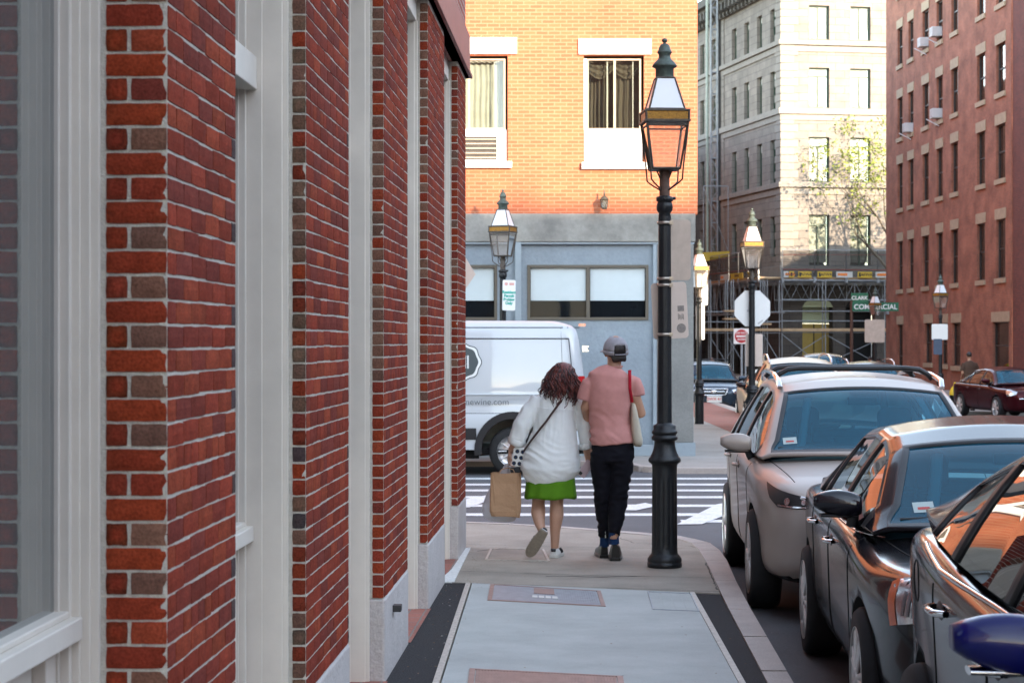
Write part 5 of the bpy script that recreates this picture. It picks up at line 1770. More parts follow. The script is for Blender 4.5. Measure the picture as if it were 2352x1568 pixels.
    # ---- wheels
    for y in wy:
        for sx in (-1, 1):
            if not full and sx > 0 and S.get('skipR', False): continue
            w = MB(); hw = .105
            prof = [(wr*.70, -hw), (wr*.93, -hw), (wr*.985, -hw*.8), (wr, -hw*.5), (wr, hw*.5), (wr*.985, hw*.8), (wr*.93, hw), (wr*.70, hw)]
            M = T(sx*(tw-hw), y, wr) @ rot('Y', PI/2)
            w.lathe(prof, 40 if full else 20, M=M, caps=False)
            tyre = w.build('wheel', m_tyre, t)
            r_ = MB()
            M = T(sx*(tw-.006), y, wr) @ rot('Y', sx*PI/2)
            r_.lathe([(wr*.60, -.12), (wr*.66, -.02), (wr*.70, .0), (wr*.715, .01), (wr*.72, -.005)], 36 if full else 20, M=M, caps=False)
            if full or True:
                ns = S.get('spokes', 5)
                for k in range(ns):
                    for dlt in ((-.14, .14) if full else (0,)):
                        a = 2*PI*k/ns+.3
                        c0 = (math.cos(a)*wr*.13, math.sin(a)*wr*.13, .0)
                        c1 = (math.cos(a+dlt)*wr*.68, math.sin(a+dlt)*wr*.68, -.004)
                        r_.tube([c0, c1], [(.022, .012), (.016, .010)], 8, M=M)
                r_.lathe([(.045, .012), (.05, 0), (.06, -.02)], 16, M=M)
            r_.build('rim', m_rim, tyre)
            d_ = MB(); d_.lathe([(wr*.66, 0), (wr*.66, -.03)], 24, M=T(sx*(tw-.10), y, wr) @ rot('Y', sx*PI/2)); d_.build('brake_disc', m_cavity, tyre)
    # ---- cabin contents
    if full:
        for (sx, sy) in S['seats']:
            s_ = MB()
            zb = S['belt']
            s_.prism(rrect(-.25, .25, zb-.35, zb+.10, .07), -.05, .07, axis='y', M=T(sx, sy, 0) @ rot('X', -.15))
            s_.prism(rrect(-.13, .13, zb+.13, zb+.33, .06), -.03, .05, axis='y', M=T(sx, sy+.04, 0) @ rot('X', -.15))
            s_.tube([(sx-.06, sy+.05, zb+.05), (sx-.06, sy+.06, zb+.2)], .01, 6); s_.tube([(sx+.06, sy+.05, zb+.05), (sx+.06, sy+.06, zb+.2)], .01, 6)
            s_.build('seat', m_seat, t, bevel=.02)
        s_ = MB(); zb = S['belt']
        s_.prism(rrect(-.6, .6, zb-.4, zb+.12, .08), -.06, .06, axis='y', M=T(0, S['seats'][0][1]+.95, 0)); s_.build('rear_seat', m_seat, t, bevel=.02)
        s_ = MB(); s_.lathe([(.175, -.012), (.187, 0), (.175, .012), (.163, 0), (.175, -.012)], 30, M=T(.36, S['seats'][0][1]-.55, zb+.0) @ rot('X', PI/2-.45), caps=False); s_.build('steering_wheel', m_blk, t)
        s_ = MB(); s_.box(-.11, .11, yf-.03-.06, yf-.03, interp(gk, yf)[4]-.13, interp(gk, yf)[4]-.07); s_.build('rear_view_mirror', m_blk, t, bevel=.01)
    # ---- mirrors
    mx, my, mz = S['mirror']
    for sx in (-1, 1):
        s_ = MB()
        prof = []
        w = S.get('mw', .22); h = S.get('mh', .145)
        nst = 9
        pts = []
        for i in range(nst):
            q = i/(nst-1)
            x = mx-w/2+w*q
            sc = math.sin(PI*(.12+.80*q))**.5
            sc *= (1.0-.25*q)
            pts.append((x, h*sc))
        vs, fs = [], []
        K = 12
        for (x, hh) in pts:
            for k in range(K):
                a = 2*PI*k/K
                dz = math.copysign(abs(math.sin(a))**.7, math.sin(a))*hh/2; dyy = math.copysign(abs(math.cos(a))**.7, math.cos(a))*.055
                vs.append((sx*x, my+dyy+(x-mx)*.10, mz+dz+(x-mx)*.08))
        for i in range(nst-1):
            for k in range(K): fs.append((i*K+k, i*K+(k+1) % K, (i+1)*K+(k+1) % K, (i+1)*K+k))
        fs.append(tuple(range(K))); fs.append(tuple(range((nst-1)*K, nst*K)))
        s_.add(vs, fs, 0, True)
        mm = s_.build('mirror', S.get('mirmat', paintm), t)
        s_ = MB(); s_.tube([(sx*(mx-w/2+.02), my+.01, mz-h*.42), (sx*(mx+w*.35), my+.01, mz-h*.40)], [(.05, .012), (.045, .010)], 10)
        s_.tube([(sx*(mx-w/2+.03), my, mz-h*.3), (sx*(S['body_w']-.06), my+.02, mz-h*.75)], [.025, .03], 8)
        s_.build('mirror_foot', m_blk if not S.get('mirchrome') else m_chrome, mm)
    return t, body, pj, paintm

def mirror_pts(p): return [(-a, b) for a, b in p][::-1]
UX, UY, UZ = Vector((1, 0, 0)), Vector((0, 1, 0)), Vector((0, 0, 1))
def add_patch(t, pj, name, m, poly, side=-1, az=45, z0=.8, off=.006, cx=0.0, cy=None, both=True, parent=None, div=3):
    """patch on the front corner: polygon (u across, v up) seen from azimuth az off the nose"""
    out = []
    for sd_ in ((-1, 1) if both else (side,)):
        a = R(az)
        d = Vector((-sd_*math.sin(a), math.cos(a), 0))         # travel direction of the throw
        u = Vector((-sd_*-math.cos(a)*-1 if False else sd_*math.cos(a), math.sin(a), 0))
        o = Vector((sd_*cx, cy, z0))-d*3
        pp = poly if sd_ > 0 else poly
        mb = patch(pj, pp, o, u, UZ, d, off, div)
        if mb.f: out.append(mb.build(name, m, parent or t, recalc=False))
    return out

# SUV nearest the crossing -------------------------------------------------
p_suv = paint('silver_beige_paint', (.36, .31, .275), .2, .34)
SUV = dict(body_w=.90, zb=.24, clad=.30, wheel_r=.345, wheels=(-1.33, 1.37), track=.905, spokes=5, waist=.975,
    body=[(-2.27, .50, .42, .62, .72, .745), (-2.22, .66, .28, .68, .82, .85), (-2.08, .78, .235, .74, .895, .93), (-1.85, .855, .225, .80, .94, .975), (-1.45, .895, .22, .90, .985, 1.025), (-1.0, .90, .22, .95, 1.03, 1.085), (-.6, .90, .22, .985, 1.05, 1.10), (.2, .90, .22, 1.0, 1.05, 1.08), (1.0, .90, .22, 1.02, 1.06, 1.08), (1.7, .885, .24, 1.03, 1.07, 1.09), (2.1, .83, .28, 1.0, 1.05, 1.07), (2.26, .74, .34, .92, .98, 1.0), (2.29, .62, .42, .80, .88, .9)],
    cabin=[(-1.22, .80, 1.035, .74, 1.05, 1.07), (-1.10, .82, 1.04, .74, 1.10, 1.125), (-.48, .845, 1.045, .615, 1.46, 1.50), (-.25, .85, 1.05, .60, 1.525, 1.575), (.4, .855, 1.055, .595, 1.56, 1.615), (1.2, .85, 1.065, .58, 1.54, 1.60), (1.75, .82, 1.08, .55, 1.48, 1.55), (2.12, .76, 1.06, .66, 1.10, 1.14)],
    fbow=.16, rbow=.08, roof=(-.42, 1.75), win=[(-.95, -.08), (-.0, .88), (.97, 1.55)], belt=1.03, seats=[(-.36, .12), (.36, .12)],
    mirror=(.955, -.78, 1.125), mw=.22, mh=.155)
t, body, pj, pm = car('parked_suv', 'silver-beige parked sport utility car with black roof bars and chrome roof rails', SUV, p_suv, 'cars parked along the near kerb')
def front_bits_suv(t, pj):
    hl = [(-.25, .095), (-.10, .062), (.14, .022), (.36, -.002), (.36, -.045), (.10, -.058), (-.06, -.052), (-.16, .0)]
    hl = [(a, b) for a, b in hl]
    # outline runs from the outer (flank) end to the inner end
    hs = add_patch(t, pj, 'headlight', m_blk, [(-a, b) for a, b in hl][::-1], az=28, z0=.815, cx=.72, cy=-2.1, off=.004)
    for sd_, h in zip((-1, 1), hs):
        for (u0, r_) in ((-.02, .024), (-.15, .018)):
            mb = patch(pj, arc((u0, -.012), r_, 0, 345, 14), Vector((sd_*.72, -2.1, .815))-Vector((-sd_*math.sin(R(28)), math.cos(R(28)), 0))*3, Vector((sd_*math.cos(R(28)), math.sin(R(28)), 0)), UZ, Vector((-sd_*math.sin(R(28)), math.cos(R(28)), 0)), .010, 1)
            mb.build('projector_lens', m_refl, h, recalc=False)
        d = Vector((-sd_*math.sin(R(28)), math.cos(R(28)), 0))
        strip = [(.06, -.034), (-.06, -.040), (-.20, -.040), (-.20, -.049), (-.06, -.051), (.06, -.044)]
        mb = patch(pj, strip, Vector((sd_*.72, -2.1, .815))-d*3, Vector((sd_*math.cos(R(28)), math.sin(R(28)), 0)), UZ, d, .009, 2)
        mb.build('running_light', m_refl, h, recalc=False)
    # grille and lower intake
    g = patch(pj, [(-.46, .20), (.46, .20), (.40, .05), (.30, -.04), (-.30, -.04), (-.40, .05)], (0, -4, .62), UX, UZ, UY, .006, 3)
    g.build('grille', m_blk, t, recalc=False)
    c = MB()
    lst = [(-.62, .83), (-.50, .80), (-.42, .67), (-.32, .585), (.32, .585), (.42, .67), (.50, .80), (.62, .83)]
    pts = []
    for (a, b), (c2, d2) in zip(lst, lst[1:]):
        for i in range(6):
            h, _n = pj.hit((a+(c2-a)*i/6, -4, b+(d2-b)*i/6), (0, 1, 0))
            if h: pts.append(h-UY*.006)
    c.tube(pts, .012, 8); c.build('grille_trim', m_chrome, t)
    g = patch(pj, [(-.60, .05), (.60, .05), (.52, -.06), (-.52, -.06)], (0, -4, .38), UX, UZ, UY, .006, 3); g.build('air_intake', m_blk, t, recalc=False)
    g = patch(pj, rrect(-.155, .155, -.075, .075, .01, 2), (0, -4, .50), UX, UZ, UY, .02, 1); g.build('number_plate', m_plate, t, recalc=False)
front_bits_suv(t, pj)
def side_bits(t, pj, doors, zs, zb, handles, sides=(-1, 1), hm=None, fuel=None):
    for sd_ in sides:
        for (ya, yb) in doors:
            mb = MB(); seam(mb, pj, [(ya, zs), (ya+.02, (zs+zb)/2), (ya, zb)], sd_, .0035); seam(mb, pj, [(yb, zs), (yb+.0, (zs+zb)/2), (yb-.08, zb)], sd_, .0035); seam(mb, pj, [(ya, zb), (yb-.08, zb)], sd_, .0035)
            mb.build('door_seam', m_cavity, t)
        for (hy, hz) in handles:
            h, n = pj.hit((sd_*3, hy, hz), (-sd_, 0, 0))
            if h is None: continue
            mb = MB(); mb.tube([h+Vector((sd_*.004, -.10, 0)), h+Vector((sd_*.034, -.075, .0)), h+Vector((sd_*.038, 0, .0)), h+Vector((sd_*.034, .075, .0)), h+Vector((sd_*.004, .10, 0))], [(.014, .011)]*5, 8)
            o_ = mb.build('door_handle', hm or m_chrome, t)
            mb = MB(); mb.sphere(h+Vector((-sd_*.004, .0, 0)), (.012, .075, .032), 8); mb.build('handle_recess', m_blk, o_)
side_bits(t, pj, [(-.98, .02), (.02, 1.0)], 1.02, .33, [(-.16, .93), (.80, .95)], hm=p_suv)
# hood shut line, wipers, roof bars and rails, sticker
for sd_ in (-1, 1):
    pts = []
    for i in range(15):
        y = -1.95+.85*i/14; x = sd_*(.64+.10*i/14)
        h, n = pj.hit((x, y, 3), (0, 0, -1))
        if h: pts.append(h)
    mb = MB(); mb.tube(pts, .0035, 5); mb.build('bonnet_seam', m_cavity, t)
for (a, b) in (((-.68, -1.15, 1.105), (.10, -1.22, 1.135)), ((.02, -1.2, 1.12), (.62, -1.10, 1.13))):
    mb = MB(); mb.tube([a, b], .009, 6); mb.build('wiper', m_blk, t)
for sd_ in (-1, 1):
    mb = MB(); mb.tube([(sd_*.60, -.40, 1.515), (sd_*.605, -.34, 1.565), (sd_*.60, .1, 1.61), (sd_*.59, .9, 1.625), (sd_*.57, 1.45, 1.60), (sd_*.56, 1.6, 1.54)], [(.022, .018)]*6, 8); mb.build('roof_rail', m_chrome, t)
for y in (.05, .95):
    mb = MB(); mb.tube([(-.60, y, 1.57), (-.565, y, 1.61), (-.50, y, 1.645), (-.4, y, 1.655), (.4, y, 1.655), (.50, y, 1.645), (.565, y, 1.61), (.60, y, 1.57)], [(.03, .02)]*8, 8); mb.build('roof_bar', m_blk, t)
place(t, (2.62, 15.25, -.14), -.045)
suv_root = t

# dark sedan in the middle --------------------------------------------------
p_dark = paint('dark_bronze_paint', (.007, .007, .009), .0, .14)
SED = dict(stkx=.05, body_w=.90, zb=.20, clad=.0, wheel_r=.325, wheels=(-1.38, 1.40), track=.903, spokes=7, waist=.985,
    body=[(-2.38, .50, .38, .52, .58, .60), (-2.32, .66, .25, .66, .76, .79), (-2.15, .79, .205, .74, .85, .87), (-1.85, .86, .20, .79, .885, .92), (-1.4, .895, .20, .82, .885, .94), (-.95, .90, .20, .88, .94, 1.005), (-.5, .90, .20, .905, .965, 1.0), (.3, .90, .20, .92, .97, .99), (1.1, .895, .20, .94, .985, 1.0), (1.7, .88, .22, .955, 1.0, 1.03), (2.15, .82, .26, .93, .985, 1.02), (2.38, .72, .32, .84, .92, .95), (2.42, .60, .42, .72, .80, .82)],
    cabin=[(-1.12, .79, .955, .73, .97, .99), (-1.0, .80, .96, .73, 1.015, 1.04), (-.42, .825, .965, .60, 1.315, 1.355), (-.15, .83, .97, .575, 1.375, 1.43), (.3, .835, .975, .565, 1.395, 1.455), (.85, .83, .985, .555, 1.36, 1.42), (1.25, .81, .995, .57, 1.24, 1.29), (1.85, .74, 1.01, .66, 1.03, 1.055)],
    fbow=.17, rbow=.12, roof=(-.36, .95), win=[(-.88, -.04), (.03, .80), (.84, 1.15)], belt=.95, seats=[(-.36, .05), (.36, .05)],
    mirror=(.915, -.66, 1.065), mw=.23, mh=.15, mirmat=mat('gloss_black', (.006, .006, .010), .18, var=0, coat=.3, spec=.3))
t, body, pj, pm = car('parked_sedan', 'very dark glossy parked sedan between the beige utility car and the nearest car', SED, p_dark, 'cars parked along the near kerb')
hl = [(.20, .05), (.19, -.02), (.16, -.12), (.05, -.10), (-.14, -.06), (-.16, .02), (.0, .055), (.12, .09)]
for nm, m_, pts_, of in (('headlight', m_refl, hl, .006),):
    hs = add_patch(t, pj, nm, m_, pts_, az=38, z0=.775, cx=.66, cy=-2.05, off=of)
    for sd_, h in zip((-1, 1), hs):
        d = Vector((-sd_*math.sin(R(38)), math.cos(R(38)), 0)); o_ = Vector((sd_*.66, -2.05, .775))-d*3; u_ = Vector((sd_*math.cos(R(38)), math.sin(R(38)), 0))
        mb = patch(pj, [(.205, .055), (.20, -.02), (.17, -.125), (.11, -.11), (.14, -.02), (.15, .08)], o_, u_, UZ, d, .010, 1); mb.build('side_reflector', m_amberl, h, recalc=False)
        for k in range(4):
            mb = patch(pj, [(-.04+.035*k, .03), (-.018+.035*k, .035), (-.022+.035*k, -.07), (-.042+.035*k, -.065)], o_, u_, UZ, d, .010, 1); mb.build('lens_fin', m_lamp, h, recalc=False)
g = patch(pj, [(-.42, .10), (.42, .10), (.34, -.10), (-.34, -.10)], (0, -4, .56), UX, UZ, UY, .006, 3); g.build('grille', m_blk, t, recalc=False)
g = patch(pj, rrect(-.155, .155, -.075, .075, .01, 2), (0, -4, .42), UX, UZ, UY, .015, 1); g.build('number_plate', m_plate, t, recalc=False)
side_bits(t, pj, [(-.95, .0), (.0, .93)], .95, .28, [(-.17, .835), (.74, .855)])
for sd_ in (-1, 1):
    pts = []
    for i in range(15):
        y = -2.0+1.0*i/14; x = sd_*(.60+.14*i/14)
        h, n = pj.hit((x, y, 3), (0, 0, -1))
        if h: pts.append(h)
    mb = MB(); mb.tube(pts, .004, 5); mb.build('bonnet_seam', m_cavity, t)
for (a, b) in (((-.66, -1.06, 1.02), (.02, -1.16, 1.06)), ((.0, -1.15, 1.05), (.62, -1.02, 1.04))):
    mb = MB(); mb.tube([a, b], .009, 6); mb.build('wiper', m_blk, t)
for sd_ in (-1, 1):
    mb = MB(); seam(mb, pj, [(-1.0, .93), (1.3, .965)], sd_, .007, .002, 20); mb.build('belt_trim', m_chrome, t)
    mb = MB(); seam(mb, pj, [(-.92, .235), (.98, .235)], sd_, .014, .004, 16); mb.build('sill_trim', m_rim, t)
place(t, (2.555, 10.42, -.14), -.06)
sed_root = t

# nearest car ---------------------------------------------------------------
p_navy = paint('navy_paint', (.005, .006, .012), .0, .12)
NEAR = dict(SED); NEAR.update(body_w=.90, wheel_r=.34, wheels=(-1.37, 1.38), track=.903, spokes=5, waist=.97,
    body=[(-2.28, .50, .40, .58, .66, .68), (-2.22, .66, .25, .66, .76, .79), (-2.05, .79, .215, .74, .86, .89), (-1.75, .86, .21, .82, .93, .96), (-1.35, .895, .21, .90, .985, 1.03), (-.9, .90, .21, .95, 1.02, 1.07), (-.4, .90, .21, .975, 1.03, 1.07), (.3, .90, .21, 1.0, 1.05, 1.08), (.9, .90, .21, 1.03, 1.085, 1.11), (1.4, .88, .22, 1.06, 1.12, 1.15), (1.85, .845, .25, 1.07, 1.13, 1.16), (2.12, .76, .30, 1.0, 1.08, 1.10), (2.22, .64, .38, .86, .94, .96)],
    cabin=[(-1.15, .79, 1.035, .73, 1.05, 1.07), (-1.0, .80, 1.04, .73, 1.10, 1.12), (-.45, .825, 1.045, .61, 1.37, 1.41), (-.15, .83, 1.05, .585, 1.43, 1.48), (.3, .835, 1.06, .575, 1.46, 1.51), (.85, .83, 1.08, .565, 1.43, 1.49), (1.3, .82, 1.11, .57, 1.34, 1.40), (2.0, .74, 1.14, .65, 1.16, 1.18)],
    roof=(-.38, 1.15), win=[(-.90, -.06), (.02, .82), (.90, 1.35)], belt=1.03, mirror=(.98, -.70, 1.045), mw=.26, mh=.165, mirmat=mat('deep_blue_paint', (.001, .003, .085), .28, .0, var=0, coat=.25, spec=.2), mirchrome=True)
t, body, pj, pm = car('parked_car', 'nearest parked dark car with a deep blue door mirror', NEAR, p_navy, 'cars parked along the near kerb')
side_bits(t, pj, [(-.93, .0), (.0, .95)], 1.0, .30, [(-.15, .90), (.78, .935)])
for sd_ in (-1, 1):
    mb = MB(); seam(mb, pj, [(-1.0, 1.0), (.9, 1.045), (1.4, 1.085)], sd_, .011, .004, 20); mb.build('belt_trim', m_chrome, t)
    mb = MB(); pts = []
    for k in range(17):
        a = 2*PI*k/16; h, n = pj.hit((sd_*3, 1.42+.085*math.cos(a)*(1 if abs(math.cos(a)) < .9 else .95), .955+.07*math.sin(a)), (-sd_, 0, 0))
        if h: pts.append(h)
    mb.tube(pts, .003, 5); mb.build('fuel_flap_seam', m_cavity, t)
place(t, (2.25, 5.66, -.14), -.045); t.scale = (1, 1, 1.055)

# far cars -------------------------------------------------------------------
p_cream = paint('cream_paint', (.52, .47, .36), .3, .3)
t, body, pj, pm = car('parked_suv', 'cream parked sport utility car beyond the crossing, behind the beige one', SUV, p_cream, 'cars parked beyond the crossing', full=False)
front_bits_suv(t, pj)
for sd_ in (-1, 1):
    mb = MB(); mb.tube([(sd_*.60, -.40, 1.515), (sd_*.605, -.30, 1.60), (sd_*.60, .1, 1.67), (sd_*.59, .9, 1.68), (sd_*.57, 1.45, 1.64), (sd_*.56, 1.6, 1.54)], [(.022, .018)]*6, 8); mb.build('roof_rail', m_chrome, t)
place(t, (5.78, 40.2, -.27), -.05, 1.03)
p_beige = paint('beige_paint', (.30, .26, .20), .4, .3)
t, body, pj, pm = car('parked_sedan', 'beige parked sedan seen behind the stop sign lamp post', SED, p_beige, 'cars parked beyond the crossing', full=False)
place(t, (6.45, 48.5, -.38), -.05)
p_maroon = paint('maroon_paint', (.05, .006, .009), .4, .18)
SEDM = dict(SED); SEDM['mirmat'] = p_maroon; SEDM['sticker'] = False
t, body, pj, pm = car('parked_sedan', 'dark maroon sedan angled in front of the red brick building', SEDM, p_maroon, 'cars parked beyond the crossing', full=True)
hs = add_patch(t, pj, 'headlight', m_refl, hl, az=38, z0=.775, cx=.66, cy=-2.05, off=.006)
g = patch(pj, [(-.42, .10), (.42, .10), (.34, -.10), (-.34, -.10)], (0, -4, .56), UX, UZ, UY, .006, 3); g.build('grille', m_blk, t, recalc=False)
mb = MB(); 
for i, (a, b) in enumerate((((-.60), .60),)):
    pts = [pj.hit((a+(b-a)*k/12, -4, .60), (0, 1, 0))[0] for k in range(13)]
    mb.tube([p-UY*.008 for p in pts if p], .018, 6)
mb.build('grille_trim', m_chrome, t)
side_bits(t, pj, [(-.95, .0), (.0, .93)], .95, .28, [(-.17, .835), (.74, .855)], hm=p_maroon)
place(t, (14.2, 57.1, -.46), .14, 1.0)
p_slate = paint('slate_blue_paint', (.035, .050, .07), .5, .25)
t, body, pj, pm = car('oncoming_suv', 'dark blue-grey sport utility car facing the camera past the stone pillar', SUV, p_slate, full=False)
# wide chrome framed grille, plate, lamps
lst = [(-.42, .84), (.42, .84), (.34, .66), (-.34, .66), (-.42, .84)]
pts = []
for (a, b), (c2, d2) in zip(lst, lst[1:]):
    for i in range(6):
        h, _n = pj.hit((a+(c2-a)*i/6, -4, b+(d2-b)*i/6), (0, 1, 0))
        if h: pts.append(h-UY*.012)
g = patch(pj, [(-.40, .08), (.40, .08), (.33, -.08), (-.33, -.08)], (0, -4, .75), UX, UZ, UY, .006, 2); g.build('grille', m_blk, t, recalc=False)
mb = MB(); mb.tube(pts, .020, 6); mb.build('grille_trim', m_chrome, t)
mb = MB()
h, _n = pj.hit((0, -4, .76), (0, 1, 0)); mb.sphere(h-UY*.02, (.10, .02, .05), 8); mb.tube([h+Vector((-.32, -.012, 0)), h+Vector((.32, -.012, 0))], .02, 6); mb.build('badge', m_chrome, t)
hs = add_patch(t, pj, 'headlight', m_refl, [(-.17, .05), (.18, .09), (.16, -.05), (-.12, -.07)], az=28, z0=.77, cx=.66, cy=-2.1, off=.006)
pc = Vector((.02, -2.30, .55))
mb = MB(); mb.box(-.19, .23, -2.33, -2.31, .46, .64); o_ = mb.build('number_plate', m_plate, t)
mb = MB(); text_mesh(mb, '2WX 41', .12, T(.02, -2.332, .55) @ rot('X', PI/2), 0, .001, .003); mb.build('lettering', m_redink, o_)
g = patch(pj, [(-.60, .08), (.60, .08), (.52, -.10), (-.52, -.10)], (0, -4, .40), UX, UZ, UY, .006, 2); g.build('air_intake', m_blk, t, recalc=False)
# roof basket
mb = MB()
for y in (0, .8): mb.tube([(-.6, y, 1.66), (.6, y, 1.66)], .02, 6)
for x in (-.6, -.3, 0, .3, .6): mb.tube([(x, 0, 1.66), (x, .8, 1.66)], .012, 6)
mb.build('roof_basket', m_blk, t)
p = W(1645, 950, 58); place(t, (p.x, 60.4, -.52), -.03, 1.02)
p_blk = paint('black_paint', (.012, .013, .016), .4, .2)
t, body, pj, pm = car('waiting_suv', 'dark sport utility car with roof rails beyond the cream one, only its roof showing', SUV, p_blk, full=False)
for sd_ in (-1, 1):
    mb = MB(); mb.tube([(sd_*.60, -.40, 1.515), (sd_*.605, -.30, 1.60), (sd_*.60, .1, 1.67), (sd_*.59, .9, 1.68), (sd_*.57, 1.45, 1.64)], [(.022, .018)]*5, 8); mb.build('roof_rail', m_chrome, t)
place(t, (9.55, 53.2, -.43), -.04)
t, body, pj, pm = car('waiting_sedan', 'brown roofed car farthest down the road before the scaffold', SED, paint('brown_paint', (.09, .065, .05), .4, .25), full=False)
place(t, (10.3, 66.0, -.2), -.02, 1.05)

# delivery van ----------------------------------------------------------------
m_van = mat('van_white', (.47, .50, .52), .28, var=.02, vs=2, coat=.6)
t = thing('delivery_van', 'white delivery van with dark emblem and lettering parked across the side street', 'van', (0, 0, 0))
# local: x along the van (rear at +x), y across (near flank at y=0), z up
Vy0, Vw = 0.0, 2.0
def vx(px): return (px-1343)/165.7
prof = [(-5.3, .36), (0.02, .36), (.045, .42), (.03, .9), (-.005, 1.35), (-.06, 1.80), (-.11, 2.02), (-.20, 2.10), (-.40, 2.145), (-5.3, 2.17), (-6.0, 1.5), (-6.2, 1.0), (-6.2, .36)]
mb = MB()
secs = [(0.16, 0, 0), (.05, .0, .0), (.012, .0, .0), (0, 0, 0), (-.0, 0, 0)]
nst = 16
vs, fs = [], []
def inset(y):
    d = min(y, Vw-y)
    return max(0, .16-d)
def tumble(z): return .0 if z < 1.2 else .10*((z-1.2)/.97)**1.6
yst = [0, .01, .04, .09, .16, .4, 1.0, 1.6, 1.84, 1.91, 1.96, 1.99, 2.0]
# flank as a dense grid with tumblehome, plus the back doors
zs_ = [.36, .42, .55, .70, .84, .86, .90, .93, 1.03, 1.06, 1.10, 1.14, 1.18, 1.3, 1.5, 1.7, 1.86, 1.96, 2.03, 2.08, 2.12, 2.145, 2.165]
def rear_x(z):
    for (a, b), (c, d) in zip(prof[1:10], prof[2:11]):
        if b <= z <= d or (b == d == z): return a+(c-a)*(z-b)/max(d-b, 1e-6)
    return -.4
def flank_y(z):
    y = 0.0
    if .84 < z < .885: y += .012
    if .885 <= z < 1.10: y += .022*math.sin(PI*(z-.885)/.215)
    if z >= 1.10 and z < 1.14: y -= .006
    if z > 1.3: y += .10*((z-1.3)/.87)**1.5
    if z > 2.03: y += .14*((z-2.03)/.14)**1.6
    return y
xs_v = [0, -.01, -.03, -.07, -.13, -.2, -.35, -.6]+[-.6-.15*i for i in range(1, 32)]
def vpt(x, z, far=False):
    rx = rear_x(z)
    xx = rx+x
    y = flank_y(z)
    d = -x
    if d < .13: y += .10*(1-d/.13)**2
    return (xx, y if not far else Vw-y, z)
for far in (False, True):
    vs = [vpt(x, z, far) for z in zs_ for x in xs_v]; nx_ = len(xs_v)
    fs = [(j*nx_+i, j*nx_+i+1, (j+1)*nx_+i+1, (j+1)*nx_+i) for j in range(len(zs_)-1) for i in range(nx_-1)]
    mb.add(vs, fs, 0, True)
# rear face and roof
nx_ = 2
vs = []; 
for z in zs_: a = vpt(0, z); b = vpt(0, z, True); vs += [a, b]
mb.add(vs, [(2*j, 2*j+1, 2*j+3, 2*j+2) for j in range(len(zs_)-1)], 0, True)
vs = []
for x in xs_v: a = vpt(x, zs_[-1]); b = vpt(x, zs_[-1], True); m2 = ((a[0]), 1.0, a[2]+.03); vs += [a, m2, b]
mb.add(vs, [(3*i+k, 3*i+k+1, 3*i+4+k, 3*i+3+k) for i in range(len(xs_v)-1) for k in range(2)], 0, True)
bx = xs_v[-1]
mb.add([vpt(0, .36), vpt(0, .36, True), vpt(bx, .36, True), vpt(bx, .36)], [(0, 1, 2, 3)])
mb.add([vpt(bx, z) for z in zs_]+[vpt(bx, z, True) for z in reversed(zs_)], [tuple(range(2*len(zs_)))])
van = mb.build('body', [m_van, m_cavity], t)
wxc, wrr = vx(1178), .335
arch = MB(); arch.tube([(wxc, -.3, wrr+.02), (wxc, .42, wrr+.02)], .44, 40)
co = arch.build('cut', [m_cavity]); 
bmv = bmesh.new(); bmv.from_mesh(van.data); bmesh.ops.remove_doubles(bmv, verts=bmv.verts, dist=.0005); bmesh.ops.recalc_face_normals(bmv, faces=bmv.faces); bmv.to_mesh(van.data); bmv.free()
md = van.modifiers.new('b', 'BOOLEAN'); md.operation = 'DIFFERENCE'; md.object = co; md.solver = 'EXACT'
try: md.material_mode = 'TRANSFER'
except Exception: pass
bake(van); bpy.data.objects.remove(co)
for p_ in van.data.polygons: p_.use_smooth = True
# front part of the van (out of frame)
mb = MB(); mb.prism([(bx-.35, .36), (bx-.35, 2.16), (bx-.9, 2.1), (bx-1.7, 1.3), (bx-2.1, 1.0), (bx-2.15, .36)], .05, 1.95, axis='y'); mb.build('cab', m_van, t, bevel=.08)
# arch trim and lower cladding
mb = MB()
for i in range(24):
    a0, a1 = R(-8+196*i/24), R(-8+196*(i+1)/24)
    q = []
    for a in (a0, a1):
        for r_ in (.435, .535):
            q.append((wxc+r_*math.cos(a), -.022, wrr+.02+r_*math.sin(a)))
    q2 = [(x, .10, z) for (x, y, z) in q]
    mb.add(q+q2, [(0, 2, 3, 1), (1, 3, 7, 5), (0, 4, 6, 2)], 0, False)
mb.build('arch_trim', m_blk, t)
mb = MB(); mb.box(vx(960), vx(1094), -.02, .03, .50, .66); mb.build('side_moulding', m_blk, t, bevel=.01)
mb = MB(); mb.box(bx, .0, .10, 1.9, .30, .358); mb.tube([(vx(1000), .15, .27), (vx(1100), .15, .27)], .04, 8); mb.build('underframe', m_cavity, t)
mb = MB(); mb.tube([(vx(1040), .9, .25), (vx(1130), .9, .30)], .06, 8); mb.build('exhaust', m_rust, t)
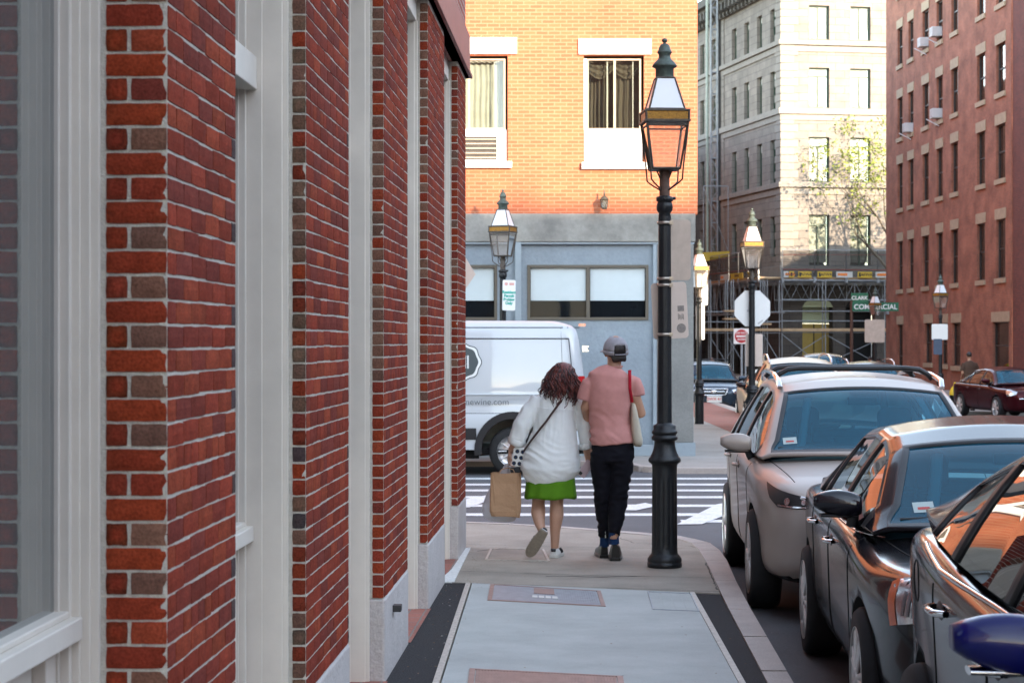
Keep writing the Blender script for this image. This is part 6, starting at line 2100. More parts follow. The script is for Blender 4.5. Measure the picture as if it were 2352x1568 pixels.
# seams and ribs of the cargo panel
def fl(x, z, o=.003): p = vpt(x-rear_x(z), z); return (p[0], p[1]-o, p[2])
mb = MB()
pr_ = [(vx(1000), 2.03), (vx(1240), 2.03), (vx(1308), 2.03)]
mb.tube([fl(vx(960)+.25*i, 2.055) for i in range(10)]+[fl(-.24, 2.055)], .006, 5)
mb.tube([fl(vx(960)+.25*i, 1.90) for i in range(9)]+[fl(-.22, 1.90)], .009, 5)
mb.tube([fl(-.22, 1.90), fl(-.19, 1.6), fl(-.17, 1.3), fl(-.16, 1.16)], .007, 5)
mb.tube([fl(-.33, 2.05), fl(-.32, 1.8), fl(-.31, 1.5), fl(-.30, 1.2), fl(-.30, .9), fl(-.30, .5)], .003, 5)
mb.tube([fl(vx(960)+.25*i, .865, -.004) for i in range(9)]+[fl(-.15, .865, -.004)], .008, 5)
mb.build('panel_seam', mat('seam_grey', (.06, .07, .08), .6, var=0), t)
mb = MB(); mb.tube([fl(vx(960)+.25*i, 1.125, .006) for i in range(9)]+[fl(-.5, 1.125, .006)], .012, 6); mb.build('panel_rib', m_van, t)
# rear lamp, hinge, marker
mb = MB()
vs = []
for z in (.92, 1.0, 1.08, 1.16, 1.24, 1.32, 1.38):
    a = vpt(0, z); b = vpt(-.10, z); vs += [(a[0]+.012, a[1]+.10, z), (a[0]+.012, a[1]-.006, z), ((a[0]+b[0])/2+.008, vpt(-.05, z)[1]-.012, z), (b[0]+.004, b[1]-.010, z)]
mb.add(vs, [(4*j+k, 4*j+k+1, 4*j+5+k, 4*j+4+k) for j in range(6) for k in range(3)], 0, True)
mb.build('tail_lamp', mat('tail_red', (.45, .01, .015), .2, var=.1, coat=1.0), t)
mb = MB(); mb.box(-.08, .02, .16, .22, 2.07, 2.11); mb.build('marker_lamp', mat('tail_red', (.45, .01, .015), .2), t)
mb = MB(); mb.box(-.03, .04, .13, .18, 1.72, 1.80); mb.box(-.0, .06, .1, .14, 1.72, 1.74); mb.box(-.0, .06, .1, .14, 1.78, 1.80); mb.build('door_hinge', m_chrome, t)
# wheel
w = MB(); M = T(wxc, .16, wrr) @ rot('X', PI/2)
w.lathe([(.22, -.12), (.31, -.12), (.33, -.08), (.335, 0), (.33, .08), (.31, .12), (.22, .125)], 40, M=M, caps=False); wo = w.build('wheel', m_tyre, t)
w = MB(); w.lathe([(.22, .10), (.215, .06), (.16, .02), (.10, .05), (.06, .06), (.0, .06)], 32, M=M, caps=False)
for k in range(10):
    a = 2*PI*k/10; w.tube([(math.cos(a)*.09, math.sin(a)*.09, .055), (math.cos(a)*.2, math.sin(a)*.2, .07)], .012, 6, M=M)
w.build('rim', m_rim, wo)
# emblem: dark medallion with a scalloped double outline and three bars of lettering
m_char = mat('charcoal_vinyl', (.055, .07, .072), .6, var=0)
ec = (vx(1062), 1.575)
def scal(r, n=72, am=.045): return [(ec[0]+r*(1+am*math.cos(8*2*PI*i/n))*math.cos(2*PI*i/n), ec[1]+r*(1+am*math.cos(8*2*PI*i/n))*math.sin(2*PI*i/n)) for i in range(n)]
def vinyl(poly, o):
    return [fl(x, z, o) for x, z in poly]
def vin(mb, poly, o): 
    c = (sum(p[0] for p in poly)/len(poly), sum(p[1] for p in poly)/len(poly))
    vs = [fl(c[0], c[1], o)]+vinyl(poly, o); n = len(poly)
    mb.add(vs, [(0, 1+i, 1+(i+1) % n) for i in range(n)])
mb = MB(); vin(mb, scal(.262), .003); em = mb.build('emblem', m_char, t, recalc=False)
mb = MB(); vin(mb, scal(.248), .0045); mb.build('emblem_ring', m_swhite, em, recalc=False)
mb = MB(); vin(mb, scal(.215, am=.03), .006); mb.build('emblem_disc', m_char, em, recalc=False)
mb = MB()
for dx in (-.01, .028, .066, -.1, -.06): mb.box(ec[0]+dx, ec[0]+dx+.022, fl(ec[0]+dx, ec[1])[1]-.012, fl(ec[0]+dx, ec[1])[1]-.004, ec[1]-.09, ec[1]+.09)
mb.build('emblem_lettering', m_swhite, em)
mb = MB(); text_mesh(mb, 'newine.com', .125, T(vx(1119)-.0, -.006, 1.02) @ rot('X', PI/2), 0, .001, -.0005)
mb.build('lettering', mat('grey_vinyl', (.13, .14, .145), .6, var=0), t)
place(t, ((1343-CX)/165.7, 27.6, -.14), 0)
# ------------------------------------------------------------ people
def organic(name, mb, mats, parent, vox=.008, smooth=4, disp=None, matfn=None, recalc=True):
    o = mb.build(name, mats, parent)
    r_ = o.modifiers.new('r', 'REMESH'); r_.mode = 'VOXEL'; r_.voxel_size = vox; r_.use_smooth_shade = True
    s_ = o.modifiers.new('s', 'SMOOTH'); s_.iterations = smooth; s_.factor = .6
    bake(o)
    me = o.data
    if disp:
        me.update()
        ns = [v.normal.copy() for v in me.vertices]
        cs = [v.co.copy() for v in me.vertices]
        for v, n_, c_ in zip(me.vertices, ns, cs): v.co = c_+n_*disp(c_)
    if matfn:
        for p in me.polygons: p.material_index = matfn(p.center, p.normal)
    for p in me.polygons: p.use_smooth = True
    me.update()
    return o
m_skin = mat('skin_tan', (.40, .215, .135), .5, var=.06, vs=30)
m_skin2 = mat('skin_light', (.47, .27, .185), .5, var=.06, vs=30)
m_hair = mat('dark_hair', (.018, .013, .012), .5, var=.3, vs=60)
def cloth(name, col, rough=.85, var=.07, vs=9):
    return mat(name, col, rough, var=var, vs=vs, bump=.12, bs=350, spec=.15)
def folds(amp, sx=1.0, sz=1.0, f=9.0, seed=0.0, fine=.25):
    def d(c):
        v = Vector((c.x*f*sx+seed, c.y*f, c.z*f*sz))
        a = noise.noise(v); b = noise.noise(v*2.3+Vector((7, 3, 1)))
        return amp*((1-abs(a)*2.4)+fine*b*2)
    return d
def hand(mb, wrist, fwd, side, palm_n, curl=.5, s=1.0, splay=.12, thumb_side=1):
    """palm, four unequal jointed fingers and a side thumb; fwd = wrist to knuckles"""
    f = Vector(fwd).normalized(); n_ = Vector(palm_n).normalized(); a = Vector(side).normalized()
    w = Vector(wrist)
    mb.tube([w-f*.02, w+f*.02, w+f*.05*s, w+f*.085*s], [(.026*s, .018*s), (.033*s, .016*s), (.040*s, .014*s), (.037*s, .011*s)], 12) if False else None
    for k in range(4):
        off = (-.027+.018*k)*s
        base = w+a*off+f*.085*s
        mb.tube([w+a*off*.6, w+a*off*.9+f*.045*s, base], [.014*s, .0135*s, .0105*s], 8)
        L_ = (.072, .080, .075, .058)[k]*s
        p = base; ang = curl*.5
        pts = [p]; d = (f+a*(k-1.5)*splay).normalized()
        for j in range(3):
            ang_ = curl*(j+1)*.75
            dd = (d*math.cos(ang_)+n_*math.sin(ang_)).normalized()
            p = p+dd*L_*(.42, .32, .26)[j]; pts.append(p)
        mb.tube(pts, [.0098*s, .0092*s, .0085*s, .0068*s], 8)
    tb = w+a*(-.024*thumb_side)*s+f*.02*s
    t1 = tb+(f*.5-a*thumb_side*.8+n_*.5).normalized()*.035*s
    t2 = t1+(f*.8-a*thumb_side*.2+n_*.6).normalized()*.030*s
    t3 = t2+(f*.7+a*thumb_side*.3+n_*.6).normalized()*.024*s
    mb.tube([tb, t1, t2, t3], [.014*s, .0125*s, .011*s, .008*s], 8)
def head(mb, c, s=1.0, yaw=0.0, tilt=0.0):
    """skull with jaw, nose, brow, lips and ears; faces +y before yaw"""
    M = T(*c) @ rot('Z', yaw) @ rot('Y', tilt)
    mb.sphere((0, -.012*s, .02*s), (.076*s, .094*s, .098*s), 14, M=M)
    mb.sphere((0, .022*s, -.052*s), (.055*s, .062*s, .062*s), 12, M=M)
    mb.sphere((0, .060*s, -.088*s), (.025*s, .022*s, .018*s), 8, M=M)
    mb.tube([(0, .080*s, .012*s), (0, .100*s, -.022*s), (0, .094*s, -.036*s)], [.008*s, .013*s, .012*s], 8, M=M)
    mb.tube([(-.038*s, .075*s, .022*s), (0, .086*s, .024*s), (.038*s, .075*s, .022*s)], .008*s, 6, M=M)
    mb.tube([(-.020*s, .078*s, -.062*s), (0, .086*s, -.061*s), (.020*s, .078*s, -.062*s)], .007*s, 6, M=M)
    for sx in (-1, 1):
        mb.sphere((sx*.080*s, -.005*s, -.012*s), (.010*s, .020*s, .031*s), 8, M=M)
    return M
def eyes(t, M, s=1.0):
    for sx in (-1, 1):
        e = MB(); e.sphere((sx*.030*s, .073*s, .006*s), .011*s, 8, M=M); e.build('eye', m_swhite, t)
def shoe(M, up, sole, root, name='shoe', L_=.27, w=.048, h=.075, stripes=None, heel=None, hi=.0):
    """toe towards +y, heel at y = -.05"""
    b = MB(); n = 16; K = 14
    vs = []
    for i in range(n+1):
        q = i/n; y = -.05+L_*q
        ww = w*(.72+.28*math.sin(min(1, q*1.6)*PI/2))*(1.0 if q < .7 else math.sqrt(max(.02, 1-((q-.7)/.31)**2)))
        if q < .08: ww *= .78+.22*q/.08
        hh = (h+hi if q < .28 else h-.032*(q-.28)/.5 if q < .78 else (h-.032)*math.sqrt(max(.12, 1-((q-.78)/.235)**2)))
        for k in range(K):
            a = PI*k/(K-1)
            vs.append((ww*math.copysign(abs(math.cos(a))**.75, math.cos(a)), y, .022+(hh-.022)*abs(math.sin(a))**.65))
    fs = [(i*K+k, i*K+k+1, (i+1)*K+k+1, (i+1)*K+k) for i in range(n) for k in range(K-1)]
    b.add(vs, fs, 0, True, M); b.add(vs, [tuple(range(K)), tuple(range(n*K, n*K+K))], 0, True, M)
    o = b.build(name, up, root)
    b = MB(); out = []
    for i in range(n+1):
        q = i/n; y = -.055+(L_+.012)*q
        ww = (w+.004)*(.72+.28*math.sin(min(1, q*1.6)*PI/2))*(1.0 if q < .7 else math.sqrt(max(.02, 1-((q-.7)/.31)**2)))
        out.append((ww, y))
    poly = out+[(-a, y) for a, y in reversed(out)]
    b.prism(poly, 0, .026, M=M); b.build('sole', sole, o, bevel=.004)
    if stripes:
        b = MB()
        for sx in (-1, 1):
            for k in range(3):
                y = .05+.028*k
                b.tube([(sx*(w*.985), y, .030), (sx*(w*.93), y-.006, .048), (sx*(w*.62), y-.016, .068)], [(.007, .003)]*3, 6, M=M)
        b.build('stripe', stripes, o)
    if heel:
        b = MB(); b.tube([(-.018, -.048, .06), (0, -.053, .062), (.018, -.048, .06)], [(.006, .013)]*3, 8, M=M); b.build('heel_tab', heel, o)
    return o

m_bshoe = mat('black_leather', (.004, .004, .005), .4, var=.2, spec=.3)
# ---- the man in the pink shirt
def Pm(x, y, dy=0.0): return W(1091+.3663*x, 746.5+.3663*y, 15.7+dy)
man = thing('person', 'man in a pink t-shirt and grey cap walking away with a cream tote', 'person', tuple(Vector((Pm(870, 1470).x, 15.7, 0))), 'pedestrians')
U_ = .00126
b = MB()
hc = Pm(880, 165, .03)
M = head(b, hc, 1.06, .30, -.04)
neck = [Pm(872, 300, -.01), Pm(872, 262, 0), Pm(874, 225, .01), Pm(877, 190, .02)]
b.tube(neck, [(.075, .06), (.058, .055), (.054, .055), (.055, .058)], 16)
# torso core (under the clothes), arms with bent elbows, legs
b.tube([Pm(860, 300, 0), Pm(850, 400, 0), Pm(845, 600, 0), Pm(858, 760, 0)], [(.15, .08), (.15, .09), (.13, .09), (.14, .10)], 20)
sl, el, wl_ = Pm(745, 365, .0), Pm(692, 520, .02), Pm(722, 640, .21)
b.tube([sl, sl.lerp(el, .5), el, el.lerp(wl_, .4), wl_], [.040, .044, .039, .038, .026], 14)
sr, er, wr_ = Pm(975, 365, .0), Pm(1040, 560, .0), Pm(1000, 478, .24)
b.tube([sr, sr.lerp(er, .5), er, er.lerp(wr_, .35), wr_], [.040, .046, .043, .041, .027], 14)
hand(b, wr_, (-.15, .8, .35), (0.9, .2, -.1), (-.3, .2, -.9), .6)
hand(b, wl_, (.15, .8, -.2), (0.9, -.1, .1), (0, .2, -1), .6)
for (h_, k_, a_) in ((Pm(790, 770), Pm(790, 1030, .05), Pm(812, 1345, .14)), (Pm(915, 770), Pm(905, 1040, .02), Pm(868, 1345, -.06))):
    b.tube([h_, h_.lerp(k_, .5), k_, k_.lerp(a_, .35), a_], [.085, .072, .052, .050, .034], 14)
organic('body', b, m_skin, man, .0075, 5)
eyes(man, M, 1.06)
b = MB(); b.sphere((0, -.018, .018), (.083, .100, .096), 16, M=M)
b.tube([(-.055, -.07, -.055), (0, -.098, -.052), (.055, -.07, -.055)], [(.02, .03)]*3, 10, M=M)
hr = organic('hair', b, m_hair, man, .008, 2, matfn=None)
# cap: crown, rear arch opening, strap, brim
m_cap = cloth('cap_grey', (.34, .33, .355), .8, .12, 25)
b = MB()
vs, fs = [], []
n1, n2 = 30, 10
Mc = M @ T(0, -.012, .028) @ rot('X', .16)
for i in range(n2+1):
    ph = PI/2*i/n2
    for j in range(n1):
        a = 2*PI*j/n1
        rr = 1.0+.012*math.cos(6*a)*math.cos(ph)
        vs.append(Vector((.097*rr*math.cos(a)*math.cos(ph), .112*rr*math.sin(a)*math.cos(ph), -.012+.105*math.sin(ph)+.004*noise.noise(Vector((a*3, ph*4, 1))))))
for i in range(n2):
    for j in range(n1):
        a = (2*PI*(j+.5)/n1) % (2*PI)
        if abs(a-1.5*PI) < .42 and i < 3: continue       # the half-moon gap at the back
        fs.append((i*n1+j, i*n1+(j+1) % n1, (i+1)*n1+(j+1) % n1, (i+1)*n1+j))
b.add(vs, fs, 0, True, Mc)
# lower band skirt
vs = []
for z_ in (-.045, -.012):
    for j in range(n1):
        a = 2*PI*j/n1; vs.append(Vector((.098*math.cos(a), .114*math.sin(a), z_)))
fs = [(j, (j+1) % n1, n1+(j+1) % n1, n1+j) for j in range(n1) if abs((2*PI*(j+.5)/n1)-1.5*PI) > .42]
b.add(vs, fs, 0, True, Mc)
cap = b.build('cap', m_cap, man); s_ = cap.modifiers.new('t', 'SOLIDIFY'); s_.thickness = .004; s_.offset = 0
b = MB(); b.tube([Vector((.098*math.cos(a), .114*math.sin(a)-.002, -.035)) for a in [1.5*PI-.46+.92*i/8 for i in range(9)]], [(.011, .003)]*9, 8, M=Mc); b.build('cap_strap', m_cap, cap)
b = MB()
vs = []
for i in range(13):
    a = PI*(.18+.64*i/12); vs += [Vector((.097*math.cos(a), .112*math.sin(a), -.03)), Vector((.112*math.cos(a), .19*math.sin(a), -.045))]
b.add(vs, [(2*i, 2*i+1, 2*i+3, 2*i+2) for i in range(12)], 0, True, Mc); bo = b.build('cap_brim', m_cap, cap); s_ = bo.modifiers.new('t', 'SOLIDIFY'); s_.thickness = .004
b = MB(); b.tube([(-.083, .02, .008), (-.086, -.045, .004)], .0025, 6, M=M); b.tube([(.083, .02, .008), (.086, -.045, .004)], .0025, 6, M=M); b.build('glasses', m_blk, man)
# t-shirt
m_pink = cloth('pink_jersey', (.55, .26, .235), .9, .05, 30)
b = MB()
b.tube([Pm(873, 262, -.005), Pm(866, 285, -.005), Pm(858, 320, -.01), Pm(850, 400, -.01), Pm(846, 480, -.01), Pm(842, 560, 0), Pm(848, 640, 0), Pm(858, 700, -.005), Pm(862, 744, -.005)],
    [(.066, .062), (.125, .080), (.185, .105), (.180, .125), (.170, .128), (.160, .120), (.162, .122), (.172, .130), (.176, .134)], 40)
b.tube([Pm(765, 340, .0), Pm(712, 375, .0), Pm(690, 430, .005), Pm(680, 470, .008)], [.052, .064, .060, .056], 20)
b.tube([Pm(950, 340, .0), Pm(1000, 368, .0), Pm(1016, 410, .0), Pm(1024, 446, .0)], [.052, .064, .060, .056], 20)
zc_ = Pm(0, 600).z
def dshirt(c):
    hgt = max(0, min(1, (Pm(0, 480).z-c.z)/.25))
    v = Vector((c.x*6, c.y*5, c.z*15+1.2*math.sin(c.x*9)))
    return .0022*noise.noise(Vector((c.x*12, c.y*9, c.z*10)))*2+hgt*.0085*(1-abs(noise.noise(v))*3.0)*.9
organic('t_shirt', b, m_pink, man, .0085, 5, dshirt)
# neck rib
b = MB(); nc = Pm(873, 259, 0)
b.tube([nc+Vector((.064*math.cos(a), .060*math.sin(a), .004*math.sin(a))) for a in [2*PI*i/24 for i in range(25)]], .006, 8, caps=False); b.build('collar', m_pink, man)
# trousers
m_trou = cloth('black_trousers', (.006, .006, .010), .8, .15, 12)
b = MB()
b.tube([Pm(862, 725, 0), Pm(862, 780, 0), Pm(866, 850, 0)], [(.158, .118), (.168, .125), (.165, .13)], 32)
b.tube([Pm(798, 800, 0), Pm(795, 900, .01), Pm(797, 1030, .03), Pm(800, 1130, .06), Pm(806, 1230, .10), Pm(812, 1330, .13)], [(.098, .11), (.085, .095), (.066, .078), (.060, .070), (.050, .056), (.042, .046)], 24)
b.tube([Pm(920, 800, 0), Pm(915, 900, 0), Pm(905, 1030, 0), Pm(895, 1130, -.01), Pm(885, 1220, -.03), Pm(873, 1312, -.055)], [(.098, .11), (.090, .10), (.074, .085), (.070, .076), (.060, .066), (.046, .050)], 24)
organic('trousers', b, m_trou, man, .0085, 4, folds(.007, .8, 1.6, 10, 3.0))
for (ax, ay, dy, M_) in ((815, 1395, .16, None), (868, 1400, -.05, None)):
    pass
p = Pm(806, 1430, .15); shoe(T(p.x, p.y+.02, 0) @ rot('Z', .10), m_bshoe, m_bshoe, man, h=.10, w=.046, L_=.29, hi=.02)
p = Pm(880, 1472, -.03); shoe(T(p.x, p.y, 0) @ rot('Z', -.06), m_bshoe, m_bshoe, man, h=.10, w=.052, L_=.30, hi=.03)
m_sock = cloth('navy_sock', (.012, .035, .10))
b = MB(); b.tube([Pm(868, 1290, -.05), Pm(872, 1370, -.045)], [.038, .042], 14); b.build('sock', m_sock, man)
b = MB(); b.tube([Pm(812, 1310, .12), Pm(812, 1380, .15)], [.036, .038], 14); b.build('sock', m_sock, man)
# ankle strap clip on the left trouser leg
b = MB(); b.tube([Pm(812, 1240, .05), Pm(816, 1260, .055), Pm(818, 1330, .08)], .004, 6); b.build('drawcord', m_swhite, man)

# tote bag
m_canvas = cloth('canvas', (.50, .45, .36), .9, .05, 12); m_redstrap = cloth('red_webbing', (.42, .015, .03), .8)
tote = thing('tote_bag', 'cream canvas tote with a red strap on the shoulder of the man', 'bag', tuple(Pm(1010, 760)), 'carried bags')
b = MB()
rings = [(978, 1003, 478, .020, -.03), (975, 1020, 540, .035, -.03), (974, 1033, 610, .045, -.035), (978, 1047, 690, .052, -.035), (985, 1056, 735, .055, -.035), (1000, 1045, 765, .045, -.03)]
K = 20; vs = []
for (xa, xb, y, dd, dy) in rings:
    a, c = Pm(xa, y, dy), Pm(xb, y, dy); cc = (a+c)/2; hw_ = (c.x-a.x)/2
    for k in range(K):
        an = 2*PI*k/K
        vs.append(Vector((cc.x+hw_*math.copysign(abs(math.cos(an))**.6, math.cos(an)), cc.y+.05+(dd+.08)*math.copysign(abs(math.sin(an))**.6, math.sin(an)), cc.z+.006*noise.noise(Vector((an*2, y*.02, 0))))))
b.add(vs, [(i*K+k, i*K+(k+1) % K, (i+1)*K+(k+1) % K, (i+1)*K+k) for i in range(len(rings)-1) for k in range(K)]+[tuple(range(K)), tuple(range((len(rings)-1)*K, len(rings)*K))], 0, True)
o = b.build('bag_body', m_canvas, tote, subsurf=1)
b = MB(); b.tube([Pm(974, 283, .03), Pm(970, 284, -.06), Pm(970, 330, -.112), Pm(972, 400, -.115), Pm(978, 440, -.10), Pm(984, 482, -.06)], [(.0125, .003)]*6, 8)
b.build('strap', m_redstrap, tote)

# ---- the woman in the white shirt
def Pw(x, y, dy=0.0): return W(1091+.3663*x, 746.5+.3663*y, 15.87+dy)
wom = thing('person', 'woman in a loose white shirt and green skirt walking away, one heel lifted', 'person', tuple(Vector((Pw(500, 1455).x, 15.87, 0))), 'pedestrians')
b = MB()
hc = Pw(548, 325, .03)
Mw = head(b, hc, .98, .1, .16)
b.tube([Pw(520, 450, 0), Pw(530, 410, 0), Pw(540, 370, .015)], [(.07, .055), (.052, .05), (.05, .052)], 14)
b.tube([Pw(510, 450), Pw(500, 600), Pw(480, 760), Pw(470, 920)], [(.14, .09), (.15, .11), (.16, .12), (.17, .13)], 20)
sL, eL, wL_ = Pw(395, 500), Pw(300, 660, -.02), Pw(222, 790, .05)
b.tube([sL, sL.lerp(eL, .5), eL, eL.lerp(wL_, .5), wL_], [.05, .046, .042, .036, .025], 14)
hand(b, wL_, (-.12, .1, -1), (.3, .95, 0), (.9, -.3, -.2), .75, .95)
sR, eR, wR_ = Pw(640, 500), Pw(690, 680, -.01), Pw(712, 850, .06)
b.tube([sR, sR.lerp(eR, .5), eR, eR.lerp(wR_, .5), wR_], [.05, .046, .042, .036, .025], 14)
hand(b, wR_, (-.1, .15, -1), (.25, .95, 0), (-.9, .3, -.2), .7, .95)
# legs: left bends back at the knee, right stands
b.tube([Pw(410, 930), Pw(405, 1040, .02), Pw(398, 1105, .03), Pw(396, 1180, -.01), Pw(405, 1240, -.06), Pw(418, 1285, -.10)], [.085, .062, .052, .058, .043, .031], 16)
b.tube([Pw(520, 930), Pw(515, 1040, .0), Pw(512, 1110, .0), Pw(512, 1190, -.005), Pw(503, 1280, .0), Pw(500, 1400, .01)], [.085, .064, .053, .058, .043, .031], 16)
organic('body', b, m_skin2, wom, .0075, 5)
eyes(wom, Mw, .98)
# shirt
m_linen = cloth('white_linen', (.72, .74, .73), .85, .03, 20)
b = MB()
b.tube([Pw(532, 405, 0), Pw(525, 430, 0), Pw(512, 475, -.005), Pw(505, 560, -.01), Pw(500, 650, -.01), Pw(490, 740, -.01), Pw(480, 830, -.015), Pw(470, 900, -.015), Pw(470, 955, -.01), Pw(475, 990, -.01)],
    [(.075, .065), (.12, .08), (.170, .105), (.160, .12), (.168, .135), (.198, .152), (.228, .165), (.238, .168), (.205, .150), (.16, .13)], 44)
b.tube([Pw(405, 470), Pw(345, 540, -.01), Pw(295, 630, -.02), Pw(262, 720, -.01)], [.066, .072, .072, .066], 22)
b.tube([Pw(625, 470), Pw(665, 540), Pw(695, 640, -.01), Pw(706, 740, 0)], [.064, .068, .066, .060], 22)
def dlinen(c):
    v = Vector((c.x*5, c.y*4, c.z*20+1.5*math.sin(c.x*7+1)))
    low = max(0, min(1, (Pw(0, 600).z-c.z)/.3))
    up = 1-low
    vert = (1-abs(noise.noise(Vector((c.x*26, c.y*8, c.z*4+4))))*2.6)*.0034*up
    return low*.0055*(1-abs(noise.noise(v))*2.6)+vert+.0012*noise.noise(c*24)
organic('shirt', b, m_linen, wom, .0085, 6, dlinen)
for pts_, rr in (([Pw(272, 700, -.01), Pw(250, 752, .0)], .060), ([Pw(697, 735, 0), Pw(704, 772, .005)], .056)):
    b = MB(); a_, c_ = pts_
    b.tube([a_, a_.lerp(c_, .25), a_.lerp(c_, .75), c_], [rr, rr*1.16, rr*1.14, rr*.95], 20)
    organic('rolled_cuff', b, m_linen, wom, .007, 2, folds(.004, 1, 1, 14, 2))
# yoke seam
b = MB()
b.tube([Pw(395, 512, -.118), Pw(440, 522, -.148), Pw(520, 530, -.152), Pw(600, 528, -.140), Pw(640, 540, -.112)], [(.004, .0025)]*5, 6); b.build('yoke_seam', m_linen, wom)
# skirt
m_gskirt = cloth('green_cotton', (.085, .21, .012), .85, .10, 8)
b = MB(); K = 64; vs = []
for (y, hwx, dd) in ((860, .170, .13), (930, .190, .145), (990, .196, .15), (1040, .202, .155), (1084, .207, .16)):
    c = Pw(474, y)
    for k in range(K):
        an = 2*PI*k/K; w_ = 1+.035*math.sin(9*an+.5*math.sin(3*an))*(y-860)/224
        vs.append(Vector((c.x+hwx*w_*math.cos(an), c.y+dd*w_*math.sin(an), c.z+(.006*math.sin(5*an) if y > 1050 else 0))))
b.add(vs, [(i*K+k, i*K+(k+1) % K, (i+1)*K+(k+1) % K, (i+1)*K+k) for i in range(4) for k in range(K)], 0, True)
sk = b.build('skirt', m_gskirt, wom, subsurf=1); s_ = sk.modifiers.new('t', 'SOLIDIFY'); s_.thickness = .005
# shoes
m_shoe = mat('white_leather', (.62, .62, .60), .45, var=.05); m_sole = mat('worn_sole', (.22, .185, .14), .8, var=.15, vs=40); m_wsole = mat('white_sole', (.55, .54, .50), .6, var=.08)
m_nstripe = mat('black_stripe', (.015, .016, .02), .6, var=0)
p = Pw(500, 1457, .02); shoe(T(p.x, p.y, 0) @ rot('Z', -.22), m_shoe, m_wsole, wom, stripes=m_nstripe, heel=m_nstripe, L_=.25, w=.043)
p = Pw(432, 1288, -.12)
shoe(T(p.x, p.y, p.z) @ rot('Y', .56) @ rot('X', -1.22) @ T(0, .03, -.065), m_shoe, m_sole, wom, stripes=m_nstripe, heel=m_nstripe, L_=.25, w=.043)
# hair: scalp shell and loose curls
m_h1 = mat('auburn_hair', (.12, .026, .021), .45, var=.35, vs=40); m_h2 = mat('dark_auburn_hair', (.035, .012, .012), .45, var=.3, vs=40); m_h3 = mat('copper_hair', (.17, .04, .025), .45, var=.3, vs=40)
b = MB(); b.sphere((0, -.018, .012), (.092, .108, .108), 16, M=Mw)
b.sphere((0, -.045, -.07), (.085, .065, .09), 12, M=Mw)
rnd = random.Random(3)
for i in range(620):
    th = rnd.uniform(0, 2*PI); ph = rnd.uniform(.0, 2.15)
    if math.sin(th) > .45 and ph > .65: continue
    ex = Vector((math.cos(th)*math.sin(ph), math.sin(th)*math.sin(ph), math.cos(ph)))
    st_ = Vector((.088*ex.x, -.018+.103*ex.y, .012+.104*ex.z))
    low = rnd.uniform(-.235, -.12) if rnd.random() < .8 else rnd.uniform(-.30, -.2)
    L_ = min(max(.06, (st_.z-low)*rnd.uniform(.55, 1.15)), .30)
    n = 22; pts = []; om = rnd.uniform(55, 95); p0 = rnd.uniform(0, 6); amp = rnd.uniform(.006, .013)
    dr = Vector((ex.x, ex.y, 0))
    wob = rnd.uniform(-.5, .5)
    for k in range(n):
        q = k/(n-1); d = L_*q
        base = st_+dr*(.062*math.sin(min(1, d/.14)*PI/2)-.035*max(0, d-.16)/.14)+Vector((.016*math.sin(d*24+p0+wob), 0, -d*(.45+.55*min(1, d/.07))))
        a = om*d+p0
        g_ = amp*min(1, d/.05)
        pts.append(base+Vector((math.cos(a)*g_, math.sin(a)*g_, .5*g_*math.sin(a*1.3))))
    r0 = rnd.uniform(.0035, .0062)
    b.tube(pts, [r0*(1-.45*k/(n-1)) for k in range(n)], 4, m=rnd.choice([0, 0, 1, 1, 1, 2]), M=Mw)
b.build('hair', [m_h1, m_h2, m_h3], wom)
# shoulder bag with strap
m_leath = mat('brown_leather', (.045, .022, .016), .5, var=.15, vs=30)
sb = thing('shoulder_bag', 'small white bag with black spots hanging at the hip of the woman', 'bag', tuple(Pw(272, 880)), 'carried bags')
b = MB(); b.tube([Pw(565, 440, -.02), Pw(537, 478, -.112), Pw(500, 528, -.158), Pw(450, 598, -.166), Pw(400, 660, -.158), Pw(352, 722, -.135), Pw(322, 765, -.09), Pw(305, 790, -.04)], [(.0125, .003)]*8, 8)
b.build('strap', m_leath, sb)
b = MB(); b.prism(rrect(-.046, .046, -.075, .075, .02), -.10, -.02, axis='y', M=T(*Pw(272, 823, .06)) @ rot('Y', .12)); bb_ = b.build('bag_body', m_shoe, sb, bevel=.006)
b = MB()
for i in range(3):
    for j in range(2):
        b.prism(arc((-.022+.044*j+.008*(i-1), -.05+.048*i), .0165, 0, 342, 16), -.103, -.1005, axis='y', M=T(*Pw(272, 823, .06)) @ rot('Y', .12))
b.build('spot', m_nstripe, bb_)
b = MB()
for i in range(3):
    for j in range(2): b.prism(arc((-.022+.044*j+.008*(i-1), -.05+.048*i), .007, 0, 342, 10), -.105, -.1032, axis='y', M=T(*Pw(272, 823, .06)) @ rot('Y', .12))
b.build('spot_centre', m_sock, bb_)
# phone
ph_ = thing('phone', 'pale pink phone in the right hand of the woman', 'phone', tuple(Pw(690, 930)))
b = MB(); b.prism(rrect(-.035, .035, -.072, .072, .01), -.004, .004, axis='y', M=T(*Pw(693, 900, .01)) @ rot('Y', .62) @ rot('X', -.2)); b.build('case', mat('pink_case', (.45, .33, .35), .4, var=.02), ph_, bevel=.002)
b = MB(); b.prism(rrect(-.028, .0, -.066, -.04, .006), -.006, -.0042, axis='y', M=T(*Pw(693, 900, .01)) @ rot('Y', .62) @ rot('X', -.2)); b.build('camera_bump', m_blk, ph_)
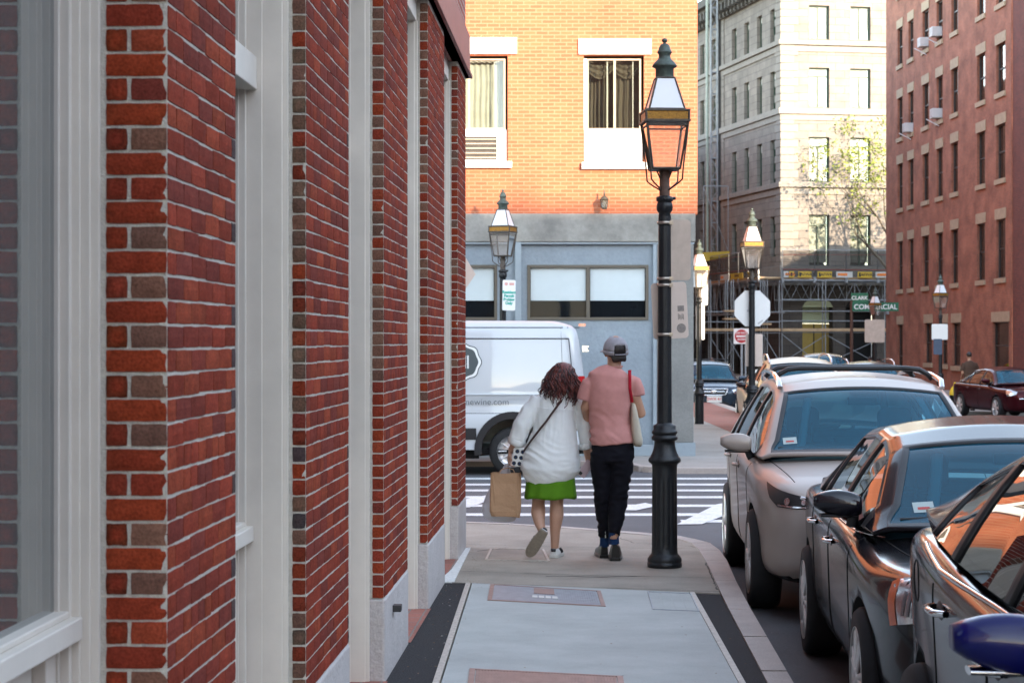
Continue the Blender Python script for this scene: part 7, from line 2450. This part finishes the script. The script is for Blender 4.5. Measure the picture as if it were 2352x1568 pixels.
# paper bag and plastic bag
m_kraft = mat('kraft_paper', (.38, .225, .125), .8, var=.07, vs=14, bump=.2, bs=60)
pb = thing('paper_bag', 'brown paper carrier bag hanging from the left hand of the woman', 'bag', tuple(Pw(190, 1205)), 'carried bags')
b = MB(); K = 32; vs = []
rings = [(927, 98, 290, .065), (990, 97, 290, .062), (1060, 94, 289, .066), (1130, 92, 290, .070), (1165, 92, 287, .071), (1203, 104, 280, .066)]
for (y, xa, xb, dd) in rings:
    a, c = Pw(xa, y), Pw(xb, y); cc = (a+c)/2; hw_ = (c.x-a.x)/2
    for k in range(K):
        an = 2*PI*k/K; ex_ = .22
        jx_ = .004*noise.noise(Vector((k*.9, y*.03, 2)))
        zz = cc.z-(.010*math.sin(an*1.0+.6) if y > 1190 else 0)+(.004*math.sin(an*4) if y < 940 else 0)
        vs.append(Vector((cc.x+(hw_+jx_)*math.copysign(abs(math.cos(an))**ex_, math.cos(an)), cc.y+.03+(dd+jx_*3)*math.copysign(abs(math.sin(an))**ex_, math.sin(an)), zz)))
b.add(vs, [(i*K+k, i*K+(k+1) % K, (i+1)*K+(k+1) % K, (i+1)*K+k) for i in range(len(rings)-1) for k in range(K)]+[tuple(range((len(rings)-1)*K, len(rings)*K))], 0, False)
b.build('bag_body', m_kraft, pb)
b = MB()
for yy in (-.03, .06): b.tube([Pw(150, 930, yy), Pw(165, 905, yy*.6), Pw(205, 893, 0), Pw(240, 905, yy*.6), Pw(250, 930, yy)], .004, 6)
b.build('handle', m_kraft, pb)
m_film = bpy.data.materials.new('plastic_film'); m_film.use_nodes = True
nn = m_film.node_tree.nodes; ll = m_film.node_tree.links
bs_ = nn['Principled BSDF']; bs_.inputs['Base Color'].default_value = (.62, .62, .66, 1); bs_.inputs['Roughness'].default_value = .3
tr_ = nn.new('ShaderNodeBsdfTransparent'); mx_ = nn.new('ShaderNodeMixShader'); mx_.inputs[0].default_value = .78
ll.new(tr_.outputs[0], mx_.inputs[1]); ll.new(bs_.outputs[0], mx_.inputs[2]); ll.new(mx_.outputs[0], nn['Material Output'].inputs[0])
pl_ = thing('plastic_bag', 'white translucent plastic bag hanging beside the brown paper bag', 'bag', tuple(Pw(140, 1240)), 'carried bags')
b = MB(); K = 28; vs = []
rings = [(868, 188, 212, .015), (930, 158, 226, .03), (1010, 92, 240, .07), (1100, 55, 255, .10), (1170, 28, 262, .12), (1215, 60, 262, .11), (1240, 110, 250, .07)]
for (y, xa, xb, dd) in rings:
    a, c = Pw(xa, y, .06), Pw(xb, y, .06); cc = (a+c)/2; hw_ = (c.x-a.x)/2
    for k in range(K):
        an = 2*PI*k/K; w_ = 1+.10*noise.noise(Vector((math.cos(an)*3, math.sin(an)*3, y*.01)))
        vs.append(Vector((cc.x+hw_*w_*math.cos(an), cc.y+.07*min(1, (y-868)/100)+dd*w_*math.sin(an), cc.z)))
b.add(vs, [(i*K+k, i*K+(k+1) % K, (i+1)*K+(k+1) % K, (i+1)*K+k) for i in range(len(rings)-1) for k in range(K)]+[tuple(range((len(rings)-1)*K, len(rings)*K))], 0, True)
b.build('bag_body', m_film, pl_, subsurf=1)

# ---- distant figures
def figure(label, x, y, z, hgt, top, legs, hairm, yaw=0.0, arm=0.0, lean=0.0, vest=None, grp='distant people'):
    t = thing('person', label, 'person', (0, 0, 0), grp)
    k = hgt/1.78
    b = MB()
    M = head(b, (0, .03+lean, 1.66*k), k, 0, 0)
    b.tube([(0, lean*.7, 1.45*k), (0, .01+lean, 1.58*k)], [(.06*k, .055*k), (.05*k, .05*k)], 12)
    b.tube([(0, 0, 1.0*k), (0, lean*.6, 1.42*k)], [(.14*k, .09*k), (.15*k, .09*k)], 14)
    for sx in (-1, 1):
        S_, E_, Wr = Vector((sx*.19*k, lean*.6, 1.42*k)), Vector((sx*(.235)*k, lean*.5-.02, 1.13*k)), Vector((sx*.21*k, lean+.06+arm*.1, (.90+arm*.15)*k))
        b.tube([S_, S_.lerp(E_, .5), E_, E_.lerp(Wr, .4), Wr], [.052*k, .047*k, .04*k, .036*k, .026*k], 10)
        hand(b, Wr, (0, .2+arm, -1), (0, 1, .2), (-sx, .2, 0), .5, k)
        b.tube([(sx*.09*k, 0, .95*k), (sx*.095*k, .01, .5*k), (sx*.10*k, 0, .08*k)], [.085*k, .055*k, .036*k], 12)
    organic('body', b, m_skin, t, .012, 3)
    b = MB(); b.sphere((0, -.02, .03), (.084*k, .098*k, .088*k), 10, M=M); b.build('hair', hairm, t)
    b = MB()
    b.tube([(0, lean*.75, 1.50*k), (0, lean*.65, 1.44*k), (0, lean*.55, 1.35*k), (0, lean*.4, 1.2*k), (0, 0, 1.02*k), (0, 0, .93*k)], [(.07*k, .06*k), (.18*k, .10*k), (.215*k, .125*k), (.195*k, .13*k), (.185*k, .13*k), (.19*k, .135*k)], 24)
    for sx in (-1, 1): b.tube([(sx*.17*k, lean*.6, 1.42*k), (sx*.225*k, lean*.55, 1.3*k), (sx*.24*k, lean*.5-.01, 1.2*k)], [.066*k, .066*k, .062*k], 14)
    sh = organic('shirt', b, top, t, .012, 3, folds(.006, 1, 1, 10))
    if vest:
        b = MB()
        for z_ in (1.36, 1.15): b.lathe([(.222*k, z_-.025), (.225*k, z_), (.222*k, z_+.025)], 24, (0, lean*.5, 0), caps=False)
        for sx in (-1, 1): b.tube([(sx*.10*k, -.125*k+lean*.5, 1.46*k), (sx*.10*k, -.14*k+lean*.5, 1.0*k)], [(.025, .006)]*2, 8)
        b.build('reflective_band', vest, sh)
    b = MB()
    b.tube([(0, 0, .99*k), (0, 0, .86*k)], [(.165*k, .12*k), (.17*k, .125*k)], 20)
    for sx in (-1, 1): b.tube([(sx*.09*k, 0, .90*k), (sx*.095*k, .01, .5*k), (sx*.10*k, 0, .09*k)], [.10*k, .075*k, .058*k], 16)
    organic('trousers', b, legs, t, .012, 3, folds(.005, 1, 1, 10))
    for sx in (-1, 1): shoe(T(sx*.10*k, -.02, 0), m_blk, m_blk, t, h=.09, w=.045)
    place(t, (x, y, z), yaw)
    return t
p = W(2228, 880, 60.6)
figure('man in brown work shirt and brown trousers standing by the maroon car, head bowed', p.x, 60.6, -.38, 1.79, cloth('brown_work_shirt', (.075, .045, .032)), cloth('brown_work_trousers', (.05, .033, .025)), m_hair, .15, .5, .06)
m_hiy = mat('hi_vis_yellow', (.55, .75, .03), .6, var=.05); m_hio = mat('hi_vis_orange', (.75, .14, .03), .6, var=.05)
p = W(1999, 868, 88.0)
figure('road worker in an orange vest with yellow bands, left of two by the dark car', p.x, 88, -.70, 1.76, m_hio, m_trou, m_hair, .2, .3, 0, m_hiy, 'road workers')
p = W(2018, 868, 89.0)
figure('road worker in a plain orange vest, right of two by the dark car', p.x, 89, -.72, 1.72, m_hio, m_trou, m_hair, -.3, .3, 0, None, 'road workers')
p = W(1636, 868, 72.0)
figure('person with dark hair standing behind the dark blue-grey car', p.x, 72, -.62, 1.76, m_trou, m_trou, m_hair, 2.8, .3, 0, None)
